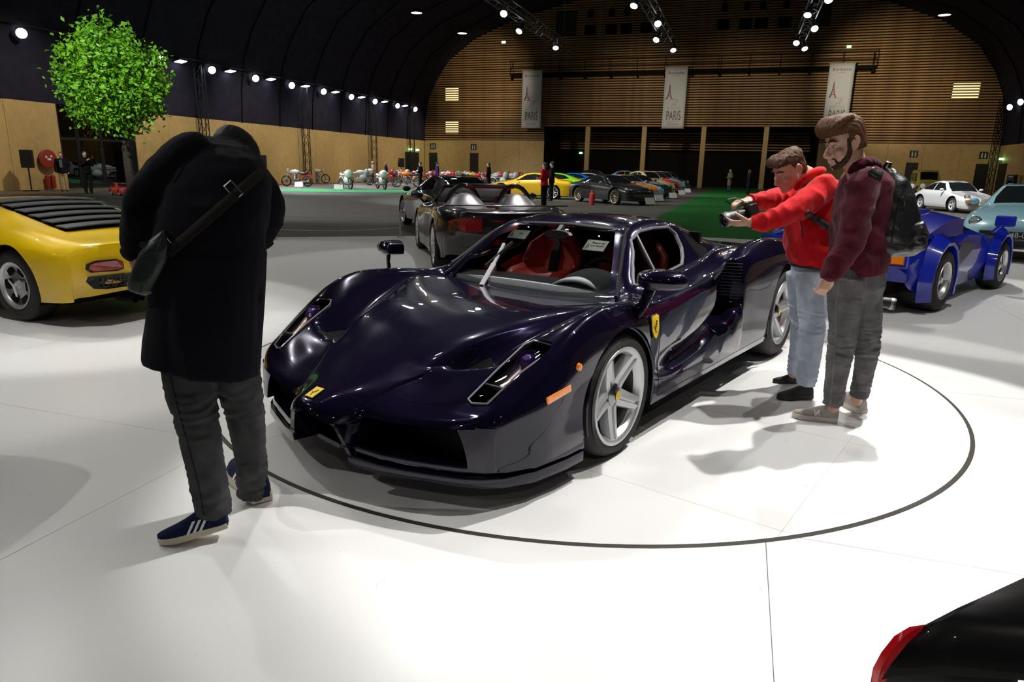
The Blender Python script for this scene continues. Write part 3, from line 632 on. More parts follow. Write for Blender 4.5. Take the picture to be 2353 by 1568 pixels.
# --------------------------------------------------------------- wheels
def wheel(parent, loc, R_, wd, rim, side, style='star5', alloy=None, hub=None, spin=0., tyre=None, name='wheel', low=False):
    """axis along y; outer face towards side (+1/-1)"""
    e = bpy.data.objects.new(name, None); COL.objects.link(e); e.parent = parent; e.location = loc
    alloy = alloy or ALU; h = wd/2; S = side; n = 24 if low else 48
    t = MB(); prof = [(rim, -h*.86), (rim+.02, -h*.98), ((R_+rim)/2+.01, -h*1.03), (R_-.035, -h*.97), (R_-.008, -h*.8), (R_, -h*.55), (R_, h*.55), (R_-.008, h*.8), (R_-.035, h*.97), ((R_+rim)/2+.01, h*1.03), (rim+.02, h*.98), (rim, h*.86)]
    t.lathe(prof, n, axis='y'); ty = t.obj('tyre', tyre or RUB, e, True, 50)
    b = MB(); o = S*h
    b.lathe([(rim+.012, o*.95), (rim+.010, o*1.0), (rim-.008, o*.98), (rim-.02, o*.88), (rim-.030, o*.62)], n, axis='y'); b.obj('rim', alloy, e, True, 50)
    b = MB(); b.lathe([(rim-.030, o*.62), (rim-.045, -o*.7), (rim+.01, -o*.9)], n//2, axis='y'); b.obj('rim_barrel', mat('rim_barrel_grey', (.16, .16, .165), .4, .7), e)
    d = MB(); d.lathe([(.001, -o*.1), (rim*.75, -o*.1), (rim*.75, o*.0), (.001, o*.0)], n//2, axis='y'); d.obj('brake_disc', mat('brake_iron', (.10, .10, .10), .4, .8), e)
    bk = MB(); bk.lathe([(.001, -o*.5), (rim*.98, -o*.5)], n//2, axis='y'); bk.obj('wheel_back', DRK, e)
    def spokes(cnt, w0, w1, y0, y1, dep, r0, groove=False, fork=0., mm=None, nm='spoke'):
        for k in range(cnt):
            a = spin+2*PI*k/cnt; c, s_ = math.cos(a), math.sin(a); m = MB()
            def P(r, w, y): return (c*r-s_*w, y, s_*r+c*w)
            def bar(f0, f1, ww0, ww1):
                r1 = rim-.012; cs = []
                for q in range(5):
                    u = q/4; r = r0+(r1-r0)*u; ww = ww0+(ww1-ww0)*u; off = f0+(f1-f0)*u; yy = y0+(y1-y0)*u**1.3
                    yo = o*yy; cs.append([P(r, off-ww, yo-S*dep), P(r, off-ww*.8, yo), P(r, off-(ww*.25), yo+S*.004), P(r, off-(ww*.12), yo-S*(.008 if groove else -.004)), P(r, off+(ww*.12), yo-S*(.008 if groove else -.004)), P(r, off+(ww*.25), yo+S*.004), P(r, off+ww*.8, yo), P(r, off+ww, yo-S*dep)])
                m.rings(cs, True, True)
            if fork: bar(-fork*.15, -fork, w0, w1); bar(fork*.15, fork, w0, w1)
            else: bar(0, 0, w0, w1)
            m.obj(nm, mm or alloy, e, True, 30)
    if style == 'star5': spokes(5, .060, .044, .62, .92, .05, .05, True)
    elif style == 'fork5': spokes(5, .018, .014, .6, .9, .03, .05, False, .055)
    elif style == 'mesh10': spokes(10, .018, .012, .55, .9, .03, .05, False, .0)
    elif style == 'fuchs': spokes(5, .055, .045, .5, .75, .05, .04)
    elif style == 'miura':
        m = MB(); m.lathe([(.04, o*.75), (rim*.55, o*.62), (rim*.8, o*.66), (rim*.97, o*.9)], n, axis='y'); m.obj('wheel_disc', mat('magnesium', (.42, .42, .43), .35, .9), e)
        for k in range(6):
            a = spin+2*PI*k/6; m = MB(); c = V((math.cos(a)*rim*.72, o*.69, math.sin(a)*rim*.72)); m.M = Matrix.Translation(c) @ Matrix.Rotation(-a, 4, 'Y'); m.box((0, 0, 0), (.06, .014, .085)); m.obj('wheel_slot', DRK, e, False)
            m = MB(); m.bar((0, o*.9, 0), (math.cos(a+.5)*.1, o*.78, math.sin(a+.5)*.1), .03, .03); m.obj('knock_off_ear', CHR, e, False) if k % 2 == 0 else None
    elif style == 'phone':
        m = MB(); m.lathe([(.001, o*.3), (rim*.7, o*.3), (rim*.86, o*.55), (rim*.99, o*.9)], n, axis='y'); m.obj('wheel_disc', mat('silver_dish', (.5, .5, .52), .35, .9), e)
        for k in range(5):
            a = spin+2*PI*k/5; m = MB(); m.lathe([(.001, o*.3+S*.012), (.044, o*.3+S*.01)], 16, (math.cos(a)*rim*.52, 0, math.sin(a)*rim*.52), 'y'); m.obj('wheel_hole', DRK, e)
    elif style == 'steel':
        m = MB(); m.lathe([(.001, o*.85), (rim*.4, o*.8), (rim*.6, o*.6), (rim*.97, o*.85)], n//2, axis='y'); m.obj('hub_cap', CHR, e)
    m = MB(); m.lathe([(.001, o*.84), (.030, o*.84), (.036, o*.78), (.060, o*.68), (.066, o*.45)], 20, axis='y'); m.obj('hub', hub[1] if hub else alloy, e)
    if hub: m = MB(); m.lathe([(.001, o*.84+S*.004), (.027, o*.84+S*.003)], 20, axis='y'); m.obj('hub_badge', hub[0], e)
    return e
def copy_wheel(w, parent, loc, flip=False):
    c = copy_tree(w, parent); c.location = loc
    if flip: c.rotation_euler = (0, 0, PI)
    return c
def loop_tube(pts, r, parent, m, name, n=6, closed=True):
    mb = MB(); p = [V(q) for q in pts]
    if closed: p = p+[p[0]]
    mb.tube(p, r, n); return mb.obj(name, m, parent)
# ================================================================ the black hypercar on the turntable
def black_flake():
    m = mat('midnight_flake_paint', (.010, .008, .022), .2, .3, 1.0, .03, coatr=.012); nt = m.node_tree; b = nt.nodes['Principled BSDF']
    tc = nt.nodes.new('ShaderNodeTexCoord'); v = nt.nodes.new('ShaderNodeTexVoronoi'); v.inputs['Scale'].default_value = 900
    nt.links.new(tc.outputs['Object'], v.inputs['Vector'])
    mr = nt.nodes.new('ShaderNodeMix'); mr.data_type = 'RGBA'; mr.inputs[6].default_value = (.0005, .0004, .001, 1); mr.inputs[7].default_value = (.012, .008, .034, 1)
    se = nt.nodes.new('ShaderNodeSeparateColor'); nt.links.new(v.outputs['Color'], se.inputs[0]); nt.links.new(se.outputs[0], mr.inputs[0]); nt.links.new(mr.outputs[2], b.inputs['Base Color'])
    return m
EP = black_flake(); CGL = glass('clear_screen_glass', (.86, .9, .88)); DGL = glass('tinted_glass', (.42, .45, .45))
CX, CY = -.199, 3.9253
ez = thing('supercar', 'black hypercar with pointed nose and red seats parked on the turntable', 'car', (CX, CY, .003), CARTH)
L0 = [(1.25, 0, .372), (1.235, 0, .405), (1.17, 0, .432), (1.03, 0, .475), (.8, 0, .56), (.5, 0, .652), (.2, 0, .695), (0, 0, .705), (-.39, 0, .700), (-.6, 0, .86), (-.8, 0, 1.005), (-.93, 0, 1.085), (-1.08, 0, 1.128), (-1.3, 0, 1.148), (-1.6, 0, 1.138), (-1.8, 0, 1.108), (-2.1, 0, 1.035), (-2.5, 0, .93), (-2.9, 0, .865), (-3.3, 0, .83), (-3.54, 0, .80), (-3.57, 0, .74)]
L1 = [(1.243, .08, .360), (1.228, .082, .392), (1.17, .088, .424), (1.03, .12, .466), (.8, .17, .555), (.5, .22, .650), (.2, .26, .698), (0, .29, .708), (-.40, .34, .708), (-.6, .33, .862), (-.8, .29, 1.000), (-.93, .27, 1.075), (-1.08, .27, 1.120), (-1.3, .28, 1.140), (-1.6, .28, 1.128), (-1.8, .27, 1.095), (-2.1, .26, 1.02), (-2.5, .28, .918), (-2.9, .3, .855), (-3.3, .32, .825), (-3.54, .34, .795), (-3.57, .34, .735)]
L2 = [(1.205, .145, .328), (1.19, .155, .350), (1.13, .19, .385), (1.03, .232, .430), (.85, .31, .505), (.72, .375, .552), (.51, .433, .640), (.17, .549, .697), (-.15, .665, .735), (-.42, .692, .742), (-.6, .617, .870), (-.8, .525, 1.02), (-.93, .475, 1.085), (-1.08, .47, 1.108), (-1.3, .475, 1.118), (-1.5, .48, 1.104), (-1.8, .47, 1.05), (-2.1, .47, .965), (-2.5, .50, .89), (-2.9, .52, .835), (-3.3, .55, .805), (-3.54, .56, .78), (-3.57, .56, .72)]
L2b = [(1.108, .230, .355), (1.09, .236, .385), (1.04, .248, .418), (.85, .335, .492), (.725, .40, .545), (.66, .41, .50), (.51, .46, .600), (.3, .54, .655), (.1, .61, .695), (-.15, .70, .735), (-.42, .73, .755), (-.6, .69, .826), (-.8, .635, .915), (-.94, .60, .955), (-1.27, .60, .985), (-1.5, .59, .985), (-1.8, .565, .96), (-2.1, .555, .925), (-2.5, .58, .886), (-2.9, .6, .833), (-3.3, .615, .803), (-3.54, .61, .775), (-3.57, .61, .715)]
L3 = [(1.06, .42, .358), (1.045, .42, .382), (1.0, .43, .408), (.85, .46, .475), (.725, .47, .540), (.66, .48, .475), (.5, .52, .545), (.3, .59, .625), (.1, .66, .685), (-.15, .74, .735), (-.42, .765, .765), (-.6, .755, .785), (-.94, .735, .815), (-1.27, .715, .845), (-1.5, .70, .86), (-1.8, .66, .87), (-2.1, .64, .885), (-2.5, .66, .88), (-2.9, .68, .83), (-3.3, .68, .80), (-3.54, .66, .77), (-3.57, .66, .71)]
L4 = [(.97, .70, .372), (.955, .70, .395), (.92, .69, .425), (.85, .69, .485), (.7, .70, .565), (.515, .715, .655), (.3, .765, .735), (0, .80, .775), (-.25, .815, .772), (-.5, .825, .76), (-.94, .83, .79), (-1.27, .82, .815), (-1.5, .79, .84), (-1.7, .78, .86), (-2.0, .77, .92), (-2.4, .775, .945), (-2.7, .775, .935), (-3.0, .77, .875), (-3.3, .75, .80), (-3.54, .72, .75), (-3.57, .72, .69)]
L5 = [(.895, .815, .37), (.885, .828, .395), (.86, .838, .43), (.74, .868, .505), (.61, .882, .592), (.49, .888, .672), (.38, .89, .735), (.24, .892, .782), (.1, .893, .800), (-.16, .895, .786), (-.5, .90, .745), (-.94, .905, .765), (-1.27, .895, .785), (-1.5, .87, .82), (-1.66, .845, .858), (-2.0, .845, .940), (-2.4, .85, .965), (-2.7, .85, .952), (-3.0, .845, .885), (-3.25, .83, .80), (-3.5, .79, .715), (-3.57, .78, .66)]
L6 = [(.89, .825, .345), (.88, .836, .365), (.86, .85, .39), (.6, .925, .50), (.3, .95, .64), (0, .957, .70), (-.25, .957, .68), (-.36, .955, .665), (-.5, .95, .68), (-.73, .945, .70), (-.95, .94, .72), (-1.2, .932, .745), (-1.29, .928, .75), (-1.34, .87, .77), (-1.5, .80, .80), (-1.64, .80, .83), (-1.70, .90, .875), (-2.0, .945, .885), (-2.4, .965, .88), (-2.7, .965, .87), (-3.0, .955, .80), (-3.25, .93, .73), (-3.5, .87, .65), (-3.57, .86, .6)]
L7 = [(.885, .832, .31), (.87, .845, .32), (.6, .938, .41), (.3, .957, .55), (0, .967, .6), (-.36, .962, .5), (-.5, .956, .50), (-.73, .952, .50), (-.95, .947, .52), (-1.2, .94, .58), (-1.29, .933, .62), (-1.34, .80, .66), (-1.5, .75, .68), (-1.64, .75, .71), (-1.70, .972, .74), (-2.0, .99, .72), (-2.4, 1.0, .74), (-2.7, 1.0, .74), (-3.0, .99, .67), (-3.25, .96, .6), (-3.5, .9, .54), (-3.57, .89, .5)]
L8 = [(.885, .835, .27), (.87, .848, .275), (.6, .944, .34), (.3, .958, .42), (0, .965, .45), (-.36, .962, .375), (-.5, .945, .37), (-.73, .905, .363), (-.95, .90, .385), (-1.2, .90, .455), (-1.29, .89, .49), (-1.34, .79, .50), (-1.5, .75, .505), (-1.64, .76, .57), (-1.70, .983, .61), (-2.0, 1.0, .55), (-2.4, 1.012, .55), (-2.7, 1.012, .5), (-3.0, 1.0, .5), (-3.25, .965, .46), (-3.5, .91, .44), (-3.57, .9, .4)]
L9 = [(.885, .838, .235), (.87, .85, .24), (.6, .946, .28), (.3, .958, .32), (0, .965, .34), (-.36, .968, .325), (-.5, .972, .325), (-.73, .975, .347), (-.95, .975, .366), (-1.22, .975, .393), (-1.34, .976, .41), (-1.475, .978, .434), (-1.6, .980, .525), (-1.70, .985, .54), (-2.0, 1.0, .42), (-2.4, 1.01, .4), (-3.0, 1.0, .4), (-3.25, .965, .38), (-3.5, .91, .36), (-3.57, .9, .34)]
L10 = [(.885, .84, .205), (.87, .852, .21), (.6, .947, .225), (.3, .958, .24), (0, .963, .24), (-.36, .968, .235), (-1.0, .978, .24), (-1.7, .985, .25), (-2.4, 1.0, .26), (-3.0, .985, .3), (-3.5, .9, .3), (-3.57, .89, .3)]
L11 = [(.885, .838, .185), (.87, .85, .185), (.6, .945, .185), (0, .955, .185), (-1.0, .965, .19), (-1.7, .97, .19), (-2.4, .985, .2), (-3.0, .96, .22), (-3.5, .87, .22), (-3.57, .86, .22)]
xs = np.concatenate([np.linspace(1.25, 1.0, 20)[:-1], np.linspace(1.0, .35, 40)[:-1], np.linspace(.35, -.35, 36)[:-1], np.linspace(-.35, -1.26, 44)[:-1], np.linspace(-1.26, -1.74, 34)[:-1], np.linspace(-1.74, -3.57, 70)])
es = Shell([L0, L1, L2, L2b, L3, L4, L5, L6, L7, L8, L9, L10, L11], xs, 6, lead=.2)
side = lambda k, x, y, z: abs(y) > .6 and k > 6
es.cut('arch', circle_poly(0, .335, .352), 'y', side); es.cut('arch', circle_poly(-2.65, .365, .402), 'y', side)
for poly in ([(.36, -.1), (.36, .335), (-.36, .335), (-.36, -.1)],): es.cut('arch', [(.352, .0), (.352, .335), (-.352, .335), (-.352, 0)], 'y', side)
es.cut('arch', [(-2.248, .0), (-2.248, .365), (-3.052, .365), (-3.052, 0)], 'y', side)
es.drop('arch')
WIN = [(-.56, .805), (-.66, .885), (-.84, 1.035), (-.98, 1.078), (-1.16, 1.090), (-1.38, 1.088), (-1.44, 1.04), (-1.40, .954), (-1.33, .90), (-1.25, .862), (-.94, .835)]
es.cut('side_window', WIN, 'y', lambda k, x, y, z: 1.9 < k < 4.2 and -1.7 < x < -.4)
es.cut('quarter_window', [(-1.58, 1.045), (-1.72, 1.0), (-1.9, .91), (-1.86, .885), (-1.66, .865), (-1.60, .93)], 'y', lambda k, x, y, z: 1.9 < k < 4.2 and -2.1 < x < -1.45)
es.cut('windshield', [(-.425, .60), (-.425, -.60), (-.50, -.585), (-.89, -.385), (-.925, -.30), (-.955, 0), (-.925, .30), (-.89, .385), (-.50, .585)], 'z', lambda k, x, y, z: k < 2.05 and -1.1 < x < -.3)
es.cut('engine_window', [(-1.95, .22), (-1.95, -.22), (-2.5, -.3), (-2.95, -.3), (-2.95, .3), (-2.5, .3)], 'z', lambda k, x, y, z: k < 1.6 and -3.2 < x < -1.8)
es.cut('headlamp_lens', [(.875, .672), (.515, .705), (.478, .735), (.486, .842), (.52, .853), (.856, .765), (.885, .70)], 'z', lambda k, x, y, z: 4.6 < k < 6.2 and y > 0)
es.cut('headlamp_lens', [(.875, -.672), (.515, -.705), (.478, -.735), (.486, -.842), (.52, -.853), (.856, -.765), (.885, -.70)], 'z', lambda k, x, y, z: 4.6 < k < 6.2 and y < 0)
for sg in (1, -1): es.cut('hood_vent', [(.722, .392*sg), (.712, .57*sg), (.66, .59*sg), (.56, .56*sg), (.50, .50*sg), (.60, .44*sg)], 'z', lambda k, x, y, z, sg=sg: 2.2 < k < 5 and y*sg > 0)
es.tag('side_intake', lambda k, x, y, z: 6.9 < k < 9.6 and -1.695 < x < -1.30)
pt = es.split(ez, dict(body=EP, side_window=DGL, quarter_window=mat('quarter_glass', (.02, .02, .022), .05, coat=1), windshield=CGL, engine_window=mat('engine_glass', (.01, .01, .01), .05, coat=1), headlamp_lens=glass('lamp_cover', (.93, .92, .96)), hood_vent=DRK, side_intake=EP))
pt['windshield']['label'] = 'clear raked windscreen'; pt['body']['label'] = 'deep black metallic bodywork'
# surround trims of the glass
def on_side(x, z, dy=.0):              # project a side-view point on the tilted glass plane
    return (x, .76-(z-.76)*.8125+dy, z)
GR = mat('grey_rubber_trim', (.16, .15, .17), .3); KTR = mat('black_screen_trim', (.015, .015, .017), .25, coat=.5)
for sg in (1, -1):
    def side_pt(x, z):
        i = int(np.argmin(np.abs(es.xs-x))); q = es.P[i][12:25]; return (x, (float(np.interp(z, q[::-1, 2], q[::-1, 1]))+.003)*sg, z)
    dense = []
    for (a_, b_) in zip(WIN, WIN[1:]+WIN[:1]): dense += [(a_[0]+(b_[0]-a_[0])*t_/5, a_[1]+(b_[1]-a_[1])*t_/5) for t_ in range(5)]
    loop_tube([side_pt(*q) for q in dense], .0105, ez, GR, 'window_trim')
    m = MB(); m.bar(side_pt(-.84, .825), side_pt(-.93, 1.06), .012, .02); m.obj('window_divider', GR, ez, False)
    m = MB(); pth = []
    for x in np.linspace(-.43, -.94, 14):
        i = int(np.argmin(np.abs(es.xs-x))); p = es.P[i][12]; pth.append((p[0], p[1]*sg*.955, p[2]+.004))
    m.tube(pth, .012, 6); m.obj('screen_trim', KTR, ez)
top = [(-.945-.0*abs(y), y, float(np.interp(abs(y), [0, .27, .44], [1.099, 1.088, 1.083]))) for y in np.linspace(-.44, .44, 17)]
m = MB(); m.tube(top, .011, 6); m.obj('screen_trim', GR, ez)
# panel gaps
def line_on(pts, r=.0018, nm='panel_gap', sgs=(1, -1), mm=None, lift=.0008):
    for sg in sgs:
        q = []
        for (x, k) in pts:
            i = int(np.argmin(np.abs(es.xs-x))); j = int(round(k*6)); p = es.P[i][j]
            q.append((p[0], p[1]*sg, p[2]))
        mb = MB(); mb.tube(q, r, 5); mb.obj(nm, mm or DRK, ez)
line_on([(1.115, k) for k in np.linspace(3.0, 5.9, 24)]); line_on([(1.10, k) for k in np.linspace(0, 1.9, 14)])
line_on([(-.415, k) for k in np.linspace(6.0, 11, 30)]); line_on([(x, 11.1) for x in np.linspace(-.42, -2.2, 30)])
line_on([(x, 8.6+.4*(x+1.75)) for x in np.linspace(-1.75, -2.24, 12)]); line_on([(-.40, k) for k in np.linspace(2.2, 6, 16)])
# arch lips
for sg in (1, -1):
    for cx, cz, r, yy in ((0, .335, .354, .958), (-2.65, .365, .404, 1.0)):
        m = MB(); m.tube([(cx+r*math.cos(a), sg*(yy+.004-.05*max(0, math.sin(a))**2*(1 if cx == 0 else .7)), cz+r*math.sin(a)) for a in np.linspace(-.35, PI+.35, 40)], .009, 6); m.obj('arch_lip', EP, ez)
        m = MB(); m.rings([[(cx+(r+.002)*math.cos(a), sg*y, cz+(r+.002)*math.sin(a)) for a in np.linspace(-.5, PI+.5, 30)] for y in (yy-.03, yy-.34)], False, False); m.obj('wheel_well', DRK, ez)
        m = MB(); m.prism([(cx+(r)*math.cos(a), sg*(yy-.34), cz+r*math.sin(a)) for a in np.linspace(0, 2*PI, 24)][:-1], (0, .01, 0)); m.obj('wheel_well_inner', DRK, ez, False)
# front: intakes, splitter, beak
m = MB(); m.box((.62, 0, .28), (.5, 1.5, .2)); m.obj('intake_core', DRK, ez, False)
def mirror_pts(p): return [(x, -y, z) for x, y, z in p]
spl = [(1.155, .20, .05), (1.145, .235, .035), (1.10, .35, .015), (1.05, .46, .004), (1.0, .58, 0), (.955, .69, 0), (.90, .775, 0), (.83, .845, 0), (.70, .915, 0), (.5, .95, 0), (.355, .958, 0)]
# lower lip: continuous blade in two heights, both halves joined by the recessed centre
for nm, z0, z1, inset, mm in (('splitter', .095, .145, .0, EP), ('lower_lip', .150, .190, .018, EP)):
    m = MB()
    for sg in (1, -1):
        out = [(x-inset, (y-inset*.5)*sg) for x, y, q in spl]; inn = [(x-.30 if y < .8 else x-.1, (y-(.12 if y > .5 else 0))*sg) for x, y, q in spl]; inn = [(min(a[0], .9), a[1]) for a in inn]; zz = [q for x, y, q in spl]
        m.rings([[(*out[i], z0+zz[i]), (out[i][0]+.006, out[i][1]+.004*sg, (z0+z1)/2+zz[i]), (*out[i], z1+zz[i]), (inn[i][0], inn[i][1], z1+.01+zz[i]*.5), (inn[i][0], inn[i][1], z0+zz[i]*.5)] for i in range(len(out))], True, True)
    m.obj(nm, EP, ez, True, 40)
m = MB(); m.prism([(1.02, -.2, .12), (1.045, 0, .12), (1.02, .2, .12), (.6, .5, .12), (.6, -.5, .12)], (0, 0, .025)); m.obj('centre_tray', EP, ez, False)
# nose struts falling from the beak to the splitter
for sg in (1, -1):
    m = MB(); a = [(1.192, .140*sg, .335), (1.182, .165*sg, .29), (1.17, .19*sg, .235), (1.155, .208*sg, .18), (1.14, .215*sg, .145)]
    m.rings([[(x, y-.014, z), (x, y+.014, z), (x-.30, y+.03*sg+.014, z+.02), (x-.30, y+.03*sg-.014, z+.02)] for x, y, z in a], True, True); m.obj('nose_strut', EP, ez, True, 30)
    # outer pillar of the intake
    m = MB(); pil = []
    for z in np.linspace(.19, .385, 7):
        w_ = .05+.07*((z-.19)/.195)**2; yo = .842-.01*(z-.19)/.2; xo = .893
        pil.append([(xo-.002, (yo)*sg, z), (xo+.035, (yo-.05)*sg, z), (xo+.05+.05*w_, (yo-.06-w_)*sg, z), (xo-.10, (yo-.05-w_)*sg, z), (xo-.10, (yo-.01)*sg, z)])
    m.rings(pil, True, True); m.obj('intake_pillar', EP, ez, True, 40)
    # inside of the leading edge: thickness of the bumper top
    q = [es.P[0][int(k*6)] for k in np.linspace(0, 6, 37)]
    m = MB(); m.grid([[(p[0], p[1]*sg, p[2]) for p in q], [(p[0]-.03, p[1]*sg, p[2]-.018) for p in q], [(p[0]-.35, p[1]*sg*.97, p[2]-.01) for p in q]]); m.obj('bumper_underside', EP, ez)
# underbody, cabin tub
m = MB(); m.box((-1.35, 0, .14), (3.9, 1.55, .08)); m.obj('underbody', DRK, ez, False)
m = MB(); m.box((-1.35, 0, .60), (1.7, 1.3, .02)); m.M = None
m.obj('cabin_floor', DRK, ez, False)
m = MB(); m.box((-1.82, 0, .82), (.04, 1.16, .42)); m.box((-2.4, 0, .55), (1.2, 1.2, .3)); m.obj('bulkhead', DRK, ez, False)
# headlamp bowls
for sg in (1, -1):
    m = MB(); m.rings([[(x, y*sg, z) for x, y, z in r] for r in ([(.87, .69, .425), (.52, .72, .60), (.49, .835, .60), (.85, .755, .42)], [(.80, .71, .36), (.56, .74, .50), (.54, .81, .50), (.80, .74, .36)])], True, True); m.obj('headlamp_bowl', mat('lamp_bowl_dark', (.02, .018, .03), .15, .6), ez, False)
    hp = bpy.data.objects.new('headlamp_projector', None); COL.objects.link(hp); hp.parent = ez; hp.location = (.585, .778*sg, .60); hp.rotation_euler = (0, R(62), 0)
    m = MB(); m.lathe([(.001, .03), (.03, .022), (.043, 0), (.05, -.01), (.052, -.05)], 20); m.obj('projector_lens', mat('projector_glass', (.25, .16, .5), .05, .5, 1.), hp)
    m = MB(); m.lathe([(.053, -.01), (.062, .005), (.066, -.02)], 20); m.obj('projector_ring', mat('iridescent_ring', (.65, .42, .8), .12, 1.), hp)
    m = MB(); m.grid([[(x, (ya+(yb-ya)*u)*sg, z-.018-.02*math.sin(PI*u)) for u in np.linspace(0, 1, 7)] for x, ya, yb, z in ((.775, .690, .775, .520), (.70, .698, .80, .556), (.62, .706, .82, .598), (.55, .712, .832, .632), (.505, .725, .838, .645))]); m.obj('lamp_reflector', mat('iridescent_reflector', (.40, .34, .62), .22, .9, col2=(.75, .60, .42), nscale=11), ez)
    m = MB(); m.box((.775, .735*sg, .505), (.012, .10, .05)); m.obj('lamp_divider', BLK, ez, False)
    m = MB(); m.sphere((.535, .815*sg, .625), .016, 10, 6); m.obj('side_bulb', CHR, ez)
    loop_tube([(x, y*sg, z+.004) for x, y, z in ((.875, .672, .475), (.70, .69, .57), (.515, .705, .655), (.478, .735, .673), (.486, .842, .67), (.52, .853, .65), (.70, .805, .57), (.856, .765, .47), (.885, .70, .465))], .0045, ez, mat('lamp_gasket', (.25, .24, .28), .3), 'lamp_gasket')
# indicator and side marker
AMB = mat('amber_lens', (.85, .22, .01), .15, coat=1, emit=.12, ecol=(1, .3, .02))
for sg in (1, -1):
    m = MB(); m.bar((.64, .927*sg, .463), (.475, .944*sg, .49), .012, .034); bevelmod(m.obj('side_marker', AMB, ez, False), .004)
    m = MB(); m.lathe([(.001, .012*sg), (.016, .009*sg), (.02, -.003*sg)], 14, (.415, .947*sg, .575), 'y'); m.obj('indicator', AMB, ez)
# badges: yellow rectangle on the nose, yellow shields on the wings
YEL = mat('badge_yellow', (.85, .55, .01), .6); BDG = mat('badge_black', (.01, .01, .01), .4)
def horse(m, M):                          # small prancing silhouette, drawn as a few strokes
    m.M = M
    for a, b, w_ in (((-.1, -.25), (.05, .15), .16), ((.05, .1), (.14, .34), .12), ((.14, .34), (.26, .3), .09), ((.02, .1), (.26, .12), .05), ((0, .0), (.22, -.06), .05), ((-.1, -.2), (-.02, -.5), .06), ((-.1, -.25), (.12, -.42), .05), ((-.12, -.2), (-.3, .05), .05)): m.bar((a[0], a[1], 0), (b[0], b[1], 0), w_, .02)
    m.M = None
def badge(loc, xax, yax, w_, h_, shape, par=ez):
    x = V(xax).normalized(); n = x.cross(V(yax)).normalized(); y = n.cross(x); M = Matrix.Translation(V(loc)+n*.002) @ Matrix((x, y, n)).transposed().to_4x4()
    e = bpy.data.objects.new('badge', None); COL.objects.link(e); e.parent = par; e.matrix_local = M
    pl = [(-w_/2, -h_/2), (w_/2, -h_/2), (w_/2, h_/2), (-w_/2, h_/2)] if shape == 'rect' else [(0, -h_*.55), (w_*.3, -h_*.38), (w_*.48, -h_*.1), (w_*.5, h_*.42), (w_*.2, h_*.5), (0, h_*.45), (-w_*.2, h_*.5), (-w_*.5, h_*.42), (-w_*.48, -h_*.1), (-w_*.3, -h_*.38)]
    m = MB(); m.prism([(a*1.12, b*1.08, -.003) for a, b in pl], (0, 0, .004)); m.obj('badge_rim', BDG, e, False)
    m = MB(); m.prism([(a, b, 0) for a, b in pl], (0, 0, .003)); m.obj('badge_field', YEL, e, False)
    m = MB(); horse(m, Matrix.Translation((0, 0, .0035)) @ Matrix.Scale(min(w_, h_)*.95, 4)); m.obj('badge_emblem', BDG, e, False)
badge((1.17, 0, .437), (0, 1, 0), (-.90, 0, .33), .052, .072, 'rect')
for sg in (1, -1): badge((-.325, .9665*sg, .645), (-sg, -.0, 0), (0, -.12*sg, 1), .085, .125, 'shield')
# mirrors on arms
for sg in (1, -1):
    e = bpy.data.objects.new('door_mirror', None); COL.objects.link(e); e.parent = ez; e.location = (-.25, 1.02*sg, .905); e.rotation_euler = (0, 0, R(30)*sg)
    m = MB(); rs = []
    for u in np.linspace(0, 1, 9):
        x = .07-.15*u; sc = math.sin(PI/2*min(1, (u+.05)/.42))**.55; rs.append([(x, .135*sc*math.cos(a)*(1 if math.cos(a)*sg > 0 else .92), .052*sc*math.copysign(abs(math.sin(a))**.75, math.sin(a))) for a in np.linspace(0, 2*PI, 25)[:-1]])
    m.rings(rs, True, True); m.obj('mirror_shell', EP, e, True, 50)
    m = MB(); m.lathe([(.001, 0), (1, 0)], 24, axis='x'); me = m.obj('mirror_glass', mat('mirror_silver', (.8, .8, .8), .02, 1), e); me.location = (-.082, 0, 0); me.scale = (1, .118, .042)
    m = MB(); m.tube([(.01, -.05*sg, -.02), (.02, -.07*sg, -.08), (.02, -.09*sg, -.13), (.03, -.13*sg, -.17)], [.034, .026, .028, .04], 10, True, .5); m.obj('mirror_arm', EP, e)
# wiper
m = MB(); m.bar((-.40, -.31, .71), (-.56, -.335, .835), .03, .012).bar((-.56, -.335, .835), (-.70, -.36, .955), .018, .012); m.obj('wiper_arm', mat('wiper_grey', (.45, .43, .47), .4), ez, False)
m = MB(); m.bar((-.53, -.38, .815), (-.72, -.30, .968), .010, .02); m.obj('wiper_blade', BLK, ez, False)
# interior
REDL = mat('red_leather', (.78, .055, .03), .45, noise_amt=.12, nscale=30); GLE = mat('grey_leather', (.24, .25, .27), .5, bump=.1, bscale=300); BLL = mat('black_suede', (.012, .012, .012), .8)
m = MB(); m.rings([[(x, y, z) for y, z in ((-.60, z0), (-.3, z0+.01), (0, z0+.012), (.3, z0+.01), (.60, z0), (.60, z0-.2), (-.60, z0-.2))] for x, z0 in ((-.45, .705), (-.475, .748), (-.62, .765), (-.72, .75), (-.74, .62))], True, True); m.obj('dashboard', GLE, ez)
m = MB(); rs = []
for u in np.linspace(0, 1, 8):
    x = -.50-.26*u; w_ = .185+.02*u; hgt = .085+.045*math.sin(PI*.5*u); rs.append([(x, .34+w_*math.cos(a), .705+hgt*math.sin(a)) for a in np.linspace(0, PI, 15)])
m.rings(rs, False, False); o = m.obj('instrument_hood', GLE, ez); sd = o.modifiers.new('t', 'SOLIDIFY'); sd.thickness = .015
m = MB(); m.prism([(-.51, .34+.175*math.cos(a), .705+.078*math.sin(a)) for a in np.linspace(0, PI, 15)], (-.01, 0, 0)); m.obj('hood_front', BLL, ez, False)
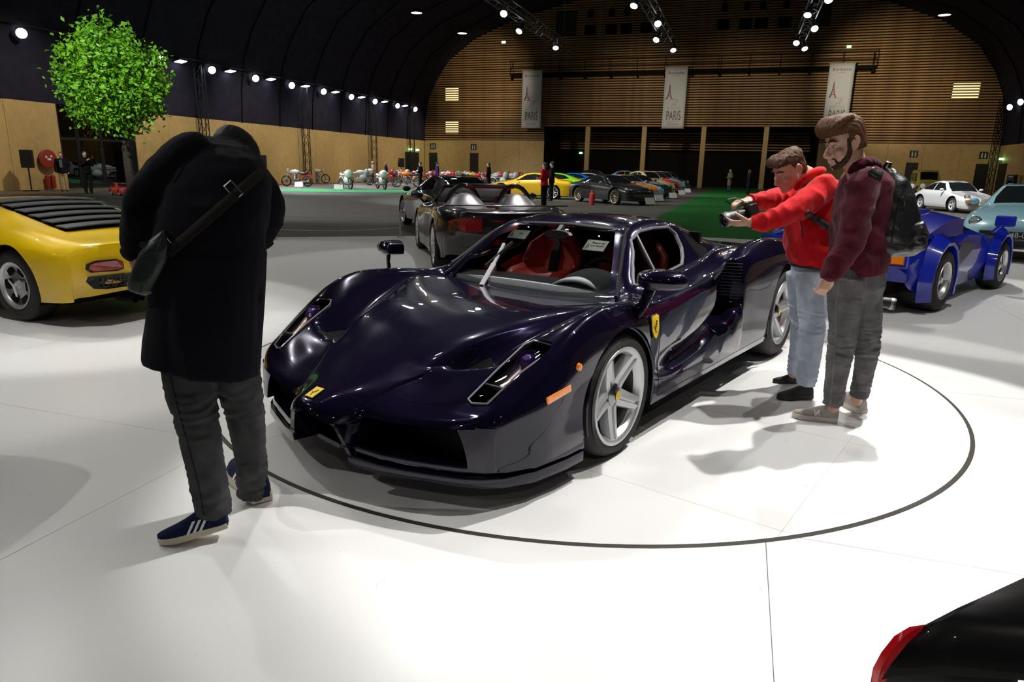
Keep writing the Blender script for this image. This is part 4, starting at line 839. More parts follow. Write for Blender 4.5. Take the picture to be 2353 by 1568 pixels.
m = MB(); m.tube([(-.86+.05*math.cos(a)*.3, .34+.175*math.cos(a), .735+.16*math.sin(a)) for a in np.linspace(0, 2*PI, 33)], .017, 8, False); m.obj('steering_wheel', BLL, ez)
m = MB(); m.lathe([(.001, .0), (.06, 0), (.06, -.05)], 14, (-.85, .34, .735), 'x')
for a in (0, PI, 1.5*PI): m.bar((-.85, .34, .735), (-.86, .34+.165*math.cos(a), .735+.15*math.sin(a)), .03, .02)
m.obj('wheel_hub_pad', BLL, ez)
def seat(y, mm):
    e = bpy.data.objects.new('bucket_seat', None); COL.objects.link(e); e.parent = ez; e.location = (0, y, 0)
    m = MB(); P = []
    prof = [(-.98, .62, .25, .05), (-1.06, .63, .26, .07), (-1.20, .64, .25, .08), (-1.30, .70, .26, .09), (-1.345, .80, .265, .09), (-1.375, .90, .245, .075), (-1.39, .965, .17, .045), (-1.40, 1.0, .125, .03), (-1.405, 1.04, .115, .02), (-1.41, 1.065, .085, .01)]
    for x, z, w_, bol in prof:
        row = []
        for u in np.linspace(-1, 1, 13): row.append((x+(bol if z > .68 else 0)*abs(u)**3, w_*u, z+(bol*abs(u)**3 if z <= .68 else 0)))
        P.append(row)
    m.grid(P); o = m.obj('seat_shell', mm, e); sd = o.modifiers.new('t', 'SOLIDIFY'); sd.thickness = .05; sd.offset = 1
    for yy in (.0,):
        m = MB(); m.lathe([(.001, .0), (.055, .0), (.06, -.01)], 16, (-1.355, 0, .972), 'x'); o = m.obj('harness_slot', BLL, e); o.scale = (1, 1.15, 1)
    m = MB(); m.bar((-1.345, 0, .965), (-1.30, .0, .86), .05, .012, (1, 0, 0)); m.obj('belt_strap', mat('belt_grey', (.10, .10, .10), .6), e, False)
    m = MB(); m.bar((-1.30, 0, .86), (-1.22, .02, .68), .075, .014, (1, 0, 0)); m.obj('belt_pad', BLL, e, False)
seat(-.33, REDL); seat(.33, mat('shaded_red_leather', (.33, .02, .014), .5))  # driver's seat: same red leather with its shade put into the colour
for sg in (1, -1):
    m = MB(); P = [[(x, (.70-.05*(z-.6))*sg, z) for z in np.linspace(.58, .80, 5)] for x in np.linspace(-.6, -1.4, 8)]; m.grid(P); m.obj('door_card', BLL, ez)
    m = MB(); m.prism([(-1.18, .672*sg, .66), (-1.36, .665*sg, .69), (-1.40, .66*sg, .82), (-1.25, .665*sg, .80), (-1.05, .672*sg, .74)], (0, -.012*sg, 0)); m.obj('door_panel', REDL, ez, False)
    m = MB(); m.lathe([(.001, 0), (.085, 0), (.09, -.015*sg)], 20, (-.92, .675*sg, .69), 'y'); m.obj('door_speaker', REDL, ez)
m = MB(); m.rings([[(-.80+.0*u, .10*u, 1.035+.028*math.sqrt(max(0, 1-u*u))), (-.84, .10*u, 1.035+.03*math.sqrt(max(0, 1-u*u))), (-.84, .10*u, 1.035-.03*math.sqrt(max(0, 1-u*u))), (-.80, .10*u, 1.035-.028*math.sqrt(max(0, 1-u*u)))] for u in np.linspace(-1, 1, 15)], True, True); m.bar((-.82, 0, 1.05), (-.87, 0, 1.085), .03, .03); m.obj('rear_view_mirror', BLK, ez)
# notices taped inside the screen
CARD = mat('notice_card', (.82, .83, .80), .5)
def notice(y, w_, h_, txt, x=-.80):
    e = bpy.data.objects.new('notice', None); COL.objects.link(e); e.parent = ez
    z = float(np.interp(-x, [.6, .8, .93], [.862, 1.0, 1.075]))
    d = V((-.66, 0, .52)).normalized(); M = Matrix.Translation((x, y, z-.012)) @ Matrix((V((0, 1, 0)), d, V((0, 1, 0)).cross(d))).transposed().to_4x4(); e.matrix_local = M
    m = MB(); m.box((0, 0, 0), (w_, h_, .001)); m.obj('card', CARD, e, False)
    if txt:
        tm = text_mesh(txt, h_*.26, BDG, e, 'lettering', (w_*.08, h_*.08, .0015), (0, 0, 0)); 
    m = MB(); m.bar((-w_*.4, -h_*.35, .001), (-w_*.34, h_*.1, .001), .004, .001).bar((-w_*.28, -h_*.35, .001), (-w_*.34, h_*.1, .001), .004, .001).bar((-w_*.40, -h_*.2, .001), (-w_*.28, -h_*.2, .001), .004, .001); m.obj('tower_mark', BDG, e, False)
notice(.30, .155, .095, 'Please do\nnot touch'); notice(-.34, .155, .085, '155', -.84)
# side intake louvres
for sg in (1, -1):
    for i in range(12):
        z = .60+i*.022; m = MB(); m.bar((-1.66, .77*sg, z), (-1.69, .95*sg, z+.006), .012, .005); m.obj('intake_louvre', mat('louvre_grey', (.05, .05, .055), .4), ez, False)
# tail lamps
for sg in (1, -1):
    for yy in (.42, .66):
        m = MB(); m.lathe([(.001, -.03), (.07, -.02), (.085, .0), (.085, .03)], 20, (-3.575, yy*sg, .62), 'x'); m.obj('tail_lamp', mat('red_lens', (.55, .01, .01), .12, coat=1), ez)
m = MB(); m.prism([(-3.5, -.85, .24), (-3.5, .85, .24), (-3.5, .84, .64), (-3.5, -.84, .64)], (-.03, 0, 0)); m.obj('tail_panel', DRK, ez, False)
HUBB = mat('hub_badge_yellow', (.85, .58, .03), .3)
wf = wheel(ez, (0, .835, .327), .327, .245, .25, 1, 'star5', ALU, (HUBB, mat('hub_nut', (.3, .3, .31), .3, 1)), spin=R(60)); copy_wheel(wf, ez, (0, -.835, .327), True)
wr = wheel(ez, (-2.65, .825, .362), .362, .345, .25, 1, 'star5', ALU, (HUBB, mat('hub_nut', (.3, .3, .31), .3, 1)), spin=R(100)); copy_wheel(wr, ez, (-2.65, -.825, .362), True)
# ================================================================ people kit
def PX(px, py, Y):                       # point on the ray through a pixel, at world depth y = Y
    d = ray(px, py); t = Y/d[1]; return V((t*d[0], Y, CAMH+t*d[2]))
def ering(c, ax, ay, rx, ry, n=20, p=2.0):
    out = []
    for k in range(n):
        a = 2*PI*k/n; ca, sa = math.cos(a), math.sin(a); out.append(V(c)+V(ax)*(math.copysign(abs(ca)**(2/p), ca)*rx)+V(ay)*(math.copysign(abs(sa)**(2/p), sa)*ry))
    return out
def limb(mb, pr, n=14, flat=1.0, up=None, ends=True):
    """pr: [(point, radius)...] smooth tube"""
    P = [V(a) for a, b in pr]; r = [b for a, b in pr]; pts = []; rr = []
    for i in range(len(P)-1):
        p0, p1, p2, p3 = P[max(i-1, 0)], P[i], P[i+1], P[min(i+2, len(P)-1)]
        for k in range(5):
            t = k/5; pts.append(.5*((2*p1)+(-p0+p2)*t+(2*p0-5*p1+4*p2-p3)*t*t+(-p0+3*p1-3*p2+p3)*t**3)); rr.append(r[i]+(r[i+1]-r[i])*(t*t*(3-2*t)))
    pts.append(P[-1]); rr.append(r[-1]); mb.tube(pts, rr, n, True, flat, up)
    if ends: mb.sphere(P[0], r[0]*.98, 12, 8); mb.sphere(P[-1], r[-1]*.98, 12, 8)
def blob(name, mb, voxel, m, parent, smooth=4, fold=None, angle=80, keep=None):
    me = mb.mesh(name+'_cage', False); o = bpy.data.objects.new('cage', me); COL.objects.link(o)
    bm = bmesh.new(); bm.from_mesh(me); bmesh.ops.recalc_face_normals(bm, faces=bm.faces); bm.to_mesh(me); bm.free()
    md = o.modifiers.new('r', 'REMESH'); md.mode = 'VOXEL'; md.voxel_size = voxel; md.adaptivity = 0
    if smooth: sm = o.modifiers.new('s', 'SMOOTH'); sm.factor = .5; sm.iterations = smooth
    dg = bpy.context.evaluated_depsgraph_get(); m2 = bpy.data.meshes.new_from_object(o.evaluated_get(dg)); bpy.data.objects.remove(o); m2.name = name
    if fold or keep:
        n = len(m2.vertices); co = np.empty(n*3); m2.vertices.foreach_get('co', co); co = co.reshape(-1, 3); no = np.empty(n*3); m2.vertex_normals.foreach_get('vector', no); no = no.reshape(-1, 3)
        if fold:
            for i in range(n): co[i] += no[i]*fold(V(co[i]))
            m2.vertices.foreach_set('co', co.ravel()); m2.update()
        if keep:
            bm = bmesh.new(); bm.from_mesh(m2); bmesh.ops.delete(bm, geom=[v for v in bm.verts if not keep(v.co)], context='VERTS'); bm.to_mesh(m2); bm.free()
    m2.shade_smooth(); return link(name, m2, m, parent)
def folds(amp, sc, stretch=(1, 1, 1), seed=0., ridge=True):
    st = V(stretch)
    def f(p):
        q = V((p.x*st.x, p.y*st.y, p.z*st.z))*sc+V((seed, seed*.7, seed*.3)); n = noise.noise(q)
        n2 = noise.noise(q*2.3+V((5, 1, 3)))
        return amp*((1-abs(n)*2.2 if ridge else n)+.35*n2) - amp*.3
    return f
def frame(fwd, up=(0, 0, 1), roll=0.):
    f = V(fwd).normalized(); l = V(up).cross(f).normalized(); u = f.cross(l); M = Matrix((f, l, u)).transposed()
    return M @ Matrix.Rotation(roll, 3, 'X') if roll else M
def add_head(mb, c, M, s=1.0, jaw=1.0):
    T = lambda x, y, z: V(c)+M @ V((x*s, y*s, z*s)); f = M @ V((1, 0, 0)); l = M @ V((0, 1, 0)); u = M @ V((0, 0, 1))
    rs = []
    for z, xb, xf, w_ in ((-.119, .030, .066, .014), (-.112, .012, .076, .028), (-.100, -.006, .0825, .041*jaw), (-.082, -.025, .0815, .051*jaw), (-.06, -.050, .0815, .060*jaw), (-.035, -.078, .083, .066), (-.012, -.096, .0815, .0705), (.005, -.102, .079, .072), (.03, -.108, .087, .0745), (.06, -.108, .084, .075), (.085, -.098, .073, .069), (.105, -.078, .052, .055), (.118, -.05, .025, .035), (.124, -.025, .0, .012)):
        rs.append(ering(T((xb+xf)/2, 0, z), f, l, (xf-xb)/2*s, w_*s, 24, 2.15))
    mb.rings(rs, True, True)
    limb(mb, [(T(.080, 0, .012), .0085*s), (T(.098, 0, -.014), .010*s), (T(.110, 0, -.034), .0125*s), (T(.096, 0, -.045), .010*s)], 10)
    for y in (-1, 1):
        mb.sphere(T(.095, .0125*y, -.038), .0105*s, 10, 8)
        limb(mb, [(T(.083, .012*y, .027), .008*s), (T(.080, .032*y, .031), .009*s), (T(.066, .052*y, .024), .008*s)], 8)
        mb.sphere(T(.056, .042*y, -.03), .027*s, 12, 8)
        # ear: rim and lobe
        E = [(-.004, .024), (-.016, .036), (-.030, .030), (-.034, .008), (-.024, -.016), (-.010, -.030), (.000, -.024)]
        limb(mb, [(T(x, (.076+.010*(-x/.03))*y, z), .0065*s) for x, z in E], 8)
        mb.sphere(T(-.016, .076*y, .004), .02*s, 10, 8, (1, .5, 1.2))
    limb(mb, [(T(.080, .026, -.066), .005*s), (T(.0895, .0, -.0635), .0072*s), (T(.080, -.026, -.066), .005*s)], 8)
    limb(mb, [(T(.078, .022, -.074), .005*s), (T(.087, .0, -.0765), .0078*s), (T(.078, -.022, -.074), .005*s)], 8)
    mb.sphere(T(.070, 0, -.104), .019*s, 12, 8)
def add_hand(mb, wrist, fwd, palm, size=1.0, curl=(.5, .5, .5, .5), thumb=.4, spread=.10, side=1):
    """wrist point, fwd = direction of fingers, palm = palm normal, side=+1: thumb on the left of fwd seen from the back"""
    f = V(fwd).normalized(); n = V(palm); n = (n-f*n.dot(f)).normalized(); r = f.cross(n)*side; s = size; w0 = V(wrist)
    rs = []
    for d, w_, t in ((-.015, .026, .019), (.01, .030, .018), (.04, .038, .016), (.07, .041, .014), (.088, .040, .012)): rs.append(ering(w0+f*d*s, r, n, w_*s, t*s, 14, 2.6))
    mb.rings(rs, True, True)
    for i, (off, L) in enumerate(((.030, .072), (.010, .080), (-.010, .075), (-.029, .058))):
        c = curl[i]; p = w0+f*.085*s+r*off*s; dirv = (f+r*(off*spread/.03)).normalized(); pr = [(p-dirv*.015*s, .0095*s)]; a = 0.
        for k, seg in enumerate((.45, .32, .23)):
            a += c*(.9, 1.1, .7)[k]; d = dirv*math.cos(a)+n*math.sin(a); p = p+d*L*seg*s*1.0; pr.append((p, (.0090, .0082, .0070)[k]*s))
        limb(mb, pr, 10)
    b = w0+f*.025*s+r*.026*s; t1 = b+(r*.75+f*.55+n*.35).normalized()*.036*s; t2 = t1+(r*(.45-.5*thumb)+f*.9+n*thumb).normalized()*.033*s; t3 = t2+(r*(.1-.6*thumb)+f*.9+n*thumb*1.2).normalized()*.026*s
    limb(mb, [(b-f*.01*s, .017*s), (t1, .0125*s), (t2, .0105*s), (t3, .0085*s)], 10)
def eyes(parent, c, M, s, iris=(.08, .05, .03), gaze=(1, 0, -.3)):
    T = lambda x, y, z: V(c)+M @ V((x*s, y*s, z*s))
    for y in (-1, 1):
        c0 = T(.0685, .031*y, .006); m = MB(); m.sphere(c0, .0108*s, 14, 10); e = m.obj('eye', mat('eye_white', (.62, .58, .54), .2), parent)
        m = MB(); g = (M @ V(gaze)).normalized(); m.sphere(c0+g*.0068*s, .0058*s, 12, 8); m.obj('iris', mat('iris_dark', iris, .1), e)
        ax = (M @ V((.55, 0, .84))).normalized(); b1 = ax.orthogonal().normalized(); b2 = ax.cross(b1); m = MB()
        m.rings([[c0+(ax*math.cos(t)+(b1*math.cos(a)+b2*math.sin(a))*math.sin(t))*.0124*s for a in np.linspace(0, 2*PI, 17)[:-1]] for t in np.linspace(.05, 1.12, 7)], True, False); m.obj('eyelid', SKIN, parent)
def brows(parent, c, M, s, m_):
    T = lambda x, y, z: V(c)+M @ V((x*s, y*s, z*s))
    for y in (-1, 1):
        m = MB(); limb(m, [(T(.0905, .014*y, .031), .0042*s), (T(.0885, .032*y, .0385), .0048*s), (T(.073, .053*y, .032), .003*s)], 8); m.obj('eyebrow', m_, parent)
SKIN = mat('skin', (.62, .36, .26), .45, noise_amt=.12, nscale=40, bump=.05, bscale=300); SKIN.node_tree.nodes['Principled BSDF'].inputs['Subsurface Weight'].default_value = .12; SKIN.node_tree.nodes['Principled BSDF'].inputs['Subsurface Radius'].default_value = (.02, .008, .004)
def hairmat(name, col, col2): return mat(name, col, .55, spec=.18, col2=col2, nscale=130, bump=.35, bscale=320)
HAIRB = hairmat('brown_hair', (.17, .075, .030), (.055, .024, .011)); HAIRC = hairmat('short_brown_hair', (.13, .06, .028), (.055, .026, .013)); HAIRK = hairmat('black_hair', (.012, .01, .009), (.03, .024, .02)); BEARD = hairmat('dark_beard', (.035, .018, .010), (.085, .045, .026))
def shoe(parent, heel, toe, up, mats, name='shoe', L=None, lift=0., stripes=None, chunky=1.0, side=1, laces=None):
    """heel and toe on the sole; returns Empty with upper and sole"""
    e = bpy.data.objects.new(name, None); COL.objects.link(e); e.parent = parent
    h = V(heel); f = (V(toe)-h); L = f.length; f.normalize(); l = V(up).cross(f).normalized(); u = f.cross(l); M = Matrix.Translation(h) @ Matrix((f, l, u)).transposed().to_4x4(); k = L/.30
    outl = [(0, .030), (.03, .038), (.08, .037), (.13, .038), (.18, .046), (.22, .050), (.26, .044), (.285, .030), (.30, .010)]
    S = MB(); S.M = M; th = .028*chunky; rs = []
    for x, w_ in outl: rs.append([(x*k, -w_*k*1.05, .0 if .03 < x < .24 else .004), (x*k, w_*k*1.05, .0 if .03 < x < .24 else .004), (x*k, w_*k*1.08, th*k*.6), (x*k, w_*k*1.0, th*k), (x*k, -w_*k*1.0, th*k), (x*k, -w_*k*1.08, th*k*.6)])
    S.rings([[tuple(a) for a in r] for r in rs], True, True); so = S.obj('sole', mats[1], e, True, 50)
    Um = MB(); Um.M = M; rs = []
    for x, w_, z1 in ((-.002, .024, .075), (.02, .036, .095), (.05, .037, .10), (.09, .037, .098), (.13, .039, .088), (.17, .043, .070), (.21, .046, .056), (.25, .041, .046), (.28, .028, .038), (.297, .010, .030)):
        z0 = th*k*.8; rs.append([(x*k, w_*k*.97*math.cos(a)*(1-.25*max(0, math.sin(a))**2), z0+(z1*k-z0*.3)*max(0, math.sin(a))**.8 if math.sin(a) > 0 else z0-.006) for a in np.linspace(-.3, PI+.3, 15)])
    Um.rings(rs, True, True); up_ = Um.obj('upper', mats[0], e, True, 60)
    if stripes:
        for sgn in (1, -1):
            for i in range(3):
                S = MB(); S.M = M; x = (.105+.026*i)*k; S.prism([(x, sgn*.0405*k, th*k), (x+.013*k, sgn*.0415*k, th*k), (x-.022*k, sgn*.029*k, .078*k), (x-.035*k, sgn*.029*k, .078*k)], (0, sgn*.003, 0)); S.obj('stripe', stripes, e, False)
    Lc = MB(); Lc.M = M
    for i in range(5):
        x = (.12+.022*i)*k; z = (.092-.008*i)*k*.98; Lc.tube([(x, -.024*k, z-.008), (x+.004, 0, z+.004), (x, .024*k, z-.008)], .0035, 6)
    Lc.obj('laces', laces or mats[0], e); return e
# ================================================================ man in the dark overcoat bending over the car
COATN = mat('navy_wool', (.0055, .0055, .011), .92, noise_amt=.3, nscale=60, sheen=.05, bump=.25, bscale=500)
DENG = mat('washed_black_denim', (.075, .075, .078), .85, noise_amt=.35, nscale=14, bump=.3, bscale=700)
pa = thing('person', 'man in a long navy overcoat and dark jeans bending over the black hypercar', 'person', (-1.18, 2.55, 0))
ginv = lambda o: None
def person_root(r):                      # build in world space, then hang under the root without moving
    r_inv = Matrix.Translation(-V(r.location))
    for ch in r.children: ch.matrix_parent_inverse = r_inv
hc, HM = PX(540, 366, 2.97), frame((.42, .55, -.72), (0, .35, .9))
b = MB(); add_head(b, hc, HM, .93)
limb(b, [(hc+HM @ V((-.03, 0, -.05)), .058), (PX(535, 372, 2.86), .062), (PX(520, 400, 2.78), .075)])
limb(b, [(PX(500, 420, 2.76), .13), (PX(490, 560, 2.66), .13), (PX(485, 700, 2.60), .13), (PX(478, 800, 2.58), .13)])
for leg in ([(440, 830, 2.55, .075), (455, 965, 2.49, .052), (492, 1190, 2.49, .038)], [(540, 830, 2.66, .075), (565, 960, 2.70, .052), (582, 1135, 2.78, .038)]): limb(b, [(PX(x, y, Y), r) for x, y, Y, r in leg])
limb(b, [(PX(430, 350, 2.74), .055), (PX(322, 470, 2.66), .042), (PX(304, 575, 2.72), .03)]); add_hand(b, PX(303, 572, 2.72), (-.06, .1, -1), (.8, .5, 0), .95, (.5, .5, .6, .6), .5)
limb(b, [(PX(588, 420, 2.92), .055), (PX(622, 490, 2.93), .042), (PX(585, 560, 3.06), .03)]); add_hand(b, PX(583, 565, 3.07), (-.5, .3, -.6), (-.5, .6, .3), .95, (.5, .5, .6, .6), .5)
blob('body', b, .0065, SKIN, pa, 3)
b = MB(); T = lambda x, y, z: hc+HM @ V((x*.93, y*.93, z*.93))
b.rings([ering(T(-.018, 0, z), HM @ V((1, 0, 0)), HM @ V((0, 1, 0)), rx, ry, 20) for z, rx, ry in ((-.045, .084, .066), (-.01, .098, .076), (.02, .106, .079), (.06, .106, .080), (.09, .098, .073), (.115, .072, .054), (.13, .03, .02))], True, True)
blob('hair', b, .006, HAIRK, pa, 2, folds(.0015, 60), keep=lambda p: (HM.transposed() @ (p-hc)).x < .062 and ((HM.transposed() @ (p-hc)).z > .0 or (HM.transposed() @ (p-hc)).x < -.028))
# overcoat: rings from the hem to the collar, then sleeves
def view_ring(Lp, Rp, Y, dep, back=0., p=2.3, n=26):
    a, c = PX(*Lp, Y), PX(*Rp, Y); mid = (a+c)/2; ax = (c-a)/2; ay = V((0, 1, .0)); return ering(mid+ay*back, ax.normalized(), ay, ax.length, dep, n, p)
b = MB(); rs = [view_ring((344, 815), (588, 864), 2.60, .19), view_ring((348, 785), (590, 822), 2.60, .19), view_ring((354, 740), (594, 742), 2.60, .195), view_ring((358, 640), (602, 640), 2.62, .185), view_ring((364, 560), (604, 560), 2.65, .18), view_ring((372, 490), (612, 495), 2.69, .18), view_ring((384, 430), (618, 440), 2.74, .175), view_ring((398, 382), (612, 398), 2.79, .165), view_ring((412, 345), (596, 366), 2.83, .145), view_ring((428, 320), (572, 342), 2.87, .11), view_ring((450, 309), (545, 326), 2.89, .06)]
b.rings(rs, True, True)
b.tube([PX(339, 822, 2.60), PX(343, 800, 2.60)], .02, 8)
limb(b, [(PX(442, 352, 2.76), .085), (PX(385, 405, 2.70), .085), (PX(335, 466, 2.65), .078), (PX(322, 520, 2.68), .068), (PX(314, 572, 2.72), .058)], 18)
limb(b, [(PX(575, 410, 2.88), .085), (PX(605, 455, 2.90), .078), (PX(614, 495, 2.94), .070), (PX(597, 545, 3.03), .060)], 18)
cf = folds(.010, 5.0, (1.6, 1.6, .35), 3.1)
cf2 = folds(.006, 9.0, (1, 1, 1.3), 9.1)
coat = blob('overcoat', b, .009, COATN, pa, 9, lambda p: cf(p) if p.z < 1.12 else cf2(p)*.8)
# turned-up collar
b = MB(); ca = [(500, 311), (530, 312), (556, 324), (576, 345), (585, 370)]
lo = [PX(x-6, y+12, 2.86) for x, y in ca]; hi = [PX(x, y-3, 2.93) for x, y in ca]
b.grid([[p for p in lo], [(p+q)/2+V((0, -.012, .004)) for p, q in zip(lo, hi)], hi]); cl = b.obj('coat_collar', COATN, pa); sd = cl.modifiers.new('t', 'SOLIDIFY'); sd.thickness = .012; cl.modifiers.new('s', 'SUBSURF').levels = 2
# centre seam and armhole seam
def bvh_of(o):
    from mathutils.bvhtree import BVHTree
    bm = bmesh.new(); bm.from_mesh(o.data); t = BVHTree.FromBMesh(bm); bm.free(); return t
def cast(tree, px, py, off=.004):
    o = V((0, 0, CAMH)); d = V(ray(px, py)).normalized(); h = tree.ray_cast(o, d)
    return (h[0]-d*off) if h[0] is not None else None
def on_cloth(tree, pts, off=.004, n=8):
    out = []
    for (a, b_) in zip(pts, pts[1:]):
        for i in range(n):
            t = i/n; q = cast(tree, a[0]+(b_[0]-a[0])*t, a[1]+(b_[1]-a[1])*t, off)
            if q is not None: out.append(q)
    q = cast(tree, *pts[-1], off)
    if q is not None: out.append(q)
    return out
ct = bvh_of(coat)
m = MB(); m.tube(on_cloth(ct, [(450, 312), (453, 345), (430, 370), (400, 420)], .0), .0035, 5); m.obj('armhole_seam', COATN, pa)
m = MB(); m.tube(on_cloth(ct, [(600, 690), (602, 690)], .0)+[PX(603, 688, 2.6)], .008, 6); m.obj('coat_button', BLK, pa)
# jeans
b = MB()
limb(b, [(PX(435, 815, 2.555), .105), (PX(436, 870, 2.53), .097), (PX(452, 960, 2.49), .080), (PX(470, 1060, 2.48), .072), (PX(486, 1140, 2.49), .069), (PX(490, 1180, 2.49), .068)], 20, ends=False)
limb(b, [(PX(540, 820, 2.66), .100), (PX(546, 870, 2.68), .090), (PX(563, 950, 2.71), .077), (PX(575, 1040, 2.74), .066), (PX(579, 1110, 2.77), .064), (PX(580, 1136, 2.78), .064)], 20, ends=False)
b.rings([view_ring((372, 790), (590, 800), 2.60, .14), view_ring((372, 830), (586, 835), 2.61, .13)], True, True)
jf = folds(.006, 10, (1, 1, 3.0), 1.7)
jeans = blob('jeans', b, .008, DENG, pa, 4, lambda p: jf(p)*(1.2 if p.z < .22 or .42 < p.z < .62 else .45))
jt = bvh_of(jeans)
m = MB(); m.tube(on_cloth(jt, [(384, 830), (400, 900), (415, 960), (432, 1020), (448, 1080), (462, 1140), (468, 1185)], -.001), .003, 5); m.obj('side_seam', mat('seam_thread', (.02, .02, .022), .9), pa)
# trainers
SUE = mat('navy_suede', (.010, .018, .06), .8, noise_amt=.25, nscale=50); CRM = mat('cream_rubber', (.62, .57, .44), .55); WST = mat('stripe_white', (.78, .78, .8), .5)
t0 = G(366, 1250); h0 = G(528, 1232); h0.z = .045; shoe(pa, h0, t0+V((0, 0, .002)), (0, 0, 1), (SUE, CRM), 'trainer', stripes=WST, laces=mat('navy_lace', (.01, .015, .05), .7))
h1 = G(598, 1165)+V((0, .03, .002)); t1 = G(540, 1085)+V((-.01, .02, .002)); shoe(pa, h1, t1, (0, 0, 1), (SUE, CRM), 'trainer', stripes=WST)
person_root(pa)
# shoulder bag with strap
BAGG = mat('dark_green_leather', (.016, .030, .026), .38, noise_amt=.3, nscale=20, bump=.2, bscale=120); WEB = mat('black_webbing', (.020, .019, .018), .8, bump=.3, bscale=500); BAGL = mat('grey_leather_base', (.16, .155, .16), .4)
bg = thing('shoulder_bag', 'dark green leather messenger bag slung across the back of the man in the overcoat', 'bag', PX(340, 640, 2.56))
inv = Matrix.Translation(-V(bg.location))
outl = [(376, 527), (345, 548), (320, 580), (303, 620), (290, 655), (300, 672), (330, 676), (350, 672), (372, 640), (388, 600), (390, 560)]
fr = [PX(x, y, 2.47) for x, y in outl]; bk = [PX(x+12, y-4, 2.60) for x, y in outl]; cfr = sum(fr, V())/len(fr)
b = MB(); b.rings([[cfr.lerp(p, .6)+V((0, -.03, 0)) for p in fr], [cfr.lerp(p, .9)+V((0, -.012, 0)) for p in fr], fr, bk], True, True); o = blob('bag_body', b, .008, BAGG, bg, 4); o.matrix_parent_inverse = inv
b = MB(); low = [(289, 650), (294, 668), (325, 679), (352, 675), (346, 664), (305, 640)]; b.rings([[PX(x, y, 2.462) for x, y in low], [PX(x+8, y, 2.60) for x, y in low]], True, True); o = blob('bag_base', b, .006, BAGL, bg, 2); o.matrix_parent_inverse = inv
b = MB(); b.tube([PX(x, y, 2.445) for x, y in ((372, 545), (352, 590), (330, 640), (322, 672))], .004, 6); o = b.obj('bag_seam', BLK, bg); o.matrix_parent_inverse = inv
b = MB(); b.bar(PX(322, 563, 2.46), PX(352, 566, 2.455), .02, .008, (0, 1, 0)); o = b.obj('bag_tab', BAGG, bg, False); o.matrix_parent_inverse = inv
def ribbon(tree, a, wpx, off=.006, th=.003, fixed=None):
    """a: list of (px,py); flat band lying on the cloth"""
    L, Rr = [], []
    for i, p in enumerate(a):
        q = a[min(i+1, len(a)-1)]; o_ = a[max(i-1, 0)]; d = V((q[0]-o_[0], q[1]-o_[1], 0)).normalized(); nx, ny = -d.y, d.x
        r = []
        for sg in (1, -1):
            c = cast(tree, p[0]+nx*wpx/2*sg, p[1]+ny*wpx/2*sg, off)
            r.append(c)
        if None in r: continue
        L.append(r[0]); Rr.append(r[1])
    return L, Rr
def band(name, L, Rr, m_, parent, th=.004):
    b = MB(); b.grid([L, [(p+q)/2+V((0, -.002, 0)) for p, q in zip(L, Rr)], Rr]); o = b.obj(name, m_, parent); sd = o.modifiers.new('t', 'SOLIDIFY'); sd.thickness = th; sd.offset = 0; return o
pts = [(386+(603-386)*t, 583+(394-583)*t-14*math.sin(PI*t)*.0) for t in np.linspace(0, 1, 26)]
L_, R_ = ribbon(ct, pts, 25, .009); o = band('strap', L_, R_, WEB, bg, .005); o.matrix_parent_inverse = inv
SIL = mat('satin_steel', (.75, .72, .68), .25, 1.)
def buckle(px, py, ang, w_, h_, Y=None, off=.016):
    c = cast(ct, px, py, off); x = (PX(px+30*math.cos(ang), py+30*math.sin(ang), c.y)-PX(px, py, c.y)).normalized(); y = (PX(px-30*math.sin(ang), py+30*math.cos(ang), c.y)-PX(px, py, c.y)).normalized()
    q = [c+x*a*w_/2+y*d*h_/2 for a, d in ((-1, -1), (1, -1), (1, 1), (-1, 1))]; o = loop_tube(q, .003, bg, SIL, 'buckle', 6); o.matrix_parent_inverse = inv
buckle(536, 437, R(-41), .035, .062); buckle(382, 560, R(-41), .03, .055)
# ================================================================ the two young men photographing
def line_px(pr): return [(PX(x, y, Y), r) for x, y, Y, r in pr]
# ---------------------------------------------------------------- man in the maroon sweatshirt
MAR = mat('maroon_fleece', (.095, .010, .022), .95, noise_amt=.3, nscale=50, sheen=.12, bump=.3, bscale=400); GJ = mat('grey_stonewash_denim', (.17, .16, .168), .85, noise_amt=.4, nscale=12, bump=.3, bscale=700)
pb = thing('person', 'bearded young man in maroon sweatshirt with black backpack watching his friend take a photo', 'person', (1.98, 3.97, 0))
hc, HM = PX(1938, 332, 3.95), frame((-.95, -.16, -.27)); HS = 1.04
b = MB(); add_head(b, hc, HM, HS, 1.04)
limb(b, [(hc+HM @ V((-.035, 0, -.05)), .062), (PX(1968, 385, 3.97), .062), (PX(1985, 420, 4.0), .075)])
limb(b, line_px([(1988, 450, 4.02, .09), (1978, 540, 4.0, .09), (1972, 620, 3.99, .09), (1965, 660, 3.99, .08)]))
limb(b, line_px([(1950, 680, 3.95, .06), (1930, 800, 3.9, .045), (1915, 935, 3.92, .037)])); limb(b, line_px([(1985, 680, 4.06, .06), (1990, 800, 4.06, .045), (1968, 920, 4.08, .037)]))
limb(b, line_px([(1985, 430, 3.88, .045), (1958, 540, 3.79, .038), (1905, 632, 3.76, .03)])); add_hand(b, PX(1903, 634, 3.76), (-.25, -.05, -1), (-.2, .95, 0), .92, (.75, .8, .85, .9), .6)
limb(b, line_px([(1990, 430, 4.18, .055), (1990, 540, 4.2, .042), (1960, 630, 4.2, .03)])); add_hand(b, PX(1958, 632, 4.2), (-.2, 0, -1), (-.2, -.95, 0), .92, (.6, .6, .6, .6), .5, side=-1)
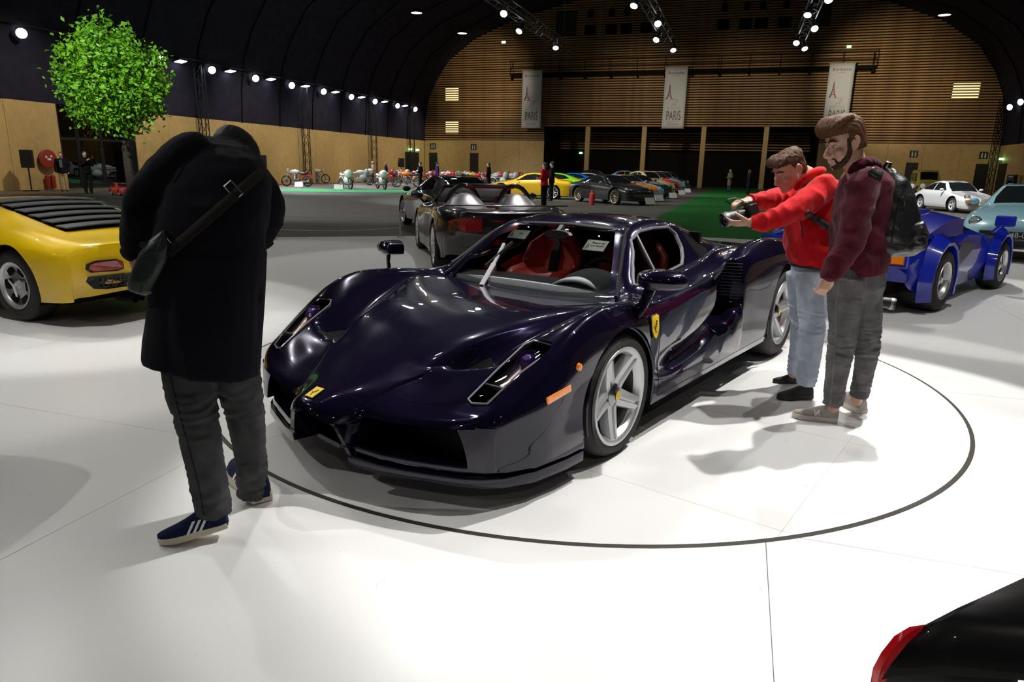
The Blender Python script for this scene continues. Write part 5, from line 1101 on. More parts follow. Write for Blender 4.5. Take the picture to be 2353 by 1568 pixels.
blob('body', b, .0058, SKIN, pb, 2); eyes(pb, hc, HM, HS, gaze=(1, .05, -.35)); brows(pb, hc, HM, HS, BEARD)
T = lambda x, y, z, s=HS: hc+HM @ V((x*s, y*s, z*s)); FX, FY, FZ = HM @ V((1, 0, 0)), HM @ V((0, 1, 0)), HM @ V((0, 0, 1)); loc = lambda p, c=hc, M=HM: (M.transposed() @ (V(p)-c))/HS
# hair: full quiff swept forward
b = MB(); b.rings([ering(T(cx, 0, z), FX, FY, rx*HS, ry*HS, 22) for z, cx, rx, ry in ((-.035, -.055, .062, .070), (-.0, -.04, .080, .079), (.03, -.022, .098, .083), (.06, -.012, .110, .086), (.09, -.004, .114, .084), (.115, .004, .108, .074), (.138, .006, .084, .056), (.150, .002, .045, .03))], True, True)
for i in range(16):
    y = -.07+.14*i/15; b_ = .010*math.sin(i*2.1); limb(b, [(T(-.02, y*.8, .135), .020), (T(.055, y, .128+b_), .021), (T(.092, y*.9, .104+b_), .018), (T(.102, y*.8, .078+b_*1.5), .010)], 8)
hf = folds(.0045, 22, (.7, 2.6, 1), 2.)
blob('hair', b, .0055, HAIRB, pb, 2, hf, keep=lambda p: (lambda q: (q.z > .058 or q.x < -.036 or (q.z > -.02 and q.x < .02 and abs(q.y) > .05 and q.x < .005+.4*(q.z))) and q.z > -.062-.35*(q.x+.06))(loc(p)))
b = MB()
for y in (1, -1): limb(b, [(T(.016, .071*y, .03), .008), (T(.014, .069*y, -.01), .011), (T(.016, .062*y, -.045), .0165), (T(.034, .051*y, -.073), .019), (T(.054, .034*y, -.094), .0195), (T(.070, .0, -.104), .0195)], 10); limb(b, [(T(.0855, .0*y, -.0545), .0042), (T(.078, .026*y, -.0585), .005), (T(.071, .034*y, -.076), .008)], 8)
blob('beard', b, .005, BEARD, pb, 1, folds(.0022, 70))
# sweatshirt
b = MB(); rs = [view_ring((1925, 632), (2026, 618), 3.99, .165), view_ring((1918, 612), (2030, 600), 3.99, .175), view_ring((1916, 570), (2034, 560), 4.0, .18), view_ring((1920, 500), (2040, 500), 4.01, .185), view_ring((1932, 450), (2044, 450), 4.02, .19), view_ring((1944, 415), (2036, 415), 4.02, .185), view_ring((1954, 394), (2022, 398), 4.02, .15), view_ring((1956, 380), (2008, 384), 4.01, .085)]
b.rings(rs, True, True)
limb(b, line_px([(1985, 420, 3.87, .085), (1972, 470, 3.83, .083), (1958, 540, 3.79, .076), (1930, 595, 3.77, .066), (1910, 628, 3.76, .055)]), 18)
limb(b, line_px([(1995, 420, 4.16, .085), (1992, 540, 4.19, .072), (1962, 625, 4.2, .052)]), 16)
sf = folds(.013, 7.5, (1, 1, 1.1), 4.4); sw = blob('sweatshirt', b, .0075, MAR, pb, 4, lambda p: sf(p)*(1.0 if p.z > .98 else .6))
b = MB(); limb(b, line_px([(1955, 392, 3.95, .022), (1972, 378, 3.91, .026), (1996, 372, 3.95, .03), (2014, 380, 4.02, .03), (2005, 385, 4.1, .026), (1975, 392, 4.1, .02)]), 10); blob('hood', b, .006, MAR, pb, 3, folds(.004, 20))
b = MB(); limb(b, line_px([(1911, 627, 3.76, .054), (1903, 641, 3.757, .047)]), 16, ends=False); b.obj('cuff', MAR, pb)
# jeans
b = MB(); limb(b, line_px([(1945, 640, 3.94, .118), (1943, 690, 3.93, .100), (1938, 760, 3.91, .080), (1930, 815, 3.9, .072), (1920, 880, 3.91, .061), (1913, 930, 3.92, .055)]), 20, ends=False)
limb(b, line_px([(1985, 640, 4.05, .108), (1990, 700, 4.06, .09), (1994, 790, 4.06, .070), (1984, 860, 4.07, .058), (1973, 912, 4.08, .053)]), 20, ends=False)
b.rings([view_ring((1908, 612), (2030, 605), 3.99, .15), view_ring((1905, 660), (2026, 650), 3.99, .16), view_ring((1910, 690), (2015, 685), 3.99, .13)], True, True)
jf2 = folds(.0055, 11, (1, 1, 3.2), 6.6); jb = blob('jeans', b, .0075, GJ, pb, 3, lambda p: jf2(p)*(1.3 if p.z < .2 or .38 < p.z < .58 else .45)); jbt = bvh_of(jb)
THR = mat('grey_thread', (.20, .19, .20), .9)
m = MB(); m.tube(on_cloth(jbt, [(1930, 640), (1921, 700), (1920, 770), (1917, 830), (1908, 930)], -.001), .003, 5); m.obj('side_seam', THR, pb)
m = MB(); m.tube(on_cloth(jbt, [(1946, 640), (1950, 685), (1978, 695), (1990, 665), (1988, 630)], -.0015), .0025, 5); m.obj('back_pocket_seam', THR, pb)
SH1 = mat('beige_mesh', (.42, .38, .33), .75, noise_amt=.2, nscale=60); SH2 = mat('offwhite_sole', (.62, .58, .52), .6); SH3 = mat('shoe_panel_grey', (.28, .27, .28), .6)
s1 = shoe(pb, G(1928, 976)+V((0, .03, .003)), G(1822, 962)+V((0, .02, .003)), (0, 0, 1), (SH1, SH2), 'running_shoe', chunky=1.25, laces=WST)
s2 = shoe(pb, G(1986, 955)+V((0, .02, 0)), G(1915, 918)+V((0, .02, 0)), (0, 0, 1), (SH1, SH2), 'running_shoe', chunky=1.25, laces=WST)
for h_, t_, pr_ in ((G(1928, 976)+V((0, .03, .003)), G(1822, 962)+V((0, .02, .003)), s1),):
    f = (t_-h_).normalized(); l = V((0, 0, 1)).cross(f); Mx = Matrix.Translation(h_) @ Matrix((f, l, V((0, 0, 1)))).transposed().to_4x4()
    m = MB(); m.M = Mx; m.tube([(.17+.032*math.cos(a), .046, .052+.016*math.sin(a)) for a in np.linspace(0, 2*PI, 15)], .003, 5); m.obj('side_ring', SH3, pr_)
    m = MB(); m.M = Mx
    for q in (((.105, .041, .04), (.112, .037, .075)), ((.112, .037, .075), (.128, .042, .042)), ((.128, .042, .042), (.137, .038, .075))): m.bar(q[0], q[1], .008, .006)
    m.obj('side_letter', WST, pr_, False)
person_root(pb)
# backpack on his back
BPK = mat('black_leather', (.018, .018, .019), .36, noise_amt=.3, nscale=15, bump=.35, bscale=60); 
bp = thing('backpack', 'worn black leather backpack on the man in the maroon sweatshirt', 'backpack', PX(2055, 500, 4.02)); inv2 = Matrix.Translation(-V(bp.location))
b = MB(); b.rings([view_ring((2035, 385), (2050, 392), 3.99, .06), view_ring((2022, 410), (2074, 415), 3.98, .115), view_ring((2010, 450), (2092, 455), 3.97, .145), view_ring((1998, 500), (2104, 500), 3.96, .155), view_ring((1992, 545), (2112, 540), 3.95, .155), view_ring((1992, 575), (2110, 570), 3.95, .145), view_ring((2004, 588), (2096, 582), 3.96, .11)], True, True); o = blob('pack_body', b, .008, BPK, bp, 4, folds(.006, 9, (1, 1, 1.5), 2.2)); o.matrix_parent_inverse = inv2; bt = bvh_of(o)
b = MB(); b.rings([view_ring((2078, 512), (2112, 508), 3.88, .09), view_ring((2072, 540), (2122, 536), 3.87, .105), view_ring((2074, 570), (2118, 566), 3.87, .095), view_ring((2082, 580), (2106, 577), 3.88, .06)], True, True); o = blob('front_pocket', b, .007, BPK, bp, 3, folds(.008, 14, (1, 1, 1.5), 7)); o.matrix_parent_inverse = inv2
b = MB(); b.tube(on_cloth(bt, [(2078, 450), (2064, 470), (2056, 505), (2048, 560)], .002), .005, 6); o = b.obj('zip', mat('zip_dark', (.03, .03, .03), .4, .5), bp); o.matrix_parent_inverse = inv2
c0 = cast(bt, 2076, 455, .006); b = MB(); b.bar(c0, c0+V((.012, -.004, -.045)), .014, .006); o = b.obj('zip_pull', SIL, bp, False); o.matrix_parent_inverse = inv2
b = MB(); b.tube([PX(2042, 392, 3.98), PX(2046, 376, 3.98), PX(2040, 372, 4.0), PX(2030, 385, 4.02)], .009, 8); o = b.obj('grab_handle', BPK, bp); o.matrix_parent_inverse = inv2
swt = bvh_of(sw)
L_, R_ = ribbon(swt, [(1957+i*(2026-1957)/9, 392-14*math.sin(PI*min(1, i/6.5)/1.0)*1.0+max(0, i-5)*3.0) for i in range(10)], 15, .012)
if len(L_) > 2: o = band('shoulder_strap', L_, R_, BPK, bp, .014); o.matrix_parent_inverse = inv2
# camera on a red strap hanging at his far side
CAMB = mat('camera_black', (.015, .015, .016), .4, bump=.2, bscale=300)
def still_camera(name, label, c, axis, up, s=1.0, strap=None):
    r = thing(name, label, 'camera', c); M = frame(axis, up).to_4x4()
    def P(mb, nm, mt, smooth=True): mb.v = [tuple(M @ V(p)*s) for p in mb.v]; return mb.obj(nm, mt, r, smooth)
    m = MB(); m.box((-.035, 0, 0), (.06, .135, .095)); m.box((-.03, -.055, -.005), (.085, .035, .09)); m.box((-.03, 0, .055), (.05, .05, .03)); o = P(m, 'camera_body', CAMB, False); bevelmod(o, .008)
    m = MB(); m.lathe([(.034, 0), (.036, .03), (.040, .035), (.040, .06), (.038, .065), (.043, .085), (.043, .115), (.046, .12), (.046, .155), (.043, .158), (.040, .150)], 28, axis='x'); P(m, 'lens_barrel', CAMB)
    m = MB(); m.lathe([(.0475, .122), (.0475, .128), (.0475, .136), (.0475, .142)], 28, axis='x'); P(m, 'lens_ring', mat('lens_ring_grey', (.22, .22, .22), .4, .6))
    m = MB(); m.lathe([(.001, .148), (.025, .146), (.040, .142)], 24, axis='x'); P(m, 'front_element', mat('lens_glass', (.008, .008, .014), .03, coat=1))
    m = MB(); m.box((-.068, .0, .0), (.006, .08, .055)); P(m, 'rear_screen', mat('screen_glass', (.015, .015, .02), .1), False)
    m = MB(); m.lathe([(.001, .052), (.013, .052), (.014, .044)], 14, (-.03, -.045, .0), 'z'); P(m, 'mode_dial', CAMB)
    return r
c3 = still_camera('camera', 'camera with zoom lens hanging at the hip of the man with the backpack', PX(2006, 690, 4.26), (.9, -.35, -.12), (0, 0, 1), .8)
m = MB(); m.tube([PX(2003, 650, 4.25), PX(2006, 690, 4.24), PX(2004, 740, 4.24)], .008, 6, True, .4); tag(m.obj('camera_strap', mat('red_strap', (.5, .012, .012), .6), None), 'red camera strap dangling beside the grey jeans of the man with the backpack', 'strap')
# ---------------------------------------------------------------- man in the red jacket with the camera
REDJ = mat('red_fleece', (.66, .008, .014), .8, noise_amt=.12, nscale=30, sheen=.15, bump=.15, bscale=400); LJ = mat('light_blue_denim', (.60, .66, .76), .85, noise_amt=.18, nscale=14, col2=(.44, .52, .66), bump=.25, bscale=700)
pc = thing('person', 'young man in a red jacket and light blue jeans aiming a camera at the hypercar', 'person', (1.95, 4.5, 0))
hc2, HM2 = PX(1812, 392, 4.46), frame((-.84, -.22, -.50), (.25, 0, .95)); HS = 1.0
b = MB(); add_head(b, hc2, HM2, HS, 1.10)
limb(b, [(hc2+HM2 @ V((-.045, 0, -.045)), .064), (PX(1850, 405, 4.52), .066), (PX(1880, 425, 4.56), .08)])
limb(b, line_px([(1880, 450, 4.57, .10), (1870, 520, 4.55, .10), (1868, 600, 4.53, .09), (1865, 640, 4.52, .08)]))
limb(b, line_px([(1868, 640, 4.46, .06), (1866, 750, 4.38, .045), (1848, 880, 4.37, .038)])); limb(b, line_px([(1846, 640, 4.59, .06), (1840, 740, 4.63, .045), (1822, 858, 4.70, .038)]))
camc = PX(1704, 492, 4.38)
limb(b, line_px([(1885, 440, 4.40, .05), (1805, 490, 4.29, .036), (1722, 512, 4.33, .029)])); add_hand(b, PX(1722, 512, 4.33), (-.92, .12, -.10), (-.1, .45, .9), .98, (.30, .34, .40, .46), .75, .12, side=-1)
limb(b, line_px([(1860, 435, 4.72, .048), (1790, 456, 4.66, .036), (1718, 462, 4.50, .029)])); add_hand(b, PX(1722, 461, 4.50), (-.85, -.25, -.10), (.15, .1, -1), .98, (.55, .6, .7, .75), .35, .08, side=1)
blob('body', b, .0058, SKIN, pc, 2); eyes(pc, hc2, HM2, HS, gaze=(1, .0, -.2)); brows(pc, hc2, HM2, HS, HAIRC)
T2 = lambda x, y, z: hc2+HM2 @ V((x, y, z)); FX, FY = HM2 @ V((1, 0, 0)), HM2 @ V((0, 1, 0))
b = MB(); b.rings([ering(T2(cx, 0, z), FX, FY, rx, ry, 22) for z, cx, rx, ry in ((-.045, -.06, .052, .066), (-.01, -.035, .082, .076), (.03, -.018, .098, .079), (.06, -.014, .104, .080), (.09, -.016, .098, .074), (.115, -.02, .078, .056), (.131, -.022, .035, .022))], True, True)
for i in range(12):
    y = -.055+.11*i/11; limb(b, [(T2(.03, y, .110), .014), (T2(.072, y*1.05, .100+.006*math.sin(i*2.7)), .015), (T2(.092, y*1.0, .080+.008*math.sin(i*1.9)), .010)], 8)
lc2 = lambda p: HM2.transposed() @ (V(p)-hc2)
blob('hair', b, .0055, HAIRC, pc, 2, folds(.0035, 38, (1, 1, 1), 5), keep=lambda p: (lambda q: (q.z > .062 or q.x < -.034 or (q.z > -.005 and q.x < -.002+.45*q.z)) and q.z > -.07-.3*(q.x+.06))(lc2(p)))
m = MB(); m.tube([T2(-.002, .083, -.012), T2(.004, .086, -.030), T2(.006, .082, -.045)], .0045, 6); m.obj('earbud', WHT, pc)
# jacket
b = MB(); rs = [view_ring((1822, 606), (1930, 612), 4.52, .17), view_ring((1812, 590), (1932, 596), 4.52, .18), view_ring((1806, 555), (1936, 560), 4.53, .19), view_ring((1812, 505), (1938, 510), 4.54, .19), view_ring((1822, 465), (1938, 470), 4.55, .19), view_ring((1836, 432), (1936, 440), 4.56, .18), view_ring((1848, 412), (1926, 420), 4.56, .14), view_ring((1862, 400), (1908, 408), 4.56, .08)]
b.rings(rs, True, True)
limb(b, line_px([(1892, 432, 4.40, .088), (1858, 462, 4.34, .082), (1812, 490, 4.29, .072), (1762, 508, 4.30, .058), (1738, 512, 4.32, .047)]), 18)
limb(b, line_px([(1868, 430, 4.72, .086), (1828, 446, 4.70, .078), (1790, 456, 4.66, .068), (1748, 462, 4.57, .056), (1732, 462, 4.53, .048)]), 18)
rf = folds(.011, 8.5, (1.3, 1, 1), 8.4); jk = blob('jacket', b, .0075, REDJ, pc, 4, lambda p: rf(p)*(.9 if p.x < 2.02 else .55))
for pr in ([(1741, 511, 4.318, .047), (1727, 512, 4.328, .043)], [(1735, 462, 4.535, .047), (1723, 462, 4.505, .042)]): b = MB(); limb(b, line_px(pr), 16, ends=False); b.obj('cuff', REDJ, pc)
b = MB(); limb(b, line_px([(1830, 432, 4.48, .018), (1850, 408, 4.44, .020), (1876, 392, 4.47, .022), (1890, 392, 4.56, .024), (1878, 398, 4.64, .02), (1845, 415, 4.62, .018)]), 10); blob('collar', b, .006, REDJ, pc, 2)
jkt = bvh_of(jk)
m = MB(); m.tube(on_cloth(jkt, [(1838, 505), (1843, 525), (1845, 545)], .0), .004, 6); m.obj('pocket_zip', BLK, pc)
m = MB(); m.tube(on_cloth(jkt, [(1912, 415), (1905, 440), (1906, 470)], -.0005), .003, 5); m.obj('sleeve_seam', REDJ, pc)
# jeans, belt, shoes
b = MB(); limb(b, line_px([(1868, 625, 4.46, .112), (1868, 680, 4.43, .100), (1866, 750, 4.39, .082), (1862, 810, 4.37, .071), (1854, 866, 4.37, .064), (1850, 884, 4.37, .062)]), 20, ends=False)
limb(b, line_px([(1844, 625, 4.60, .106), (1843, 680, 4.61, .092), (1842, 745, 4.63, .072), (1834, 810, 4.67, .060), (1827, 856, 4.70, .056)]), 20, ends=False)
b.rings([view_ring((1824, 600), (1926, 606), 4.52, .15), view_ring((1822, 640), (1926, 645), 4.52, .16), view_ring((1830, 672), (1918, 676), 4.52, .13)], True, True)
jf3 = folds(.0055, 11, (1, 1, 3.2), 3.6); blob('jeans', b, .0075, LJ, pc, 3, lambda p: jf3(p)*(1.3 if p.z < .22 or .40 < p.z < .6 else .4))
m = MB(); rg_ = view_ring((1824, 607), (1928, 612), 4.52, .152); m.tube(rg_+[rg_[0]], .014, 6, False); m.obj('belt', BLK, pc)
KS = mat('black_mesh_shoe', (.016, .016, .017), .7); KS2 = mat('black_sole', (.03, .03, .03), .7)
shoe(pc, G(1868, 920)+V((0, .03, .003)), G(1784, 918)+V((0, -.01, .003)), (0, 0, 1), (KS, KS2), 'running_shoe', chunky=1.35); shoe(pc, G(1836, 884)+V((0, .02, .003)), G(1773, 878)+V((0, -.02, .003)), (0, 0, 1), (KS, KS2), 'running_shoe', chunky=1.2)
person_root(pc)
# his backpack straps and pack
NYL = mat('black_nylon', (.014, .014, .015), .6, bump=.2, bscale=300)
b2 = thing('backpack', 'black nylon backpack worn by the man in the red jacket', 'backpack', PX(1935, 480, 4.62)); inv3 = Matrix.Translation(-V(b2.location))
b = MB(); b.rings([view_ring((1918, 412), (1960, 418), 4.62, .10), view_ring((1924, 450), (1975, 455), 4.62, .15), view_ring((1926, 510), (1982, 515), 4.61, .16), view_ring((1924, 550), (1975, 552), 4.6, .13)], True, True); o = blob('pack_body', b, .01, NYL, b2, 3); o.matrix_parent_inverse = inv3
L_, R_ = ribbon(jkt, [(1860, 408), (1872, 398), (1888, 395), (1905, 399), (1920, 408)], 13, .012); L2, R2 = ribbon(jkt, [(1854+i*8, 490+i*5.2) for i in range(10)], 15, .012)
for a_, c_ in ((L_, R_), (L2, R2)):
    if len(a_) > 2: o = band('shoulder_strap', a_, c_, NYL, b2, .012); o.matrix_parent_inverse = inv3
q = cast(jkt, 1872, 500, .02)
if q is not None: m = MB(); m.box(q, (.03, .012, .03)); o = m.obj('strap_buckle', SIL, b2, False); o.matrix_parent_inverse = inv3
# his camera
cm_ = still_camera('camera', 'black camera with long zoom lens held out by the man in the red jacket', PX(1712, 492, 4.40), (-.93, -.20, -.26), (.0, .25, 1), 1.0)
m = MB(); m.tube([PX(1716, 478, 4.42), PX(1708, 462, 4.44), PX(1690, 455, 4.44), PX(1674, 458, 4.42), PX(1668, 462, 4.42), PX(1680, 470, 4.40)], .006, 6, True, .5); tag(m.obj('camera_strap', NYL, None), 'black camera strap wound around the hand of the man in the red jacket', 'strap')
# ================================================================ other cars on the stage and in the hall
WGL = mat('dark_car_glass', (.012, .015, .016), .04, coat=1.); HLG = mat('headlamp_glass', (.75, .78, .8), .08, .6, 1.); RLN = mat('red_lens', (.55, .01, .01), .12, coat=1)
def gcar(name, label, loc, ang, top, yr, yw, belt, wb, tr, RR, rim, paintm, side_win, ws, rw, style='fork5', alloy=None, sill=.2, crown=.03, zmax=.55, arch=.05, tumble=None, group=None, lamps=None, tails=None, grille=None, stripe=None, low=True, nx=54, sub=3, lead=None, xf=None, wins2=None, mirror=True, wheelz=None, card=None, bumper=None, tw=.2):
    """wheelbase centre at the origin, x forward. top: centre line (x,z); yr: half width of roof/hood edge; yw: half width; belt: (x,z)"""
    r = thing(name, label, 'car', loc, ang, group); f_top = pchip(*zip(*top)); f_yr = pchip(*zip(*yr)); f_yw = pchip(*zip(*yw)); f_b = pchip(*zip(*belt))
    x0, x1 = max(p[0] for p in top), min(p[0] for p in top); X = np.concatenate([np.linspace(x0, x0-.25, 8)[:-1], np.linspace(x0-.25, x1+.2, nx)[:-1], np.linspace(x1+.2, x1, 7)])
    L = [[] for _ in range(8)]
    for x in X:
        zt = float(f_top(x)); a = float(f_yr(x)); w_ = float(f_yw(x)); zb = min(float(f_b(x)), zt-crown-.005); yb = max(a+.01, w_*.93)
        L[0].append((x, 0, zt)); L[1].append((x, a*.55, zt-crown*.3)); L[2].append((x, a, zt-crown)); L[3].append((x, yb, zb)); L[4].append((x, w_*.985, zb-.07 if zb > zmax+.1 else (zb+zmax)/2)); L[5].append((x, w_, min(zmax, zb-.05))); L[6].append((x, w_*.985, (sill+zmax)/2*.85)); L[7].append((x, w_*.95, sill))
    s = Shell(L, X, sub); sd = lambda k, x, y, z: abs(y) > .35 and k > 2.9
    for ax in (wb/2, -wb/2):
        Ra = RR[0 if ax > 0 else 1]; s.cut('arch', circle_poly(ax, Ra+.02, Ra+arch, 26), 'y', sd); s.cut('arch', [(ax+Ra+arch, 0), (ax+Ra+arch, Ra), (ax-Ra-arch, Ra), (ax-Ra-arch, 0)], 'y', sd)
    s.drop('arch')
    for w_ in side_win: s.cut('side_window', w_, 'y', lambda k, x, y, z: 2.0 < k < 3.05)
    for nm, q in (('windscreen', ws), ('rear_window', rw)):
        if q: s.cut(nm, q+[(a, -b) for a, b in reversed(q)], 'z', lambda k, x, y, z, q=q: k < 2.0 and min(p[0] for p in q)-.05 < x < max(p[0] for p in q)+.05)
    if stripe: s.cut('stripe', [(x0+.1, stripe[1]), (x0+.1, -stripe[1]), (x1-.1, -stripe[1]), (x1-.1, stripe[1])], 'z', lambda k, x, y, z: k < 2.2); 
    if stripe:                                              # keep the glass
        t = s.tid('stripe'); tw_ = s.tid('windscreen')
        for f in s.bm.faces:
            c = f.calc_center_median()
            if f[s.tagl] == t and ws and min(p[0] for p in ws) < c.x < max(p[0] for p in ws): f[s.tagl] = tw_
    s.cap(0); s.cap(1); P = s.P; xsg = s.xs
    s.split(r, dict(body=paintm, side_window=WGL, windscreen=WGL, rear_window=WGL, stripe=stripe[0] if stripe else paintm))
    m = MB(); m.box(((x0+x1)/2, 0, sill+.12), ((x0-x1)*.9, f_yw(0)*1.3, .25)); m.obj('underbody', DRK, r, False)
    for ax, Rw in ((wb/2, RR[0]), (-wb/2, RR[1])):
        for sg in (1, -1):
            m = MB(); m.rings([[(ax+(Rw+arch)*math.cos(a), sg*y, Rw+.02+(Rw+arch)*math.sin(a)) for a in np.linspace(-.3, PI+.3, 18)] for y in (float(f_yw(ax))*.97, float(f_yw(ax))*.97-.3)], False, False); m.obj('wheel_well', DRK, r)
        w0 = wheel(r, (ax, tr/2, Rw), Rw, tw, rim, 1, style, alloy, low=low); copy_wheel(w0, r, (ax, -tr/2, Rw), True)
    def nose(y, z, dx=0.): return None
    for sg in (1, -1):
        for (x, y, z, rad, tilt) in (lamps or []):
            m = MB(); m.M = Matrix.Translation((x, y*sg, z)) @ Matrix.Rotation(R(tilt), 4, 'Y'); m.lathe([(.001, .05), (rad*.6, .04), (rad*.92, .01), (rad, -.03)], 16, axis='x'); m.obj('headlamp', HLG, r)
            m = MB(); m.M = Matrix.Translation((x, y*sg, z)) @ Matrix.Rotation(R(tilt), 4, 'Y'); m.lathe([(rad*.96, .018), (rad*1.08, .01), (rad*1.1, -.04)], 16, axis='x'); m.obj('lamp_rim', CHR, r)
        for (x, y, z, w_, h_) in (tails or []):
            m = MB(); m.box((x, y*sg, z), (.06, w_, h_)); bevelmod(m.obj('tail_lamp', RLN, r, False), .012)
        if mirror and ws:
            xm = max(p[0] for p in ws)-.25; m = MB(); m.sphere((xm, (float(f_yw(xm))+.07)*sg, float(f_b(xm))+.09), .09, 10, 8, (.7, 1.1, .7)); m.obj('door_mirror', paintm if mirror is True else mirror, r)
    if grille:
        gx, gz, gw, gh, gm, rm = grille; m = MB(); pl = [(gx, gw*a, gz+gh*b) for a, b in ((-1, .1), (-.75, .55), (-.6, 1), (.6, 1), (.75, .55), (1, .1), (.8, -.8), (.5, -1), (-.5, -1), (-.8, -.8))]; m.prism(pl, (.03, 0, 0)); m.obj('grille', gm, r, False)
        loop_tube([(p[0]+.035, p[1], p[2]) for p in pl], .018, r, rm, 'grille_surround')
        for i in range(4): m = MB(); m.box((gx+.04, 0, gz+gh*(-.6+.4*i)), (.01, gw*1.5, .012)); m.obj('grille_bar', CHR, r, False)
    if bumper:
        for bx, bz, bw in bumper: m = MB(); m.tube([(bx-.12*abs(u)**3*np.sign(bx), bw*u, bz) for u in np.linspace(-1, 1, 11)], .04, 8); m.obj('bumper', CHR, r)
    return r
SIGN = lambda p, ang, lab: sign_card(p, ang, lab)
def sign_card(p, ang, lab):
    o = thing('lot_card', lab, 'sign', p, ang, 'white lot cards in front of the exhibits'); m = MB(); m.box((0, 0, .2), (.02, .5, .3), Matrix.Rotation(R(-25), 3, 'Y')); m.obj('card', WHT, o, False); m = MB(); m.bar((0, -.18, .0), (-.0, -.18, .14), .02, .02).bar((0, .18, 0), (0, .18, .14), .02, .02); m.obj('stand', BLK, o, False); return o
# modern grand tourer ------------------------------------------------
GT = dict(top=[(2.14, .50), (2.10, .60), (1.9, .71), (1.5, .80), (1.0, .88), (.72, .93), (.35, 1.12), (.0, 1.235), (-.3, 1.262), (-.7, 1.235), (-1.2, 1.10), (-1.7, .95), (-2.05, .90), (-2.2, .78)], yr=[(2.14, .45), (1.9, .62), (1.4, .70), (.72, .66), (0, .52), (-.6, .52), (-1.3, .54), (-2.0, .60), (-2.2, .58)], yw=[(2.14, .55), (2.05, .74), (1.8, .86), (1.3, .92), (0, .90), (-1.2, .945), (-1.8, .92), (-2.1, .82), (-2.2, .70)], belt=[(2.14, .48), (1.9, .64), (1.4, .74), (.7, .82), (0, .86), (-.8, .90), (-1.5, .87), (-2.2, .74)], wb=2.6, tr=1.58, RR=(.335, .34), rim=.255,
          side_win=[[(.52, .88), (.05, 1.16), (-.35, 1.20), (-.8, 1.15), (-1.15, .97), (-.7, .93)]], ws=[(.70, .58), (.45, .56), (.08, .44)], rw=[(-.75, .42), (-1.1, .46), (-1.55, .46)], style='mesh10', lamps=[(1.86, .66, .655, .10, -35), (1.96, .56, .63, .06, -30)], tails=[(-2.13, .62, .72, .26, .1)], zmax=.56, sill=.19)
YP, LP, BP = paint('yellow_paint', (.90, .56, .01)), paint('lime_paint', (.28, .78, .02)), paint('azure_paint', (.005, .20, .72)); WP = paint('white_paint', (.78, .78, .76)); KP = paint('black_paint', (.006, .006, .007)); GBP = paint('pale_blue_paint', (.38, .52, .80)); DGP = paint('racing_green_paint', (.008, .035, .022)); ORP = paint('orange_paint', (.85, .28, .01)); CRP = paint('cream_paint', (.78, .66, .36)); RDP = paint('red_paint', (.50, .012, .012)); TQP = paint('teal_paint', (.10, .38, .50)); NVP = paint('navy_paint', (.012, .014, .035))
GRD = mat('grille_dark', (.04, .04, .04), .4, .5); GOLD = mat('pale_gold_alloy', (.55, .46, .32), .3, 1.)
def row(p, d): q = V(p)+U*d; return (q.x, q.y, -.004)
phi = R(-58); B0 = V((4.35, 31.9, 0))
gcar('sports_coupe', 'black coupe with silver grille and gold wheels, first of the row facing the green carpet', row(B0, 0), phi, **{**GT, 'mirror': ALU}, paintm=KP, alloy=GOLD, grille=(2.05, .42, .42, .15, GRD, CHR))
gcar('sports_coupe', 'pale blue coupe with broad orange stripe beside the black coupe', row(B0+V((.0, 0, 0)), 4.0), phi, **GT, paintm=GBP, stripe=(ORP, .30), grille=(2.05, .42, .42, .15, GRD, ORP))
gcar('sports_coupe', 'dark green coupe with yellow grille surround behind the pale blue and orange coupe', row(B0, 8.1), phi, **GT, paintm=DGP, grille=(2.05, .42, .42, .15, GRD, YP))
ph2 = R(168); Y0 = V((.75, 35.6, 0))
gcar('sports_coupe', 'yellow coupe with silver wheels behind the woman in the red jacket', row(Y0, 0), ph2, **GT, paintm=YP); gcar('sports_coupe', 'lime green coupe parked behind the yellow coupe', row(Y0, 4.1), ph2, **GT, paintm=LP); gcar('sports_coupe', 'bright blue coupe parked behind the lime green coupe', row(Y0, 8.2), ph2, **GT, paintm=BP); gcar('sports_coupe', 'white coupe parked behind the bright blue coupe', row(Y0, 12.3), ph2, **GT, paintm=WP)
# rounded old saloon -------------------------------------------------
OLD = dict(top=[(2.0, .50), (1.95, .66), (1.7, .86), (1.2, .96), (.75, 1.02), (.5, 1.25), (.2, 1.42), (-.2, 1.47), (-.7, 1.42), (-1.2, 1.2), (-1.7, .92), (-1.95, .7), (-2.0, .5)], yr=[(2.0, .25), (1.7, .36), (1.0, .45), (.6, .58), (0, .55), (-.7, .52), (-1.4, .48), (-2.0, .3)], yw=[(2.0, .5), (1.85, .68), (1.5, .76), (0, .77), (-1.2, .78), (-1.8, .68), (-2.0, .5)], belt=[(2.0, .48), (1.7, .72), (1.2, .80), (.5, .93), (-.6, .93), (-1.3, .85), (-2.0, .5)], wb=2.3, tr=1.3, RR=(.32, .32), rim=.2, side_win=[[(.45, .98), (.18, 1.33), (-.12, 1.37), (-.14, .98)], [(-.2, .98), (-.18, 1.37), (-.65, 1.33), (-1.05, 1.08), (-.95, .98)]], ws=[(.72, .46), (.62, .5), (.26, .46)], rw=[(-.85, .34), (-1.2, .38), (-1.35, .3)], style='steel', lamps=[(1.76, .6, .72, .11, -14)], zmax=.5, sill=.22, crown=.05, bumper=[(2.05, .42, .72), (-2.05, .42, .72)], tw=.16)
gcar('vintage_saloon', 'cream vintage saloon with rounded bonnet behind the dark green coupe', row(B0, 12.0), phi, **OLD, paintm=CRP, grille=(1.98, .5, .3, .16, GRD, YP))
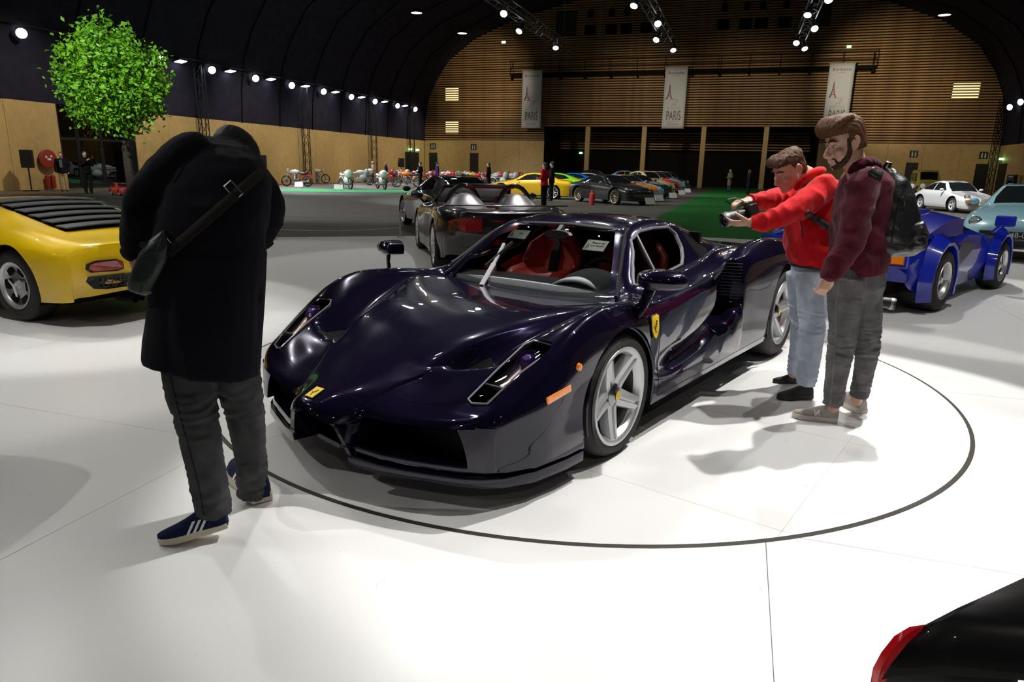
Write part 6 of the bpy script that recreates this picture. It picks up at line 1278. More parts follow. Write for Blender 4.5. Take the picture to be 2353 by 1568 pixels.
gcar('vintage_saloon', 'small red vintage car beside the cream saloon', row(B0, 15.9), phi, **OLD, paintm=RDP, grille=(1.98, .5, .3, .16, GRD, CHR)); gcar('vintage_saloon', 'small teal vintage car near the pillar, past the red one', row(B0, 19.6), phi, **OLD, paintm=TQP); gcar('vintage_saloon', 'dark green vintage car farthest along the row by the pillar', row(B0, 23.4), phi, **OLD, paintm=DGP)
gcar('vintage_saloon', 'navy vintage car with black fabric roof behind the white coupe', row(Y0+V((-.2, 0, 0)), 17.5), R(-20), **OLD, paintm=NVP); gcar('vintage_saloon', 'light blue and white vintage saloon behind the black coupe', row(Y0+V((1.2, 0, 0)), 24.0), R(-20), **OLD, paintm=paint('powder_blue_paint', (.35, .55, .75)))
# white rear-engined coupe -------------------------------------------
P9 = dict(top=[(2.02, .50), (1.98, .60), (1.7, .68), (1.2, .78), (.72, .88), (.45, 1.08), (.15, 1.26), (-.2, 1.315), (-.6, 1.27), (-1.1, 1.08), (-1.6, .86), (-1.95, .72), (-2.1, .55)], yr=[(2.02, .42), (1.7, .50), (1.2, .55), (.7, .60), (0, .50), (-.7, .50), (-1.4, .55), (-2.1, .5)], yw=[(2.02, .6), (1.9, .74), (1.5, .81), (0, .80), (-1.1, .83), (-1.7, .80), (-2.1, .6)], belt=[(2.02, .47), (1.8, .70), (1.4, .765), (.7, .83), (0, .86), (-1.0, .84), (-2.1, .53)], wb=2.21, tr=1.36, RR=(.315, .32), rim=.2, side_win=[[(.50, .90), (.14, 1.20), (-.30, 1.24), (-.32, .90)], [(-.37, .90), (-.35, 1.24), (-.7, 1.18), (-1.15, .97), (-1.05, .91)]], ws=[(.70, .55), (.5, .56), (.18, .46)], rw=[(-.75, .40), (-1.1, .44), (-1.3, .4)], style='fuchs', lamps=[(1.80, .62, .68, .115, -22)], zmax=.5, sill=.2, crown=.03, bumper=None, tw=.17)
pw = gcar('rear_engined_coupe', 'white classic coupe with grey bonnet stripes and round headlamps', (19.3, 30.9, -.004), R(272), **P9, paintm=WP, stripe=(mat('stripe_grey', (.30, .29, .27), .4), .16), low=False)
m = MB(); m.box((2.03, 0, .40), (.06, 1.5, .16)); bevelmod(m.obj('front_bumper', mat('bumper_silver', (.5, .52, .5), .25, .8), pw, False), .03); m = MB(); m.box((2.07, .0, .40), (.02, .52, .11)); m.obj('number_plate', WHT, pw, False)
for sg in (1, -1): m = MB(); m.box((1.95, .66*sg, .52), (.1, .24, .09)); bevelmod(m.obj('indicator', AMB, pw, False), .02)
# yellow microcar behind, seen above the backpack
gcar('microvan', 'small pale yellow van behind the man with the backpack', (27.6, 47.5, -.004), R(250), **{**OLD, 'top': [(1.5, .6), (1.45, .9), (1.2, 1.1), (1.0, 1.3), (.75, 1.75), (.3, 1.9), (-1.3, 1.9), (-1.5, 1.7), (-1.55, .6)], 'yr': [(1.5, .4), (1., .55), (.3, .6), (-1.55, .6)], 'yw': [(1.5, .55), (1.3, .74), (-1.3, .76), (-1.55, .7)], 'belt': [(1.5, .55), (1.0, 1.0), (-1.5, 1.05)], 'wb': 1.9, 'side_win': [[(.85, 1.15), (.6, 1.65), (.1, 1.7), (.1, 1.15)], [(0, 1.15), (0, 1.7), (-1.2, 1.7), (-1.2, 1.15)]], 'ws': [(1.02, .5), (.72, .5)], 'rw': None, 'lamps': [(1.35, .5, .78, .1, 0)], 'bumper': [(1.55, .4, .7)]}, paintm=paint('pale_yellow_paint', (.78, .62, .10)))
# light blue fastback at the edge ------------------------------------
lb = gcar('fastback_coupe', 'pale turquoise classic fastback with a black number plate, cut off by the picture edge', (10.35, 14.05, 0), R(229), top=[(2.2, .45), (2.15, .62), (1.8, .80), (1.2, .92), (.6, 1.0), (.35, 1.15), (-.05, 1.33), (-.4, 1.37), (-.9, 1.28), (-1.6, 1.0), (-2.2, .7), (-2.3, .5)], yr=[(2.2, .45), (1.7, .55), (.7, .60), (0, .54), (-.8, .54), (-2.3, .45)], yw=[(2.2, .62), (2.0, .80), (1.5, .86), (0, .85), (-1.5, .85), (-2.3, .6)], belt=[(2.2, .44), (1.8, .72), (1.0, .84), (0, .92), (-1.2, .90), (-2.3, .5)], wb=2.5, tr=1.38, RR=(.33, .33), rim=.21, paintm=paint('pale_turquoise_paint', (.33, .62, .72)), side_win=[[(.42, .98), (.0, 1.26), (-.45, 1.29), (-.5, .97)], [(-.56, .97), (-.5, 1.29), (-.9, 1.22), (-1.3, 1.02)]], ws=[(.60, .56), (.38, .56), (-.02, .46)], rw=[(-1.0, .4), (-1.5, .42)], style='steel', lamps=[(1.98, .62, .66, .1, -10)], zmax=.5, crown=.04, low=False, bumper=[(-2.34, .38, .8)])
m = MB(); m.box((2.245, 0, .47), (.03, 1.0, .13)); m.obj('number_plate', BLK, lb, False); text_mesh('129-48-02', .13, WST, lb, 'plate_lettering', (2.265, 0, .475), (R(90), 0, R(90)), extrude=.002); m = MB(); m.box((2.22, 0, .30), (.04, 1.1, .14)); m.obj('grille', GRD, lb, False)
m = MB(); m.tube([(2.27-.1*abs(u)**3, .82*u, .24) for u in np.linspace(-1, 1, 11)], .05, 8); m.obj('bumper', CHR, lb)
# ---------------------------------------------------------------- yellow mid-engined coupe (rear three-quarter)
YM = paint('miura_yellow', (.93, .60, .005), 0, .3)
phm = R(156); fw_ = V((math.cos(phm), math.sin(phm), 0)); lf_ = V((-fw_.y, fw_.x, 0)); hubp = G(35, 657, .33)
# rear axle at x=0 in this car's frame
my = thing('mid_engined_coupe', 'yellow mid-engined coupe with black rear louvres behind the bending man', 'car', (hubp-lf_*.84)*1.0, phm); my.location.z = 0
LL = [
 [(3.3, 0, .5), (2.6, 0, .75), (2.05, 0, .86), (1.5, 0, 1.02), (1.2, 0, 1.06), (.85, 0, 1.045), (.5, 0, .985), (.1, 0, .90), (-.3, 0, .815), (-.55, 0, .775), (-.80, 0, .755), (-.88, 0, .74), (-.90, 0, .60), (-.91, 0, .44), (-.86, 0, .30)],
 [(3.3, .3, .5), (2.6, .3, .75), (2.05, .32, .86), (1.5, .30, 1.015), (1.2, .3, 1.055), (.85, .3, 1.04), (.5, .3, .98), (.1, .32, .895), (-.3, .34, .81), (-.55, .36, .77), (-.80, .36, .75), (-.875, .36, .735), (-.895, .36, .6), (-.905, .36, .44), (-.855, .36, .30)],
 [(3.3, .5, .48), (2.6, .6, .74), (2.05, .62, .85), (1.5, .56, .985), (1.2, .54, 1.03), (.85, .55, 1.015), (.5, .58, .955), (.1, .61, .875), (-.3, .62, .80), (-.55, .62, .765), (-.80, .60, .745), (-.86, .60, .73), (-.88, .60, .6), (-.885, .60, .44), (-.835, .60, .29)],
 [(3.3, .6, .45), (2.6, .78, .70), (2.05, .78, .80), (1.5, .74, .80), (1.2, .73, .80), (.85, .73, .82), (.5, .74, .83), (.1, .755, .83), (-.3, .745, .79), (-.55, .725, .75), (-.77, .70, .725), (-.82, .695, .70), (-.84, .69, .6), (-.845, .69, .44), (-.80, .68, .28)],
 [(3.3, .65, .4), (2.6, .86, .58), (2.05, .87, .62), (1.2, .85, .62), (.5, .86, .66), (.1, .875, .69), (-.3, .865, .68), (-.55, .84, .66), (-.72, .80, .63), (-.76, .785, .6), (-.775, .775, .55), (-.775, .77, .42), (-.73, .76, .27)],
 [(3.3, .66, .36), (2.6, .87, .46), (1.2, .87, .45), (.5, .875, .45), (0, .885, .45), (-.4, .87, .46), (-.6, .845, .47), (-.70, .815, .46), (-.735, .80, .44), (-.74, .795, .38), (-.70, .785, .255)],
 [(3.3, .64, .2), (2.6, .85, .2), (1.2, .85, .2), (0, .86, .2), (-.4, .85, .215), (-.6, .83, .225), (-.7, .80, .235), (-.72, .79, .24), (-.70, .775, .245), (-.67, .77, .245)]]
class PShell(Shell):                        # each line resampled on its own control points (stations by index)
    def __init__(s, rows, sub=6, per=5):
        rows = [np.array(r, float) for r in rows]; n = max(len(r) for r in rows); dense = []
        for r in rows:
            t = np.linspace(0, 1, len(r)); tt = np.linspace(0, 1, (n-1)*per+1); dense.append(np.stack([pchip(t, r[:, i])(tt) for i in range(3)], 1))
        D = np.array(dense); s.K = len(rows); s.sub = sub; s.P = np.array([crom(D[:, i], sub) for i in range(D.shape[1])]); s.xs = s.P[:, 0, 0]
        bm = bmesh.new(); nx, nv = s.P.shape[:2]; s.tagl = bm.faces.layers.int.new('tag'); s.kl = bm.faces.layers.float.new('k')
        for sg in (1, -1):
            vs = [[bm.verts.new((p[0], p[1]*sg, p[2])) for p in r] for r in s.P]
            for i in range(nx-1):
                for j in range(nv-1):
                    q = (vs[i][j], vs[i][j+1], vs[i+1][j+1], vs[i+1][j]); f = bm.faces.new(q if sg < 0 else tuple(reversed(q))); f[s.kl] = (j+.5)/sub
        bmesh.ops.remove_doubles(bm, verts=bm.verts, dist=1e-4); bmesh.ops.recalc_face_normals(bm, faces=bm.faces); s.bm = bm; s.names = {0: 'body'}
rows = []
for L in LL:
    a = np.array(L, float); nt = 4; body, tail = a[:-nt], a[-nt-1:]
    fy, fz = pchip(body[:, 0], body[:, 1]), pchip(body[:, 0], body[:, 2]); xe = body[-1, 0]
    xs_ = np.concatenate([np.linspace(3.3, .6, 28)[:-1], np.linspace(.6, xe, 30)]); r_ = [(x, float(fy(x)), float(fz(x))) for x in xs_]
    rows.append(np.array(r_+[tuple(p) for p in tail[1:]]))
ms = PShell(rows, 6, 2)
sd = lambda k, x, y, z: abs(y) > .5 and k > 3.2
ms.cut('arch', circle_poly(0, .33, .375, 36), 'y', sd); ms.cut('arch', [(.37, .0), (.37, .33), (-.37, .33), (-.33, .0)], 'y', sd); ms.cut('arch', circle_poly(2.5, .33, .37, 36), 'y', sd); ms.drop('arch')
ms.cut('louvre_well', [(.80, .50), (.80, -.50), (-.28, -.50), (-.28, .50)], 'z', lambda k, x, y, z: k < 2.2 and z > .6)
ms.cut('side_window', [(2.0, .86), (1.55, .98), (1.2, 1.01), (.95, .99), (.75, .86)], 'y', lambda k, x, y, z: 2 < k < 3.1)
ms.split(my, dict(body=YM, louvre_well=DRK, side_window=WGL), angle=50)
for i in range(6):                           # louvres across the engine deck
    u = i/5.; x = .74-.96*u; z = float(np.interp(x, [-.3, .1, .5, .85], [.815, .90, .985, 1.045])); wd = .50-.0*u
    cr = lambda y: -.02*abs(y/.5)**2
    m = MB(); m.rings([[(x+.07, y, z+.036+cr(y)), (x+.07, y, z+.046+cr(y)), (x-.075, y, z+.032+cr(y)), (x-.085, y, z+.022+cr(y))] for y in np.linspace(-wd, wd, 11)], True, True); m.obj('louvre', mat('satin_black_metal', (.016, .016, .016), .42), my, True, 30)
# tail lamps, grilles, number recess, exhaust
for sg in (1, -1):
    e = bpy.data.objects.new('tail_lamp', None); COL.objects.link(e); e.parent = my
    def tl(y, z, dx): 
        xx = float(np.interp(abs(y), [0, .36, .60, .69, .77], [-.917, -.913, -.896, -.856, -.79])); return (xx-dx, y*sg, z)
    m = MB(); ring = [(.43, .575), (.49, .60), (.66, .60), (.715, .575), (.725, .53), (.70, .50), (.49, .495), (.43, .51)]
    m.rings([[tl(a, b, .0) for a, b in ring], [tl(a, b, .018) for a, b in ring]], True, True); m.obj('lamp_bezel', BLK, e, False)
    ring2 = [(.445, .575), (.50, .59), (.65, .59), (.70, .57), (.71, .53), (.69, .512), (.50, .507), (.445, .52)]; c_ = [tl(a, b, .03) for a, b in ring2]; m = MB(); m.rings([[tl(a, b, .014) for a, b in ring2], c_], True, True); m.obj('lens', mat('smoked_red_lens', (.32, .035, .04), .12, coat=1, col2=(.42, .10, .06), nscale=8), e, False)
    m = MB(); m.rings([[tl(a, b, .0) for a, b in ((.12, .46), (.40, .46), (.60, .46), (.715, .46), (.73, .42), (.69, .355), (.60, .345), (.40, .345), (.12, .345))], [tl(a, b, .016) for a, b in ((.12, .46), (.40, .46), (.60, .46), (.715, .46), (.73, .42), (.69, .355), (.60, .345), (.40, .345), (.12, .345))]], True, True); m.obj('grille_frame', BLK, my, False)
    for i in range(8):
        for j in range(2):
            m = MB(); y0 = .16+i*.075+.037*j; z0 = .38+.045*j
            if y0 < .68: m.M = Matrix.Translation(tl(y0, z0+.008, .02)); m.lathe([(.024, .0), (.030, -.004), (.030, .006)], 6, axis='x'); m.obj('grille_cell', mat('grille_edge', (.05, .05, .05), .4), my, False)
    m = MB(); m.tube([(-.62, .30*sg, .20), (-.86, .30*sg, .20)], .035, 10, False); m.tube([(-.62, .22*sg, .20), (-.84, .22*sg, .20)], .03, 10, False); m.obj('exhaust_pipe', mat('exhaust_dark', (.08, .07, .06), .4, .8), my)
m = MB(); m.bar((-.915, -.33, .655), (-.915, .33, .655), .05, .02); m.obj('deck_lip', YM, my, False)
m = MB(); m.box((1.0, 0, .33), (3.0, 1.4, .3)); m.obj('underbody', DRK, my, False)
for sg in (1, -1):
    for cx in (0, 2.5):
        m = MB(); m.rings([[(cx+.377*math.cos(a), sg*y, .33+.377*math.sin(a)) for a in np.linspace(-.4, PI+.4, 24)] for y in (.86, .5)], False, False); m.obj('wheel_well', DRK, my)
w0 = wheel(my, (0, .735, .33), .33, .235, .205, 1, 'miura'); copy_wheel(w0, my, (0, -.735, .33), True); copy_wheel(w0, my, (2.5, .735, .33)); copy_wheel(w0, my, (2.5, -.735, .33), True)
# ---------------------------------------------------------------- black open roadster seen from behind
rl, fl = V((-1.14, 9.93, 0)), V((-1.66, 12.09, 0)); phg = math.atan2(2.16, -.50); fg = V((math.cos(phg), math.sin(phg), 0)); lg = V((-fg.y, fg.x, 0))
gt = thing('roadster', 'black open roadster with silver headrest humps and honeycomb red tail lamps', 'car', rl-lg*.93, phg)
GKP = paint('gloss_black', (.006, .006, .007), 0, .3)
rows = []
for c_ in ([(3.9, 0, .45), (3.4, 0, .66), (2.6, 0, .80), (2.25, 0, .86), (1.7, 0, .80), (.9, 0, .80), (.4, 0, .86), (-.1, 0, .90), (-.5, 0, .90), (-.78, 0, .885), (-.84, 0, .86), (-.86, 0, .70), (-.86, 0, .55), (-.80, 0, .30)],
           [(3.85, .4, .45), (3.4, .4, .68), (2.6, .42, .80), (2.25, .45, .86), (1.7, .45, .80), (.9, .45, .80), (.4, .42, .87), (-.1, .42, .905), (-.5, .42, .90), (-.78, .44, .885), (-.83, .44, .86), (-.85, .44, .70), (-.85, .44, .55), (-.79, .44, .30)],
           [(3.7, .7, .45), (3.4, .70, .74), (2.6, .72, .83), (2.25, .74, .86), (1.7, .72, .85), (.9, .70, .86), (.4, .70, .90), (-.1, .72, .93), (-.5, .72, .92), (-.74, .70, .885), (-.78, .70, .85), (-.80, .70, .70), (-.80, .70, .55), (-.74, .70, .30)],
           [(3.6, .85, .45), (3.3, .88, .70), (2.6, .90, .78), (2.25, .88, .80), (1.7, .86, .80), (.9, .87, .82), (.4, .89, .86), (-.1, .90, .88), (-.45, .88, .86), (-.66, .83, .80), (-.70, .82, .74), (-.71, .82, .66), (-.71, .82, .5), (-.66, .80, .3)],
           [(3.5, .92, .4), (3.2, .96, .5), (2.6, .97, .5), (1.7, .90, .5), (.9, .92, .5), (.3, .97, .55), (-.1, .975, .6), (-.4, .95, .6), (-.58, .89, .58), (-.60, .88, .54), (-.60, .88, .48), (-.60, .87, .4), (-.56, .86, .27)],
           [(3.5, .90, .16), (2.6, .94, .16), (1.7, .90, .16), (.4, .93, .16), (0, .95, .2), (-.3, .93, .22), (-.5, .88, .24), (-.53, .86, .25), (-.54, .86, .25), (-.54, .86, .25), (-.52, .85, .24)]):
    a = np.array(c_, float); nt = 4; body, tail = a[:-nt], a[-nt-1:]; fy, fz = pchip(body[:, 0], body[:, 1]), pchip(body[:, 0], body[:, 2]); xe = body[-1, 0]; x_s = body[0, 0]
    rows.append(np.array([(x, float(fy(x)), float(fz(x))) for x in np.linspace(x_s, xe, 44)]+[tuple(p) for p in tail[1:]]))
gs = PShell(rows, 5, 2); sd = lambda k, x, y, z: abs(y) > .5 and k > 2.6
gs.cut('arch', circle_poly(0, .35, .40, 32), 'y', sd); gs.cut('arch', [(.4, 0), (.4, .35), (-.4, .35), (-.4, 0)], 'y', sd); gs.cut('arch', circle_poly(2.73, .33, .38, 32), 'y', sd); gs.cut('arch', [(3.11, 0), (3.11, .33), (2.35, .33), (2.35, 0)], 'y', sd); gs.drop('arch')
gs.cut('cockpit', [(2.0, .6), (2.0, -.6), (.75, -.62), (.75, .62)], 'z', lambda k, x, y, z: k < 2.5 and z > .6); gs.drop('cockpit')
gs.cut('diffuser', [(-2, .40), (2, .40), (2, 0), (-2, 0)], 'y', lambda k, x, y, z: x < -.55 and abs(y) < .84)
gs.split(gt, dict(body=GKP, diffuser=mat('grey_rear_panel', (.09, .09, .095), .3)))
SHM = mat('brushed_silver', (.50, .48, .52), .35, .85)
for sg in (1, -1):
    m = MB(); m.grid([[(x, .40*sg+y, .85+.21*math.exp(-((x-.62)/.36)**2)*(max(0, 1-(y/.30)**2))**.7+.02) for y in np.linspace(-.30, .30, 13)] for x in np.linspace(.95, -.25, 18)]); m.obj('headrest_hump', SHM, gt)
    loop_tube([(.74, .40*sg+.25*math.cos(a), .86+.33*math.sin(a)) for a in np.linspace(0, PI, 13)], .035, gt, GKP, 'roll_hoop', 8, False)
    e = bpy.data.objects.new('tail_lamp', None); COL.objects.link(e); e.parent = gt
    gx = lambda y: float(np.interp(y, [0, .44, .70, .82, .88], [-.865, -.855, -.805, -.715, -.61]))
    q = [(.40, .80), (.62, .81), (.80, .775), (.84, .74), (.78, .67), (.62, .62), (.40, .625)]
    m = MB(); m.rings([[(gx(a)-.002, a*sg, b) for a, b in q], [(gx(a)-.03, a*sg, b) for a, b in q]], True, True); m.obj('lens', mat('deep_red_lens', (.30, .006, .006), .12, coat=1), e, False)
    for i in range(7):
        for j in range(5):
            yy, zz = .43+i*.045+.02*(j % 2), .65+j*.028
            m = MB(); m.box((gx(yy)-.034, yy*sg, zz), (.005, .007, .006)); m.obj('led', mat('led_red', (.9, .05, .05), .3, emit=.15, ecol=(1, .06, .04)), e, False)
    m = MB(); m.lathe([(.001, -.02), (.045, -.015), (.06, .0), (.066, .02)], 16, (-.80, .36*sg, .36), 'x'); m.obj('fog_lamp', mat('fog_red', (.30, .03, .03), .2, coat=1), gt)
    m = MB(); m.sphere((2.05, 1.0*sg, .98), .1, 12, 8, (.6, 1.1, .62)); m.bar((2.08, .88*sg, .86), (2.05, .97*sg, .96), .04, .03); m.obj('door_mirror', GKP, gt)
    m = MB(); m.bar((2.35, .66*sg, .87), (1.78, .56*sg, 1.14), .05, .035); m.obj('screen_pillar', GKP, gt, False)
    for cx, rr in ((0, .402), (2.73, .382)):
        m = MB(); m.rings([[(cx+rr*math.cos(a), sg*y, .35+rr*math.sin(a)) for a in np.linspace(-.4, PI+.4, 24)] for y in (.94, .6)], False, False); m.obj('wheel_well', DRK, gt)
m = MB(); m.tube([(1.78-.06*(1-u*u), .56*u, 1.14+.02*(1-u*u)) for u in np.linspace(-1, 1, 13)], .032, 8); m.obj('screen_header', GKP, gt)
m = MB(); m.grid([[(2.35-.57*t, (.66-.10*t)*u, .87+.27*t+.02*(1-u*u)) for u in np.linspace(-1, 1, 9)] for t in np.linspace(0, 1, 5)]); m.obj('windscreen', CGL, gt)
m = MB(); m.bar((.72, -.38, 1.16), (.72, .38, 1.16), .05, .03); m.obj('brake_light_bar', mat('brake_red', (.35, .01, .02), .2, coat=1), gt, False)
m = MB(); m.tube([(-.62+.05*u*u, .86*u, .955) for u in np.linspace(-1, 1, 13)], [.03]*13, 8, True, .35); m.obj('rear_spoiler', GKP, gt)
m = MB(); m.box((1.35, 0, .55), (1.3, 1.2, .1)); m.obj('cockpit_floor', DRK, gt, False)
for y in (-.38, .38):
    m = MB(); m.box((1.0, y, .80), (.16, .46, .5)); m.box((1.3, y, .63), (.55, .46, .14)); bevelmod(m.obj('seat', mat('oxblood_leather', (.16, .02, .015), .5), gt, False), .06, 3)
m = MB(); m.box((1.95, 0, .78), (.3, 1.2, .16)); bevelmod(m.obj('dashboard', mat('oxblood_leather', (.16, .02, .015), .5), gt, False), .05, 3)
m = MB(); m.tube([(1.72, .38+.18*math.cos(a), .86+.17*math.sin(a)) for a in np.linspace(0, 2*PI, 21)], .015, 6, False); m.obj('steering_wheel', BLK, gt)
m = MB(); m.box((1.2, 0, .3), (3.6, 1.4, .2)); m.obj('underbody', DRK, gt, False)
w0 = wheel(gt, (0, .80, .35), .35, .33, .25, 1, 'fork5', low=True); copy_wheel(w0, gt, (0, -.80, .35), True); w1 = wheel(gt, (2.73, .82, .33), .33, .26, .24, 1, 'fork5', low=True); copy_wheel(w1, gt, (2.73, -.82, .33), True)
# dark coupe behind it
gcar('sports_coupe', 'black coupe parked beyond the open roadster, by the rope barrier', (-1.55, 16.9, 0), R(112), **GT, paintm=GKP)
# ---------------------------------------------------------------- blue wedge supercar
rc, fc = V((4.68, 7.62, 0)), V((6.67, 9.57, 0)); phc = R(42.5); fcv = V((math.cos(phc), math.sin(phc), 0)); rcv = V((fcv.y, -fcv.x, 0))
co = thing('wedge_supercar', 'deep blue angular wedge supercar with flared arches behind the two men', 'car', rc-rcv*.86, phc); CBP = paint('cobalt_paint', (.008, .022, .42), .0, .25)
CL = [[(3.45, 0, .35), (3.3, 0, .45), (2.3, 0, .74), (2.05, 0, .80), (1.2, 0, 1.04), (.75, 0, 1.06), (.3, 0, .98), (-.6, 0, .86), (-.68, 0, .80), (-.70, 0, .55)],
      [(3.45, .4, .35), (3.3, .42, .45), (2.3, .50, .73), (2.05, .52, .79), (1.2, .42, 1.035), (.75, .42, 1.055), (.3, .44, .97), (-.6, .46, .85), (-.68, .46, .79), (-.70, .46, .55)],
      [(3.4, .62, .36), (3.25, .66, .46), (2.3, .66, .72), (2.05, .66, .775), (1.2, .50, 1.02), (.75, .50, 1.04), (.3, .56, .94), (-.6, .60, .83), (-.68, .60, .77), (-.70, .60, .55)],
      [(3.4, .72, .38), (3.2, .80, .50), (2.3, .80, .70), (2.05, .80, .74), (1.2, .80, .78), (.75, .80, .80), (.3, .80, .80), (-.6, .76, .78), (-.68, .74, .70), (-.70, .74, .5)],
      [(3.35, .75, .34), (3.1, .88, .46), (2.3, .86, .58), (1.2, .88, .60), (.3, .90, .62), (-.5, .86, .62), (-.64, .80, .56), (-.66, .80, .45)],
      [(3.3, .74, .28), (3.1, .87, .34), (2.3, .85, .38), (1.2, .87, .38), (.3, .89, .40), (-.4, .88, .42), (-.58, .80, .42), (-.62, .80, .4)],
      [(3.3, .70, .17), (3.1, .82, .17), (2.3, .80, .17), (1.2, .82, .17), (.3, .84, .2), (-.4, .84, .22), (-.55, .78, .3), (-.60, .78, .35)]]
cs = Shell(CL, np.concatenate([np.linspace(3.45, 2.0, 20)[:-1], np.linspace(2.0, .2, 30)[:-1], np.linspace(.2, -.70, 16)]), 4, linear=True); sd = lambda k, x, y, z: abs(y) > .55 and k > 2.9
for cx, rr in ((0, .39), (2.5, .36)): cs.cut('arch', circle_poly(cx, .34, rr, 28), 'y', sd); cs.cut('arch', [(cx+rr, 0), (cx+rr, .34), (cx-rr, .34), (cx-rr, 0)], 'y', sd)
cs.drop('arch'); cs.cut('side_window', [(1.95, .80), (1.2, .98), (.98, .99), (.85, .83)], 'y', lambda k, x, y, z: 2 < k < 3); cs.cut('windscreen', [(2.0, .60), (2.0, -.60), (1.25, -.46), (1.25, .46)], 'z', lambda k, x, y, z: k < 2 and x > 1)
cs.cap(1); cs.split(co, dict(body=CBP, side_window=WGL, windscreen=WGL), angle=25)
for sg in (1, -1):
    for cx, rr, ww, nm in ((0, .40, .11, 'rear'), (2.5, .37, .08, 'front')):       # angular flared arches
        m = MB(); rs = []; aa = [-.45, .05, .5, .95, 1.35, 1.8, 2.3, 2.8, 3.2, 3.6]
        for a in aa:
            ro = rr+.10+.03*math.cos(2*(a-PI/2)); ca, sa_ = math.cos(a), math.sin(a)
            rs.append([(cx+rr*ca, .86*sg, .34+rr*sa_), (cx+rr*ca, (.88+ww)*sg, .34+rr*sa_), (cx+(rr+.035)*ca, (.885+ww)*sg, .34+(rr+.035)*sa_), (cx+ro*ca, .86*sg, .34+ro*sa_)])
        m.rings(rs, True, True); m.obj('arch_flare', CBP, co, True, 30)
        m = MB(); m.rings([[(cx+(rr-.01)*math.cos(a), sg*y, .34+(rr-.01)*math.sin(a)) for a in np.linspace(-.3, PI+.3, 20)] for y in (.90, .5)], False, False); m.obj('wheel_well', DRK, co)
    # shoulder intake box
    m = MB(); m.rings([[(x, y*sg, z) for y, z in ((.50, z1), (.80, z1-.06), (.82, .80), (.52, .84))] for x, z1 in ((1.0, 1.04), (.55, 1.05), (.0, .94), (-.35, .86))], True, True); m.obj('shoulder_scoop', CBP, co, True, 20)
    m = MB(); m.prism([(1.003, .54*sg, 1.0), (1.003, .77*sg, .95), (1.003, .78*sg, .84), (1.003, .56*sg, .86)], (.006, 0, 0)); m.obj('scoop_mouth', DRK, co, False)
    # side duct
    m = MB(); m.prism([(1.35, .885*sg, .66), (.78, .885*sg, .72), (.62, .885*sg, .46), (.80, .885*sg, .44)], (0, .012*sg, 0)); m.obj('side_duct', mat('duct_grey', (.05, .05, .055), .3), co, False)
    m = MB(); m.box((2.12, .98*sg, .92), (.08, .22, .14)); m.bar((2.14, .84*sg, .76), (2.12, .95*sg, .88), .04, .04); bevelmod(m.obj('door_mirror', CBP, co, False), .02)
    # tail lamp cluster
    e = bpy.data.objects.new('tail_lamp', None); COL.objects.link(e); e.parent = co
    m = MB(); m.box((-.715, .55*sg, .63), (.05, .56, .24)); bevelmod(m.obj('lamp_housing', CBP, e, False), .02); m = MB(); m.box((-.742, .55*sg, .63), (.02, .48, .17)); m.obj('lens_red', mat('tail_brown_red', (.30, .05, .02), .15, coat=1), e, False); m = MB(); m.box((-.755, .72*sg, .625), (.02, .13, .13)); m.obj('lens_amber', AMB, e, False)
    m = MB(); m.box((-.757, .42*sg, .60), (.02, .16, .05)); m.obj('lens_clear', HLG, e, False)
m = MB(); m.tube([(-.74, -.5, .50), (-.76, 0, .52), (-.74, .5, .50)], .03, 8); m.obj('red_tail_piece', RLN, co)
m = MB(); m.grid([[(x, y, 1.12+.03*(x+.45)) for y in np.linspace(-.85, .85, 9)] for x in (-.30, -.45, -.68)]); o = m.obj('rear_wing', CBP, co); sdm = o.modifiers.new('t', 'SOLIDIFY'); sdm.thickness = .045
for y in (-.6, .6): m = MB(); m.bar((-.4, y, .80), (-.45, y, 1.11), .12, .04, (1, 0, 0)); m.obj('wing_strut', CBP, co, False)
m = MB(); m.box((1.2, 0, .3), (3.6, 1.3, .2)); m.obj('underbody', DRK, co, False)
for i in range(7): m = MB(); m.bar((.35-.12*i, -.40, float(np.interp(.35-.12*i, [-.6, .3, .75], [.885, 1.0, 1.07]))), (.35-.12*i, .40, float(np.interp(.35-.12*i, [-.6, .3, .75], [.885, 1.0, 1.07]))), .05, .012); m.obj('engine_slat', BLK, co, False)
w0 = wheel(co, (0, .80, .345), .345, .38, .20, 1, 'phone'); copy_wheel(w0, co, (0, -.80, .345), True); w1 = wheel(co, (2.5, .84, .315), .315, .25, .20, 1, 'phone'); copy_wheel(w1, co, (2.5, -.84, .315), True)
# ---------------------------------------------------------------- black car at the lower right, only its rear corner in view
kc = thing('black_car', 'glossy black car with a red rear lamp, only its rear corner in view', 'car', (0, 0, 0)); 
CORNER = [(2353, 1328), (2280, 1362), (2200, 1398), (2121, 1439), (2075, 1480), (2035, 1530), (2012, 1568)]
edge = [PX(x, y, 1.30) for x, y in CORNER]
rws = []
for i, p in enumerate(edge):
    c = V((1.75, .75, .62)); rws.append([p+V((0, .0, 0)), p.lerp(c, .03)+V((0, 0, .022)), p.lerp(c, .10)+V((0, 0, .042)), p.lerp(c, .28)+V((0, 0, .065)), p.lerp(c, .6)+V((0, 0, .09)), c+V((0, 0, .12))])
dn = [[p+V((0, 0, 0)), p.lerp(V((1.75, .75, .5)), .02)+V((0, 0, -.05)), p.lerp(V((1.75, .75, .4)), .04)+V((0, 0, -.30))] for p in edge]
m = MB(); m.grid(rws); o = m.obj('rear_wing_panel', GKP, kc); m = MB(); m.grid(dn); m.obj('rear_side', GKP, kc)
m = MB(); red = [(2121, 1439), (2090, 1441), (2055, 1462), (2025, 1500), (2006, 1535), (2003, 1568), (2012, 1590)]
